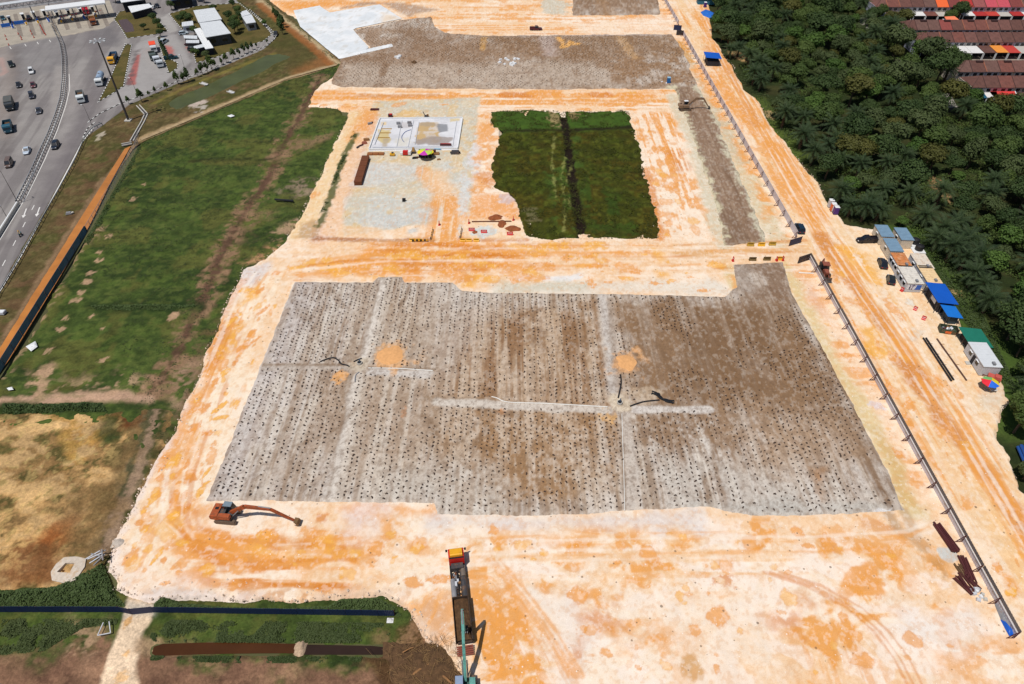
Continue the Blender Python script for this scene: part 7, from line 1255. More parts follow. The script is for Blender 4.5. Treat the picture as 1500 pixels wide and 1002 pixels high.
for lab, p, m, rz, L, h in (('red upright barrier left of the sandy yard entrance', (643.5, 330), REDP, 0, .8, 1.5), ('red upright barrier right of the sandy yard entrance', (687, 327.5), REDP, 0, .8, 1.5), ('red upright barrier at the far right of the excavated patch', (752, 323), REDP, 0, .8, 1.5), ('red barrier at the left of the excavated patch', (691, 338), REDP, hp, 2.0, 1.1), ('red barrier in the middle of the excavated patch', (709, 341), REDP, hp, 2.0, 1.1), ('red barrier at the right of the excavated patch', (747, 344), REDP, hp, 2.0, 1.1), ('yellow barrier at the left of the yard gate, farthest out', (604, 353.5), YEL, hp, 1.8, 1.0), ('yellow barrier at the left of the yard gate, second from the outside', (614, 353.5), YEL, hp, 1.8, 1.0), ('yellow barrier right of the yard gate, nearest the gate', (678, 353.5), YEL, hp, 1.8, 1.0), ('yellow barrier right of the yard gate, in the middle', (687, 353.5), YEL, hp, 1.8, 1.0), ('yellow barrier right of the yard gate, farthest from the gate', (698, 353.5), YEL, hp, 1.8, 1.0),
    ('yellow barrier on the far side of the crossing, leftmost of three', (1099, 360), mat('dull_yellow', (190, 150, 50), rough=.6), hp, 2.2, 1.2), ('bright yellow barrier on the far side of the crossing, middle of three', (1115, 360), YEL, hp, 2.2, 1.2), ('yellow barrier on the far side of the crossing, rightmost of three', (1131, 359), mat('dull_yellow', (190, 150, 50)), hp, 2.2, 1.2), ('black and yellow barrier on the near side of the crossing', (1102, 381.5), mat('dark_yellow', (110, 86, 40), rough=.6), hp, 2.2, 1.2), ('dark olive barrier on the near side of the crossing', (1123, 381), mat('dark_yellow', (110, 86, 40)), hp, 2.2, 1.2), ('orange yellow barrier between two red ones at the crossing', (1142, 380.5), YEL, hp, 2.2, 1.2), ('red barrier alone at the left of the crossing', (1073.5, 382.5), REDP, 0, .9, 1.5), ('red barrier left of the orange yellow one at the crossing', (1137.5, 382), REDP, 0, .9, 1.4), ('red barrier right of the orange yellow one at the crossing', (1146.5, 381.5), REDP, 0, .9, 1.5), ('red barrier at the corner of the banner cabin', (1320.5, 426.5), REDP, .6, .9, 1.3), ('red barrier on the road facing the big blue canopy', (1340, 454), REDP, .9, 1.0, 1.2), ('red barrier on the road near the rubbish skip', (1352.5, 468), REDP, .9, 1.1, 1.2)): barrier(lab, p, m, rz, L, h)
def boards(label, a, b, n):
    A, B = GV(*a), GV(*b); L = (B-A).length; t = thing('striped_barrier', label, 'barrier', A, math.atan2(B.y-A.y, B.x-A.x))
    for k in range(n): MB().box(L*(k+.5)/n, 0, .35, L/n-.03, .08, .5).build('board', [BLK, YEL][k % 2], t)
    for x in (0, L/2, L): MB().box(x, .08, 0, .1, .1, .9).build('post', DGR, t)
boards('black and yellow striped barrier on the left side of the yard gate', (631, 352), (634.5, 337), 8); boards('black and yellow striped barrier on the right side of the yard gate', (674, 350), (676.5, 336), 8); boards('black and yellow striped barrier facing the road left of the gate', (604, 355), (627, 354.5), 8)
hose('long thin brown pipe lying across the excavated patch', [(691, 324.5), (749, 324)], .16, mat('brown_pipe', (110, 66, 44), rough=.8), .2, 'pipe', 'pipe')
def heap(label, p, rx, ry, h, m, seed, name='spoil_heap', cat='heap', z=0):
    x, y = G(*p); V = []; n = 14; rr = random.Random(seed)
    for i in range(n+1):
        for j in range(n+1):
            u, v = -1+2*i/n, -1+2*j/n; f = max(0, 1-(u*u+v*v)*(.75+.9*vnoise(math.atan2(v, u)*1.6+9, seed*1.0, seed+3))); V.append((u*rx, v*ry, h*f**.8*(.7+.6*vnoise(u*3+seed, v*3, seed))-.06))
    o = MB().add(V, [(i*(n+1)+j, (i+1)*(n+1)+j, (i+1)*(n+1)+j+1, i*(n+1)+j+1) for i in range(n) for j in range(n)]).build(name, m, smooth=True); o.location = (x, y, z); return tag(o, label, cat)
RED_E = mat('red_earth', (150, 84, 48), rough=1, amt=.35, sc=1.2, bump=1, bsc=3); PALE_E = mat('pale_earth', (238, 214, 186), rough=1, amt=.15, sc=1, bump=.8); ORE = mat('orange_sand', (230, 172, 114), rough=1, amt=.16, sc=1.5, bump=.9, bsc=4)
heap('small brown earth heap on the left of the excavated patch', (725, 319), 2.2, 1.4, .8, RED_E, 3); heap('small dark brown earth heap on the right of the excavated patch', (751, 335), 2.3, 1.6, .7, RED_E, 4); heap('dark brown earth patch heap beside the thin pipe', (735, 328), 1.3, 2.0, .5, RED_E, 8)
heap('flat orange sand heap beside the western drainage well', (570, 522), 3.4, 3.2, .3, ORE, 5, z=.22); heap('flat orange sand heap above the eastern drainage well', (917, 532), 2.4, 2.8, .3, ORE, 6, z=.22); heap('rust red spoil patch heap beside the overgrown plot', (696, 340), 1.0, 1.0, .2, RED_E, 12)
sack_pile('row of white sacks lying in the upper brown field', (745, 92), 14, [WHT], 6, 1.2, 4.0); sack_pile('few white sacks near the left of the upper brown field', (586, 85), 3, [WHT], 7, 1.6, 1.6); sack_pile('small white sacks beside the upper blue portable toilet', (972, 122), 3, [WHT], 8, .7, .9)
heap('small dark heap in the upper brown field', (607, 92.5), 1.2, 1.2, .9, EARTH, 9, z=.22)
steel_bundle('single dark pipe lying in the grass by the western dirt track', (405, 292), (432, 294), 2, BLKP, .8, 9, .3); tarp('torn white sheet lying in the grass beside the slate hoarding', [(38, 508), (52, 500), (55, 508), (46, 515)], .2, WHT, 11, rough=.15); tarp('small white sheet in the grass below the slate hoarding', [(10, 569), (18, 567), (20, 571), (13, 572)], .2, WHT, 12, rough=.1)
tarp('white rubble sheet on the grass slope by the dry pond', [(333, 170), (340, 168), (344, 170), (338, 172)], .3, WHT, 13, rough=.1)
# concrete pit beside the bushes
t = thing('concrete_pit', 'pale rectangular sump pit with brown water set in a concrete apron', 'pit', GV(100, 836)); org = Vector(t.location)
ap = [(76, 850), (74, 838), (82, 826), (94, 816), (112, 815), (126, 818), (124, 830), (112, 848), (98, 855)]
inn = [(84, 839), (97, 825.5), (110, 826), (103, 840)]
mb = MB(); N = 36
def resamp(pl, n):
    P = [Vector((*G(*p), 0)) for p in pl]; P.append(P[0]); D = [0]
    for i in range(len(P)-1): D.append(D[-1]+(P[i+1]-P[i]).length)
    out = []
    for k in range(n):
        s = D[-1]*k/n; i = max(j for j in range(len(P)-1) if D[j] <= s); f = (s-D[i])/max(1e-6, D[i+1]-D[i]); out.append(P[i].lerp(P[i+1], f))
    return out
c0 = sum((Vector((*G(*p), 0)) for p in inn), Vector())/4
def byang(P): return sorted(P, key=lambda p: math.atan2(p.y-c0.y, p.x-c0.x))
O = byang(resamp(ap, N)); I = byang(resamp(inn, N)); V = [p-org for p in O]+[p-org for p in I]+[p-org for p in I]+[p-org for p in O]
V = [Vector((v.x, v.y, (.0 if i < N else .22 if i < 2*N else -.55 if i < 3*N else -.6))) for i, v in enumerate(V)]
F = [(k, (k+1) % N, N+(k+1) % N, N+k) for k in range(N)]+[(N+k, N+(k+1) % N, 2*N+(k+1) % N, 2*N+k) for k in range(N)]+[(3*N+k, 3*N+(k+1) % N, (k+1) % N, k) for k in range(N)]
mb.add(V, F).build('apron', mat('apron_concrete', (214, 200, 184), rough=.95, amt=.2, sc=1.5, dirt=.4, dirtc=(200, 160, 110), bump=.8), t)
MB().add([(p.x-org.x, p.y-org.y, -.35) for p in I], [tuple(range(N))]).build('pit_water', W_BR, t)
x, y = G(147, 818); t = thing('pallet_debris', 'broken grey timber pallet and poles lying on the bush by the sandy edge', 'debris', (x, y, .5), .3)
for k in range(7): r_ = random.Random(k+40); MB().box(r_.uniform(-.9, .9), r_.uniform(-.9, .9), .2+k*.05, 2.2, .18, .1, rz=r_.uniform(0, 3)).build('plank', [MGR, GREYW][k % 2], t)
x, y = G(155, 921); t = thing('timber_frame', 'pale timber frame lying in the grass beside the sandy track', 'frame', (x, y, 0), .2)
for a, b in (((-.9, -.9), (.9, -.9)), ((.9, -.9), (.3, 1.0)), ((-.9, -.9), (-.5, 1.0))): MB().bar((a[0], a[1], .1), (b[0], b[1], .15), .12).build('plank', GREYW, t)
heap('pale rubble plug dividing the brown ditch', (438, 947), .95, 1.5, .75, mat('rubble_tan', (196, 168, 140), rough=1, amt=.4, sc=2.5, bump=1), 21, z=-.75); heap('grey white rubble at the end of the navy hoarding', (571, 907), .5, .4, .25, mat('rubble_white', (222, 222, 222), rough=.95, amt=.2), 22, z=-.35); heap('grey stone heap on the sandy edge above the pallet debris', (174, 795), 1.1, .9, .5, mat('rubble_grey', (196, 184, 172), rough=.95, amt=.2), 23, z=-.05)
# ------------------------------------------------------------------ terrace houses
ROOFB = [mat('roof_tile_%d' % k, c, rough=.9, amt=.3, sc=.8, dirt=.3, dirtc=(92, 70, 64), bump=.6) for k, c in enumerate(((112, 74, 66), (118, 80, 72), (104, 70, 62), (124, 76, 66), (112, 82, 74)))]
ROOFR = [mat('roof_red', (176, 48, 46), rough=.7, amt=.12), mat('roof_pink', (196, 80, 92), rough=.7, amt=.15), mat('roof_orange', (236, 104, 50), rough=.7, amt=.08), mat('roof_bright_red', (222, 62, 58), rough=.6, amt=.06)]
HW = [mat('house_wall_%d' % k, c, rough=.8, amt=.08, dirt=.1) for k, c in enumerate(((206, 202, 206), (214, 206, 190), (190, 194, 214), (214, 200, 182)))]
AW = [mat('awning_white', (226, 224, 222), rough=.7, amt=.08), mat('awning_grey', (190, 184, 176), rough=.8, amt=.12), mat('awning_orange', (236, 150, 62), rough=.7, amt=.15), mat('awning_red', (196, 66, 56), rough=.7, amt=.12), mat('awning_teal', (34, 92, 118), rough=.6, amt=.1), mat('awning_salmon', (242, 132, 92), rough=.7, amt=.08), mat('awning_yellow', (226, 206, 128), rough=.7)]
RIDGE = mat('ridge_mortar', (84, 58, 54), rough=.9); RIDGEO = mat('ridge_orange', (168, 104, 78), rough=.9)
rh = random.Random(4)
def house(label, x, y, W, D, He, Hr, roofm, wallm, group, hip=0, awn=None, tank=False, div=RIDGE, z=-.2):
    """terrace unit: x = left side, y = front eave (towards the camera)"""
    t = thing('terrace_house', label, 'house', (x, y, z), 0, group)
    MB().box(W/2, D/2, 0, W-.06, D-.5, He).build('wall', wallm, t)
    hx = W*.8 if hip else 0
    th = .14; r = MB()
    A = [(0, -.35, He-.1), (W-.05, -.35, He-.1), (W-.05, D/2, Hr), (hx, D/2, Hr), (W-.05, D+.35, He-.1), (0, D+.35, He-.1)]
    V = A+[(p[0], p[1], p[2]-th) for p in A]
    r.add(V, [(0, 1, 2, 3), (3, 2, 4, 5), (0, 3, 5), (7, 6, 9, 8), (8, 9, 11, 10), (11, 9, 6), (6, 7, 1, 0), (7, 8, 2, 1), (8, 10, 4, 2), (10, 11, 5, 4), (11, 6, 0, 5)] if True else [])
    ro = r.build('roof', roofm, t)
    MB().bar((W-.05, -.35, He-.02), (W-.05, D/2, Hr+.08), .22, .14).build('party_ridge', div, ro)
    if hip: MB().bar((.05, -.3, He-.02), (hx, D/2, Hr+.06), .2, .12).build('hip_ridge', RIDGE, ro)
    for k, (wx, ww) in enumerate(((W*.28, 1.5), (W*.72, 1.5))):
        f = MB().box(wx, .2, He-1.9, ww+.3, .14, 1.35).build('window_frame', WHT, t); MB().box(wx, .11, He-1.77, ww, .06, 1.1).build('pane', GLS, f)
    if awn:
        m2, dep, hh = awn; a = MB(); P = [(0.05, -dep, hh-.55), (W-.08, -dep, hh-.55), (W-.08, .1, hh), (.05, .1, hh)]; a.add(P+[(p[0], p[1], p[2]-.1) for p in P], [(0, 1, 2, 3), (7, 6, 5, 4), (0, 4, 5, 1), (1, 5, 6, 2), (3, 2, 6, 7), (0, 3, 7, 4)]); ao = a.build('porch_roof', m2, t)
        for px_ in (.2, W-.25): MB().box(px_, -dep+.15, 0, .18, .18, hh-.6).build('porch_post', WHT, ao)
        MB().box(W/2, -dep*.2, 0, W-.4, dep*.3, hh*.7).build('porch_wall', DKW, t)
    if tank: MB().box(W*.7, D*.42, Hr-.4, 2.6, .9, .55).build('water_heater', mat('heater_brown', (78, 54, 52), rough=.6), t)
    return t
def row(rowname, left, eave_py, n, W, He, Hr, D, group, roofs=None, awns=None, tanks=(), hip=True, skip=()):
    x0, _ = G(left, eave_py, He-.1); y0 = G(left, eave_py, He-.1)[1]+.35
    for k in range(n):
        if k in skip: continue
        rm = roofs[k] if roofs and k < len(roofs) and roofs[k] else ROOFB[rh.randrange(5)]; aw = awns[k] if awns and k < len(awns) else None
        ords = ['first', 'second', 'third', 'fourth', 'fifth', 'sixth', 'seventh', 'eighth', 'ninth', 'tenth', 'eleventh', 'twelfth', 'thirteenth', 'fourteenth', 'fifteenth', 'sixteenth'][k]
        house('%s house from the left end of %s' % (ords, rowname), x0+k*W, y0, W, D, He, Hr, rm, HW[rh.randrange(4)], group, hip=(hip and k == 0), awn=aw, tank=k in tanks, div=RIDGEO if rh.random() < .22 else RIDGE)
row('the topmost brown roofed terrace row', 1283, 9.5, 16, 5.6, 5.4, 7.9, 10.5, 'houses of the topmost row', roofs=[None]*5+[ROOFR[2], mat('roof_brown_red', (128, 62, 58), rough=.85, amt=.2), ROOFR[0], mat('roof_brown_pink', (150, 84, 82), rough=.85, amt=.2), ROOFR[1], ROOFR[1], mat('roof_brown_red', (128, 62, 58))], awns=[(AW[1], 2.5, 2.8), (ROOFB[1], 3, 3.0), (ROOFB[2], 3, 3), (AW[0], 4, 3.2), (ROOFB[3], 4, 3.2), (AW[1], 4, 3.0), (ROOFR[0], 2.5, 3.2), (AW[0], 4, 3.2), (ROOFR[0], 4, 3.2), (AW[3], 4, 3.2), (AW[1], 4, 3.0), (ROOFR[0], 4, 3.2), (AW[0], 4, 3.0)])
row('the second terrace row with water heaters', 1327, 43, 14, 5.0, 5.2, 7.6, 9.5, 'houses of the second row', roofs=[None, None, None, mat('roof_rust_red', (140, 72, 66), rough=.9)], tanks=(1, 3, 5, 7))
row('the third terrace row with coloured porches', 1345, 61, 13, 4.95, 5.0, 7.2, 9.5, 'houses of the third row', awns=[(AW[1], 5, 3.0), (ROOFB[0], 6, 3.2), (AW[1], 6.5, 3.3), (AW[0], 6.5, 3.3), (AW[0], 6.5, 3.3), (ROOFB[2], 6.5, 3.4), (AW[2], 6.5, 3.5), (AW[3], 6.5, 3.4), (AW[1], 6.5, 3.2), (AW[1], 6, 3)])
row('the fourth terrace row with orange roof ridges', 1405, 104.5, 10, 5.2, 5.3, 7.6, 9.5, 'houses of the fourth row', tanks=(1, 3))
row('the lowest terrace row behind the green trees', 1424, 127.5, 9, 5.2, 5.0, 7.3, 9.0, 'houses of the lowest row', awns=[(AW[4], 3.5, 3.0), (AW[0], 3, 3.0), (AW[1], 3, 2.8), (ROOFB[1], 4, 3.0), (AW[1], 4, 3.0)])
x, y = G(1472, 145, 3.2); house('single storey house with a bright red roof and white gable edges', x-1.5, y, 6.5, 7.5, 3.0, 4.6, ROOFR[3], WHT, 'small houses below the terrace rows', div=WHT, z=-.2)
x, y = G(1390, 31, 3.4); t = thing('awning_house', 'low house with a salmon orange awning beside the dark round tree', 'house', (x, y, -.2)); MB().box(3, 3, 0, 6, 5, 2.9).build('wall', HW[0], t); MB().add([(0, 0, 2.9), (6.6, -.3, 2.9), (4.6, 5, 4.2), (.2, 5, 4.0), (0, 0, 2.8), (6.6, -.3, 2.8), (4.6, 5, 4.1), (.2, 5, 3.9)], [(0, 1, 2, 3), (7, 6, 5, 4), (0, 4, 5, 1), (1, 5, 6, 2), (2, 6, 7, 3), (3, 7, 4, 0)]).build('roof', AW[5], t)
sheet('village_lane', [(1383, 139), (1391, 136), (1403, 157), (1388, 158)], -.05, mat('lane_tar', (160, 152, 146), rough=.9)); sheet('village_lane', [(1256, 20), (1278, 22), (1284, 44), (1262, 40)], -.1, mat('lane_tar', (160, 152, 146)))
# ------------------------------------------------------------------ motorway, toll plaza and its compound
KB = mat('kerb_black', (36, 36, 38), rough=.8); KW = mat('kerb_white', (226, 226, 222), rough=.7); LINE = mat('road_paint_white', (232, 230, 226), rough=.7, amt=.1); RAILM = mat('rail_galvanised', (186, 190, 194), rough=.45, metal=.0, amt=.15)
def pathpts(pl, step):
    P = [Vector((*G(*p), 0)) for p in pl]; out = []; carry = 0
    for a, b in zip(P[:-1], P[1:]):
        L = (b-a).length; s = carry
        while s < L: out.append((a.lerp(b, s/L), (b-a).normalized())); s += step
        carry = s-L
    return out
def kerb(pl, step=.9, w_=.28, h=.16):
    k, q = MB(), MB()
    for i, (p, d) in enumerate(pathpts(pl, step)): (k if i % 2 else q).box(p.x, p.y, -.14, step*.98, w_, h, rz=math.atan2(d.y, d.x))
    o = q.build('kerb', KW); o['kind'] = 'structure'; o2 = k.build('black_blocks', KB, o); o2['kind'] = 'stuff'
def strip(name, pl, wd, z, m, dash=None, kind='structure'):
    mb = MB(); P = pathpts(pl, 1.0 if not dash else dash[0]+dash[1])
    if dash:
        for p, d in P: n = Vector((-d.y, d.x, 0))*wd/2; e = d*dash[0]; mb.quad(*[(q.x, q.y, z) for q in (p-n, p-n+e, p+n+e, p+n)])
    else:
        for (p, d), (p2, d2) in zip(P[:-1], P[1:]): n = Vector((-d.y, d.x, 0))*wd/2; n2 = Vector((-d2.y, d2.x, 0))*wd/2; mb.quad(*[(q.x, q.y, z) for q in (p-n, p2-n2, p2+n2, p+n)])
    o = mb.build(name, m); o['kind'] = kind; return o
strip('lane_marking', [(137, 186), (120, 208), (105, 237), (68, 306), (30, 375), (0, 425), (-80, 560)], .3, -.105, LINE)
strip('lane_marking', [(101, 108), (102, 130), (96, 155), (84, 190), (66, 232), (40, 285), (0, 350), (-80, 480)], .22, -.105, LINE)
strip('lane_marking', [(93, 108), (90, 150), (76, 190), (56, 236), (24, 296), (0, 332), (-80, 460)], .25, -.105, LINE)
strip('lane_marking', [(50, 300), (0, 395), (-60, 500)], .22, -.105, LINE, (2.6, 6.5))
for a in ((14, 68), (36, 64), (54, 61), (72, 58)): strip('lane_marking', [a, (a[0]+4, a[1]+6)], .25, -.105, LINE, (3.5, 30))
def arrow(px, py):
    h = heading((px+3, py-12), (px-3, py+4)); x, y = G(px, py); mb = MB(); c, s = math.cos(h), math.sin(h)
    def T(u, v): return (x+u*c-v*s, y+u*s+v*c, -.104)
    mb.quad(T(-3, -.16), T(.6, -.16), T(.6, .16), T(-3, .16)); mb.quad(T(.6, -.55), T(2.2, 0), T(.6, .55)); o = mb.build('lane_arrow', LINE); o['kind'] = 'structure'
arrow(35.5, 313); arrow(55, 311)
sheet('toll_apron', [(-60, 84), (14, 66), (60, 56), (152, 41), (170, 27), (160, 0), (60, 8), (-60, 28)], -.112, mat('apron_beige', (172, 163, 149), rough=.9, amt=.18, sc=.25))
WEAR = mat('apron_tyre_wear', (140, 130, 120), rough=.9, amt=.25, sc=.6)
for a, b in (((22, 20), (31, 54)), ((39, 18), (50, 52)), ((54, 16), (64, 50)), ((72, 18), (83, 46)), ((89, 17), (100, 44)), ((107, 14), (117, 42)), ((124, 12), (134, 42)), ((146, 12), (158, 38))): strip('tyre_wear', [a, b], 1.7, -.107, WEAR)
# islands of grass with painted kerbs
LAWN = flat(alb(102, 90, 52), .3, 5, alb(74, 76, 36))
ISL = [[(167, 28), (175, 17), (196, 12), (207, 12), (226, 22), (246, 45), (228, 50), (186, 56), (178, 42)], [(184, 64), (193, 65), (181, 126), (166, 136), (144, 149), (160, 118), (171, 92)], [(230, 53), (234, 52), (249, 86), (260, 92), (260, 99), (251, 106), (247, 106), (238, 80)], [(248, 20), (290, 8), (350, 4), (372, 22), (392, 42), (398, 50), (386, 60), (345, 72), (316, 84), (287, 92), (284, 80), (300, 62), (286, 38), (266, 42), (254, 28)]]
for k, pl in enumerate(ISL): zone('grass_island', pl, .04, LAWN, M_GRASS, step=2.2, edge=.05, drop=.2, dropw=.3, relief=.03); kerb(pl+[pl[0]], 1.3)
kerb([(130, 178), (146, 166), (175, 152), (215, 137), (262, 118), (320, 96), (370, 76), (392, 66), (404, 55), (400, 46), (384, 30), (366, 14)], 1.3)
kerb([(122, 200), (128, 188), (140, 178)], 1.3)
BEDM = leaf_mat('hedge_leaf', (.024, .044, .014), (.050, .076, .024), sc=.8)
t = thing('clipped_hedge', 'dark clipped hedge on the narrow island between the parking lanes', 'hedge', GV(240, 74)); org = Vector(t.location)
A, B = GV(231, 54)-org, GV(244, 88)-org; me = crown_mesh('foliage', BEDM, 1.0, (B-A).length*.5, .9, 900, .5, 91, lobes=14, zc=.8); o = mobj('foliage', me, t); o.rotation_euler = (0, 0, math.atan2((B-A).y, (B-A).x)-math.pi/2); mobj('stem', trunk_mesh('stem', .8, .08, .05, 4, .5, 5), t)
SHB = mat('soil_bed', (86, 72, 76), rough=.95, amt=.3); sheet('planting_bed', [(173, 30), (186, 28), (194, 36), (197, 46), (184, 48), (178, 40)], .08, SHB)
# young trees along the compound kerb
YT = [crown_mesh('crown', LEAFM[i], 1.2, 1.2, 1.9, 420, .42, 300+i, lobes=7, zc=2.6, cone=.55) for i in (0, 1)]; YTT = trunk_mesh('trunk', 2.2, .09, .05, 3, .4, 9)
YP = [(208, 149, 1.3), (189, 152, .8), (219, 141, .6), (228, 136, .7), (245, 132, .9), (261, 123, 1.35), (270, 121, 1.1), (276, 119, 1.4), (290, 112, .9), (297, 109, 1.3), (304, 106, 1.1), (311, 103, 1.6), (316, 100, 1.0), (325, 95, .8), (332, 92, 1.1), (343, 87, 1.25), (351, 83, .95), (358, 79, 1.1), (364, 77, 1.15), (370, 73, .9), (376, 70, .6), (392, 64, .6), (414, 50, 1.5), (411, 44, 1.4), (416, 40, 1.4), (412, 36, 1.3), (409, 31, 1.3), (406, 28, 1.2), (403, 25, 1.2)]
YN = ['at the kerb end beside the mast lamp', 'small and round by the kerb left of the tall one', 'thin at the start of the pond kerb', 'thin between the first pond trees', 'slender above the pond left tip', 'tall at the kerb above the white rubble', 'bushy at the kerb above the pond left end', 'tallest of three above the pond left end', 'slender before the long kerb row', 'first tall in the kerb row above the pond', 'second in the kerb row above the pond', 'widest in the kerb row above the pond', 'third after the widest in the kerb row', 'low in the middle of the kerb row', 'slender near the building corner', 'rounded below the compound lawn', 'pointed below the compound lawn', 'first of the pair near the road bend', 'second of the pair near the road bend', 'small and last before the road bend', 'tiny on the inside of the road bend', 'tiny at the road bend itself', 'nearest in the row beside the brown bank', 'second in the row beside the brown bank', 'third in the row beside the brown bank', 'fourth in the row beside the brown bank', 'fifth in the row beside the brown bank', 'sixth in the row beside the brown bank', 'farthest in the row beside the brown bank']
for (px, py, s), nm in zip(YP, YN):
    x, y = G(px, py); t = thing('young_tree', 'young conical tree '+nm, 'tree', (x, y, -.15), rf.uniform(0, 6), 'young trees round the toll compound', s*.95); mobj('trunk', YTT, t); mobj('crown', YT[rf.randrange(2)], t)
CTREES = [((266, 36), .45, 0, 'small tree left of the white roofed office'), ((272, 30), .5, 1, 'shrub tree above the white roofed office entrance'), ((279, 34), .5, 0, 'shrub tree touching the white office roof'), ((286, 52), .45, 1, 'small tree beside the carports'), ((252, 15), .5, 0, 'dark tree beside the solar roofed block'), ((314, 17), .4, 0, 'small tree above the white office roof'), ((336, 30), .5, 0, 'tree right of the white office roof, upper'), ((344, 36), .5, 1, 'tree right of the white office roof, middle'), ((345, 50), .6, 0, 'round tree right of the white office, lower'), ((349, 44), .5, 1, 'round tree beside the small white annex'), ((353, 30), .45, 0, 'tree left of the small white annex'), ((349, 20), .45, 1, 'tree beside the utility yard'), ((342, 12), .45, 0, 'tree above the utility yard'), ((356, 34), .4, 0, 'dark shrub tree by the annex wall'), ((388, 38), .4, 3, 'pale thin tree beside the access road bend'), ((288, 84), .4, 1, 'shrub tree near the carport kerb'), ((302, 86), .45, 4, 'pale shrub tree below the office front'), ((170, 4), .7, 0, 'dark tree behind the toll canopy end'), ((226, 32), .45, 0, 'upper shrub on the toll office lawn edge'), ((232, 40), .45, 0, 'middle shrub on the toll office lawn edge'), ((237, 46), .35, 1, 'lower shrub on the toll office lawn edge'), ((212, 44), .35, 0, 'small shrub in the middle of the toll lawn'), ((236, 54), .4, 0, 'shrub at the crossing below the toll lawn'), ((290, 2), .5, 1, 'tree at the top edge behind the office'), ((300, 4), .45, 0, 'second tree at the top edge behind the office')]
for (px, py), s, k, nm in CTREES:
    x, y = G(px, py); tree(x, y, k, s, nm, 'small trees inside the toll compound', z=-.1)
# buildings of the compound
def flatbox(label, name, cat, corners, h, wallm, roofm, over=.3, wins=True, slope=0.0, ribs=10):
    """corners: four ground points on the photograph, going round; roof overhangs"""
    P = [Vector((*G(*p), 0)) for p in corners]; c = sum(P, Vector())/4; t = thing(name, label, cat, c); Q = [p-c for p in P]
    def ring(k, z): return [(q.x*k, q.y*k, z) for q in Q]
    a, b = ring(.96, -.1), ring(.96, h); MB().add(a+b, [(0, 1, 5, 4), (1, 2, 6, 5), (2, 3, 7, 6), (3, 0, 4, 7)]).build('wall', wallm, t)
    k = 1+over/5; a, b = ring(k, h), ring(k, h+.18)
    a = [(x, y, z+slope*(1 if i in (2, 3) else 0)) for i, (x, y, z) in enumerate(a)]; b = [(x, y, z+slope*(1 if i in (2, 3) else 0)) for i, (x, y, z) in enumerate(b)]
    r = MB().add(a+b, [(4, 5, 6, 7), (3, 2, 1, 0), (0, 1, 5, 4), (1, 2, 6, 5), (2, 3, 7, 6), (3, 0, 4, 7)])
    for i in range(ribs):
        f = (i+.5)/ribs; u = Vector(b[0]).lerp(Vector(b[1]), f); v = Vector(b[3]).lerp(Vector(b[2]), f); r.bar(u+Vector((0, 0, .03)), v+Vector((0, 0, .03)), .1, .06)
    r.build('roof', roofm, t)
    if wins:
        for i, j in ((0, 1), (1, 2), (3, 0)):
            u, v = Q[i], Q[j]; n = max(1, int((v-u).length/4))
            for m_ in range(n): p = u.lerp(v, (m_+.5)/n)*.962; MB().box(p.x, p.y, h*.35, 2.0, .12, h*.4, rz=math.atan2((v-u).y, (v-u).x)).build('window', GLS, t)
    return t
flatbox('main white metal roofed office block, upper half, in the toll compound', 'office_building', 'office', [(296, 48), (328, 43), (318, 28), (289, 32)], 4.2, DKW, GREYR, slope=.4); flatbox('main white metal roofed office block, lower half, with the dark glass front', 'office_building', 'office', [(306, 70), (341, 64), (327, 47), (298, 51)], 4.2, mat('office_dark_wall', (70, 72, 78), rough=.6), GREYR, slope=.4)
flatbox('narrow white covered walkway along the office front', 'walkway_roof', 'walkway', [(304, 82), (315, 80), (297, 52), (288, 54)], 2.8, DKW, WHT, wins=False); flatbox('small pale carport beside the office, nearest', 'carport', 'carport', [(288, 82), (305, 78), (303, 74), (287, 78)], 2.6, DKW, GREYR, wins=False, ribs=5); flatbox('pale carport beside the office, middle', 'carport', 'carport', [(276, 72), (294, 72), (294, 68), (276, 68)], 2.4, DKW, GREYR, wins=False, ribs=5); flatbox('pale carport beside the office, farthest', 'carport', 'carport', [(273, 65), (291, 66), (291, 61.5), (272, 61)], 2.4, DKW, GREYR, wins=False, ribs=5)
flatbox('rounded grey guard house at the office gate', 'guard_house', 'guard house', [(270, 49), (286, 47), (285, 41), (270, 43)], 2.8, GREYW, GREYR, ribs=4); flatbox('small white annex with two roofs by the road bend', 'annex', 'annex', [(364, 46), (377, 44), (371, 33), (357, 35)], 3.2, mat('annex_wall', (150, 154, 160), rough=.7), GREYR); flatbox('upper half of the white annex by the road bend', 'annex', 'annex', [(358, 36), (370, 33), (364, 27), (355, 30)], 3.4, GREYW, GREYR)
SOLAR = mat('solar_roof', (58, 78, 108), rough=.3, amt=.1, spec=.6); flatbox('dark blue solar roofed block at the top of the compound', 'solar_block', 'office', [(256, 14), (284, 10), (281, 0), (250, 4)], 4.0, DKW, SOLAR, slope=.6); flatbox('long white roofed dark glass toll office beside the plaza', 'toll_office', 'office', [(184, 19), (218, 14), (214, 5), (180, 9)], 4.5, DKW, WHT, ribs=6); flatbox('low white L shaped entrance roof on the toll lawn', 'entrance_roof', 'shelter', [(197, 29), (226, 21), (221, 16), (192, 20)], 3.0, DKW, WHT, wins=False, ribs=5)
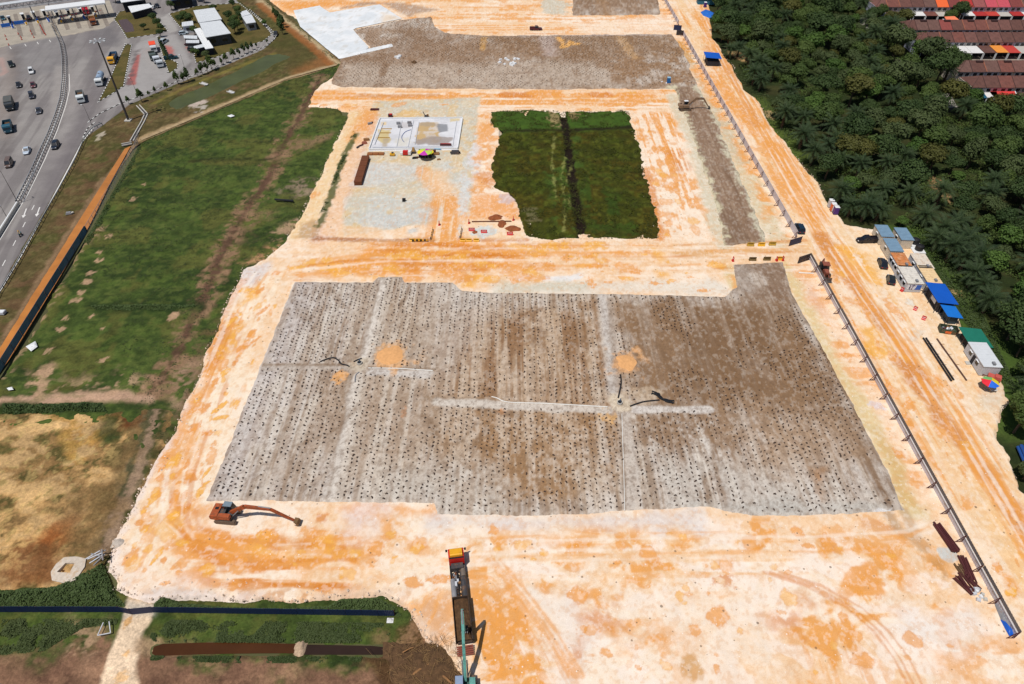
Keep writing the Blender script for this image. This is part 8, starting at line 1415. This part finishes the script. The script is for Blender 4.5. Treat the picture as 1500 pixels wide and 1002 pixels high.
# toll plaza
t = thing('toll_canopy', 'long white canopy roof across the toll lanes', 'toll canopy', GV(110, 28)); org = Vector(t.location)
def vz(px, py, z): v = GV(px, py, z); return v-org
zt = 6.5; A, B = vz(66, 15, zt), vz(154, 4, zt); dn = Vector((B.y-A.y, A.x-B.x, 0)).normalized()*7
MB().add([A, B, B-dn, A-dn]+[p-Vector((0, 0, .6)) for p in (A, B, B-dn, A-dn)], [(0, 1, 2, 3), (7, 6, 5, 4), (0, 4, 5, 1), (1, 5, 6, 2), (2, 6, 7, 3), (3, 7, 4, 0)]).build('roof', WHT, t)
for f in (.02, .22, .42, .62, .82, .98): p = A.lerp(B, f)-dn*.5; MB().cyl((p.x, p.y, 0), (p.x, p.y, zt-.6), .25, 8).build('column', MGR, t)
t = thing('truss_gantry', 'white lattice truss gantry over the left toll lanes', 'gantry', GV(40, 36)); org = Vector(t.location)
A, B = vz(-20, 18, 6.5), vz(104, 0, 6.5); n = 26; d3 = (B-A)/n; side = Vector((d3.y, -d3.x, 0)).normalized()*2.4; mb = MB(); up = Vector((0, 0, 1.9))
MB().bar(A, B, .25).bar(A-side, B-side, .25).bar(A+up, B+up, .3).bar(A+up-side, B+up-side, .3).build('chord', GREYR, t)
for i in range(n):
    p, q = A+d3*i, A+d3*(i+1); a, b = (p, q+up) if i % 2 else (p+up, q); mb.bar(a, b, .14).bar(a-side, b-side, .14)
mb.build('lattice', MGR, t); MB().add([A+up*1.02, B+up*1.02, B+up*1.02-side*1.6, A+up*1.02-side*1.6]+[x_-Vector((0, 0, .1)) for x_ in (A+up*1.02, B+up*1.02, B+up*1.02-side*1.6, A+up*1.02-side*1.6)], [(0, 1, 2, 3), (7, 6, 5, 4), (0, 4, 5, 1), (1, 5, 6, 2), (2, 6, 7, 3), (3, 7, 4, 0)]).build('walkway_roof', GREYR, t)
for f in (.12, .5, .72): p = A.lerp(B, f); MB().cyl((p.x, p.y, -p.z+p.z*0), (p.x, p.y, p.z), .25, 8).build('column', MGR, t)
ISLN = [((12, 24), (20, 42)), ((31, 20), (40, 37)), ((46, 17), (57, 35)), ((60, 14), (73, 33)), ((80, 17), (91, 34)), ((97, 14), (107, 31)), ((114, 12), (125, 29)), ((132, 9), (142, 26))]
for k, (a, b) in enumerate(ISLN):
    A, B = GV(*a), GV(*b); L = (B-A).length; t = thing('toll_island', 'toll lane island with booth, %s from the left of the plaza' % ['first', 'second', 'third', 'fourth', 'fifth', 'sixth', 'seventh', 'eighth'][k], 'toll island', (A.x, A.y, -.1), math.atan2(B.y-A.y, B.x-A.x), 'toll lane islands')
    MB().box(L/2, 0, 0, L, 1.3, .3).build('island', CONC, t); MB().box(L*.5, 0, .3, 2.4, 1.1, 2.2).build('booth', GLS, t); MB().box(L*.5, 0, 2.5, 2.8, 1.5, .2).build('booth_roof', WHT, t); MB().cyl((L*.97, 0, .1), (L*.97, 0, 1.3), .4, 10).build('crash_cushion', YEL if k % 3 else BLUE, t); MB().box(L*.75, .4, .3, .3, .3, 1.4).build('ticket_machine', [BLUE, YEL][k % 2], t); MB().bar((L*.7, .4, 1.2), (L*.7, 3.2, 1.3), .1).build('boom_barrier', REDP, t); MB().box(L*.85, 0, .3, .15, .8, 1.0).build('lane_sign', BLUE, t)
def cone(lab, p, grp='traffic cones at the toll lanes'):
    x, y = G(*p); t = thing('traffic_cone', lab, 'traffic cone', (x, y, -.1), 0, grp); MB().box(0, 0, 0, .55, .55, .06).build('base', BLK, t); MB().cyl((0, 0, .06), (0, 0, .95), .24, 8, .05).build('cone', mat('cone_red', (214, 58, 40), rough=.6), t)
for k, q in enumerate(([(8, 53), (10, 58), (13, 66)], [(27, 50), (31, 55), (32, 58)], [(45, 46), (47, 50), (50, 55)], [(59, 37), (60, 39), (61, 41), (62, 43), (63, 45), (64, 47), (65, 49), (67, 51)])):
    for j, p in enumerate(q): cone('red traffic cone in the %s line below the toll booths' % ['leftmost', 'second', 'third', 'rightmost dense'][k], p)
for lab, a, b in (('blue closure tarp across the leftmost toll lane', (3, 41), (16, 39)), ('blue closure tarp across the second toll lane', (22, 37), (36, 35))):
    A, B = GV(*a), GV(*b); t = thing('lane_closure', lab, 'barrier', (A.x, A.y, -.1), math.atan2(B.y-A.y, B.x-A.x)); L = (B-A).length; MB().box(L/2, 0, .3, L, .3, 1.4).build('panel', BLUE2, t); MB().box(.1, 0, 0, .15, .8, .3).box(L-.1, 0, 0, .15, .8, .3).build('foot', DGR, t)
# median barrier and guard rails
def guardrail(label, pl, posts=2.5, double=False, h=.8, name='guard_rail', closed=False):
    P = pathpts(pl, posts); c = P[0][0]; t = thing(name, label, 'guard rail', (c.x, c.y, -.12)); offs = (-.7, .7) if double else (0,)
    ps = MB()
    for of in offs:
        m = MB()
        for (p, d), (q, e) in zip(P[:-1], P[1:]):
            n, n2 = Vector((-d.y, d.x, 0))*of, Vector((-e.y, e.x, 0))*of; a, b = p+n-c, q+n2-c; m.bar((a.x, a.y, h), (b.x, b.y, h), .08, .32)
        m.build('rail', RAILM, t)
        for p, d in P: a = p+Vector((-d.y, d.x, 0))*of-c; ps.box(a.x, a.y, 0, .14, .14, h+.1)
    if double:
        for p, d in P: a = p-c; n = Vector((-d.y, d.x, 0)); ps.bar((a-n*.7)+Vector((0, 0, .7)), (a+n*.7)+Vector((0, 0, .7)), .14)
    o = ps.build('posts', DGR, t); o['kind'] = 'stuff'
guardrail('double steel median barrier curving between the motorway carriageways', [(78, 38), (85, 52), (91, 66), (94, 82), (95, 100), (95, 118), (92, 145), (84, 172), (74, 198), (62, 224), (50, 252), (28, 297)], 2.2, True)
guardrail('steel guard rail along the brown verge of the motorway', [(150, 183), (136, 190), (125, 204), (111, 236), (86, 282), (56, 334), (20, 398), (-30, 480)], 2.0)
t = thing('median_wall', 'concrete median wall continuing the barrier at the left edge', 'barrier', GV(27, 300)); org = Vector(t.location); A, B = GV(27, 300)-org, GV(-60, 440)-org; MB().bar(A+Vector((0, 0, .4)), B+Vector((0, 0, .4)), .6, 1.0).build('wall', CONC, t); MB().bar(A+Vector((0, 0, .95)), B+Vector((0, 0, .95)), .3, .12).build('coping', WHT, t)
# lamps
def lampmast(label, base, top_h, r, ring=True, z=-.2, arm=None, cat='street lamp'):
    x, y = G(*base); t = thing('lamp_mast' if ring else 'street_lamp', label, cat, (x, y, z)); MB().tube([(0, 0, 0), (0, 0, top_h)], r, 8, r*.45).build('pole', DGR, t); MB().box(0, 0, -.2, r*5, r*5, .5).build('base', CONC, t)
    if ring:
        m = MB().cyl((0, 0, top_h-.3), (0, 0, top_h), .9, 12); m.build('lamp_ring', MGR, t)
        for k in range(8): a = 6.283*k/8; MB().bar((0, 0, top_h-.1), (1.9*math.cos(a), 1.9*math.sin(a), top_h), .1).box(2.1*math.cos(a), 2.1*math.sin(a), top_h-.15, .7, .45, .25, rz=a).build('floodlight', GREYR, t)
    else: ax, ay = arm; MB().bar((0, 0, top_h), (ax, ay, top_h+.3), .08).build('arm', DGR, t); MB().box(ax, ay, top_h+.2, .7, .3, .15, rz=math.atan2(ay, ax)).build('lamp_head', GREYR, t)
    return t
lampmast('very tall high mast lamp with a ring of floodlights beside the parking island', (188, 175.5), 26.2, .42); lampmast('slim street lamp beside the concrete median wall', (27, 298), 10, .1, False, arm=(-.8, .4)); lampmast('slim street lamp at the lower kerb of the slip road', (135, 184), 7, .08, False, arm=(-.8, .3)); lampmast('slim street lamp at the parking kerb near the red strip', (201, 139), 6, .07, False, arm=(-.8, .3)); lampmast('short sign pole at the left edge by the median wall', (10, 318), 3.5, .08, False, arm=(-.4, .2)); lampmast('slim street lamp on the inner parking island', (272, 104), 6, .07, False, arm=(-.6, .3))
# traffic
def dirn(p, dx, dy): return heading((p[0], p[1]), (p[0]+dx, p[1]+dy))
RD = -.12
def onroad(kind, label, p, d, c, **k): return car(label, G(*p), dirn(p, *d), c, kind, z=RD, name=k.pop('name', 'car'), **k)
onroad('suv', 'white hatchback in the middle of the left carriageway', (46.5, 106), (1, 6), (226, 228, 230)); onroad('sedan', 'black saloon on the left carriageway above the covered lorry', (28, 126), (1, 6), (40, 42, 50)); onroad('sedan', 'maroon saloon just below the white hatchback', (49, 126), (1, 6), (104, 60, 66)); onroad('suv', 'dark grey car below the maroon saloon', (47, 142), (1, 6), (52, 54, 66)); onroad('sedan', 'slate grey car right of the covered lorry', (57.5, 164), (0, 6), (66, 70, 82)); onroad('sedan', 'silver saloon below the teal tipper lorry', (40, 222.5), (-2, 6), (190, 204, 220)); onroad('van', 'bronze people carrier at the left edge of the motorway', (14, 241.5), (-2, 6), (112, 94, 86), cat='van'); onroad('suv', 'dark navy car alone on the right carriageway', (82, 215), (-3, 6), (34, 42, 58)); onroad('sedan', 'teal car waiting in the leftmost toll lane', (5, 28), (4, 9), (40, 88, 104)); onroad('sedan', 'black car with white front in the third toll lane', (43, 27), (4, 9), (50, 50, 56)); onroad('pickup', 'dark green pickup low on the far left lane', (17, 96), (4, 8), (42, 50, 46), cat='pickup')
truck('lorry under a dark grey tarpaulin on the left carriageway', G(16, 157), dirn((16, 157), 0, 6), (60, 62, 64), 'cover', (92, 94, 92), 8, z=RD); truck('teal tipper lorry on the left carriageway below the covered lorry', G(13.5, 190), dirn((13, 190), 0, 6), (40, 92, 112), 'tipper', (44, 92, 112), 7, z=RD); truck('white cab tipper lorry on the slip road left of the tanker', G(119.5, 146), dirn((120, 146), 1, 6), (224, 230, 232), 'tipper', (150, 156, 156), 8, z=RD); truck('white tanker lorry beside the grassy island tip', G(148.5, 121), dirn((148, 121), -2, 6), (226, 230, 232), 'tank', (150, 172, 198), 8.5, z=RD); truck('yellow cab lorry with a blue tipper body beside the island', G(166.5, 89), dirn((166, 89), -2.5, 6), (240, 176, 40), 'tipper', (70, 112, 150), 9, z=RD)
truck('red lorry with pink roof at the toll booths', G(126, 18), dirn((126, 18), 5, 10), (206, 40, 62), 'box', (214, 60, 84), 9, z=RD); truck('rusty orange lorry leaving the toll lane', G(137, 34), dirn((137, 34), 3, 9), (150, 84, 46), 'tipper', (196, 140, 80), 8, z=RD); truck('lorry with a bright orange tarpaulin parked beside the hedge', G(226, 74), dirn((226, 74), 2, 7), (214, 216, 220), 'cover', (250, 86, 52), 7, z=RD); truck('grey tipper lorry parked behind the white lorry', G(225, 86), dirn((226, 86), 2, 5), (84, 94, 88), 'tipper', (96, 108, 104), 6, z=RD); truck('white cab lorry parked in the line beside the hedge', G(230, 90), dirn((230, 90), 2, 5), (214, 220, 228), 'tipper', (86, 90, 96), 6, z=RD); truck('last white cab lorry at the lower end of the parked line', G(235, 96), dirn((235, 96), 2, 5), (200, 206, 212), 'tipper', (80, 84, 92), 6, z=RD)
for lab, p, d, c, kd in (('silver car parked above the red painted bays', (241, 62), (6, -4), (182, 194, 200), 'suv'), ('dark green pickup parked below the red painted bays', (251, 86), (8, -1), (34, 66, 74), 'pickup'), ('silver car at the guard house', (269, 50), (6, -1), (190, 204, 214), 'hatch'), ('dark car under the farthest carport', (279, 66), (8, 0), (70, 40, 46), 'sedan'), ('dark green car under the middle carport', (284, 74), (8, 0), (52, 66, 68), 'suv'), ('white car parked beyond the toll office', (225, 12), (4, -3), (226, 228, 230), 'sedan'), ('black car parked beyond the toll office', (231, 10), (4, 4), (40, 42, 50), 'sedan'), ('dark car on the access road bend', (404, 51), (-1, 4), (46, 48, 54), 'sedan')): onroad(kd, lab, p, d, c, name='parked_car')
# motorcycle with rider, low on the slip road
x, y = G(30.5, 345); hd = dirn((30, 345), -3, 6); t = thing('motorcycle', 'small motorcycle riding down the slip road near the arrows', 'motorcycle', (x, y, RD), hd); MB().prism([(-.7, .5), (.5, .5), (.6, .85), (.2, .9), (-.2, .75), (-.8, .85)], -.14, .14).build('body', mat('moto_teal', (40, 92, 104), rough=.4), t)
for xx in (-.62, .62): MB().cyl((xx, -.06, .3), (xx, .06, .3), .3, 12).build('wheel', BLK, t)
MB().bar((.5, -.35, 1.0), (.5, .35, 1.0), .05).bar((.62, 0, .3), (.48, 0, 1.0), .06).build('handlebar', DGR, t)
def figure(name, label, loc, rz, bones, skin_m, clothes):
    """a small continuous figure grown over a skeleton; clothes = (mesh parts)"""
    me = bpy.data.meshes.new(name); V = [b[0] for b in bones[0]]; me.from_pydata(V, bones[1], []); me.update(); o = bpy.data.objects.new(name, me); COL.objects.link(o); o.location = loc; o.rotation_euler = (0, 0, rz)
    m = o.modifiers.new('skin', 'SKIN'); sv_ = me.skin_vertices[0].data
    for i, b in enumerate(bones[0]): sv_[i].radius = b[1]; sv_[i].use_root = (i == 0)
    o.modifiers.new('sub', 'SUBSURF').levels = 1; me.materials.append(skin_m); return tag(o, label, 'person')
bz = [((-.12, 0, .86), (.15, .14)), ((-.05, 0, 1.15), (.16, .13)), ((.02, 0, 1.4), (.17, .11)), ((.05, 0, 1.5), (.06, .06)), ((.08, 0, 1.64), (.11, .12)), ((.05, .2, 1.36), (.06, .06)), ((.25, .3, 1.15), (.05, .05)), ((.48, .3, 1.02), (.04, .04)), ((.05, -.2, 1.36), (.06, .06)), ((.25, -.3, 1.15), (.05, .05)), ((.48, -.3, 1.02), (.04, .04)), ((.2, .17, .82), (.08, .08)), ((.1, .17, .42), (.055, .055)), ((.22, .17, .34), (.045, .04)), ((.2, -.17, .82), (.08, .08)), ((.1, -.17, .42), (.055, .055)), ((.22, -.17, .34), (.045, .04))]
be = [(0, 1), (1, 2), (2, 3), (3, 4), (2, 5), (5, 6), (6, 7), (2, 8), (8, 9), (9, 10), (0, 11), (11, 12), (12, 13), (0, 14), (14, 15), (15, 16)]
rider = figure('person', 'person in pale yellow top riding the small motorcycle', (x, y, RD), hd, (bz, be), mat('rider_clothes', (206, 180, 140), rough=.8), None)
hm = MB().tube([(.07, 0, 1.58), (.07, 0, 1.68), (.07, 0, 1.76), (.07, 0, 1.8)], .15, 10, .05).build('helmet', YEL, rider)
# odd pieces on the verge
clutter('pale grey stone block lying in the verge grass', (101, 313), [('stone', MGR, (0, 0, 0, 1.6, 1.0, .5, .3, 0, 0, .7, .7)), ('stone', CONC, (.8, .3, 0, .7, .6, .3, .8))], 'stone_block', 'stone'); clutter('small white concrete cover at the left edge of the verge', (3, 459), [('cover', GREYW, (0, 0, 0, 1.6, 1.2, .6)), ('lid', WHT, (0, 0, .6, 1.4, 1.0, .08))], 'concrete_cover', 'cover')
for lab, a, b in (('pale concrete drain steps on the pond near bank, left', (294, 121), (303, 124)), ('pale concrete drain steps on the pond far bank', (334, 133), (342, 136))):
    A, B = GV(*a), GV(*b); t = thing('drain_steps', lab, 'drain', (A.x, A.y, -.2), math.atan2(B.y-A.y, B.x-A.x)); L = (B-A).length; MB().box(L/2, -.6, 0, L, .3, .35).box(L/2, .6, 0, L, .3, .35).build('side_wall', CONC, t); MB().box(L/2, 0, 0, L, .9, .12).build('channel', GREYW, t)
def channel(label, pl, wd=.5):
    P = [Vector((*G(*p), 0)) for p in pl]; c = P[0]; t = thing('drain_channel', label, 'drain', (c.x, c.y, -.26)); a, b = MB(), MB()
    for p, q in zip(P[:-1], P[1:]):
        d = (q-p).normalized(); n = Vector((-d.y, d.x, 0))*wd; p, q = p-c, q-c
        for s in (-1, 1): a.bar(p+n*s+Vector((0, 0, .2)), q+n*s+Vector((0, 0, .2)), .3, .3)
        b.bar(p+Vector((0, 0, .06)), q+Vector((0, 0, .06)), wd*1.4, .05)
    a.build('side_wall', CONC, t); b.build('channel_floor', DGR, t)
channel('concrete drain channel bending down the verge from the kerb to the canal', [(202, 154), (214, 167), (209, 178), (193, 206)]); channel('pale concrete headwall where the canal begins', [(178, 212), (193, 209)], .7)
wire_fence('short white railing beside the canal headwall', (198, 212), (203, 199), 1.3, 5, -.3)
kb = strip('gravel_bank', [(206, 204), (300, 165), (420, 114), (494, 94)], 1.6, -.05, mat('gravel_tan', (176, 152, 116), rough=1, amt=.35, sc=.7, bump=1))
scatter_leaves('weeds', [(205, 206), (300, 168), (420, 117), (494, 96), (496, 100), (422, 122), (302, 173), (207, 211)], 2600, .8, .5, BUSHM, 40, -.3, clump=5); scatter_leaves('weeds', [(494, 96), (500, 90), (480, 76), (446, 44), (420, 22), (390, 0), (384, 0), (412, 24), (440, 48), (470, 74)], 3000, 1.3, .55, BUSHM, 41, -.2, clump=4); scatter_leaves('weeds', [(122, 352), (130, 340), (203, 212), (208, 208), (200, 230), (140, 340), (128, 356)], 2600, .9, .45, BUSHM, 42, -.4)
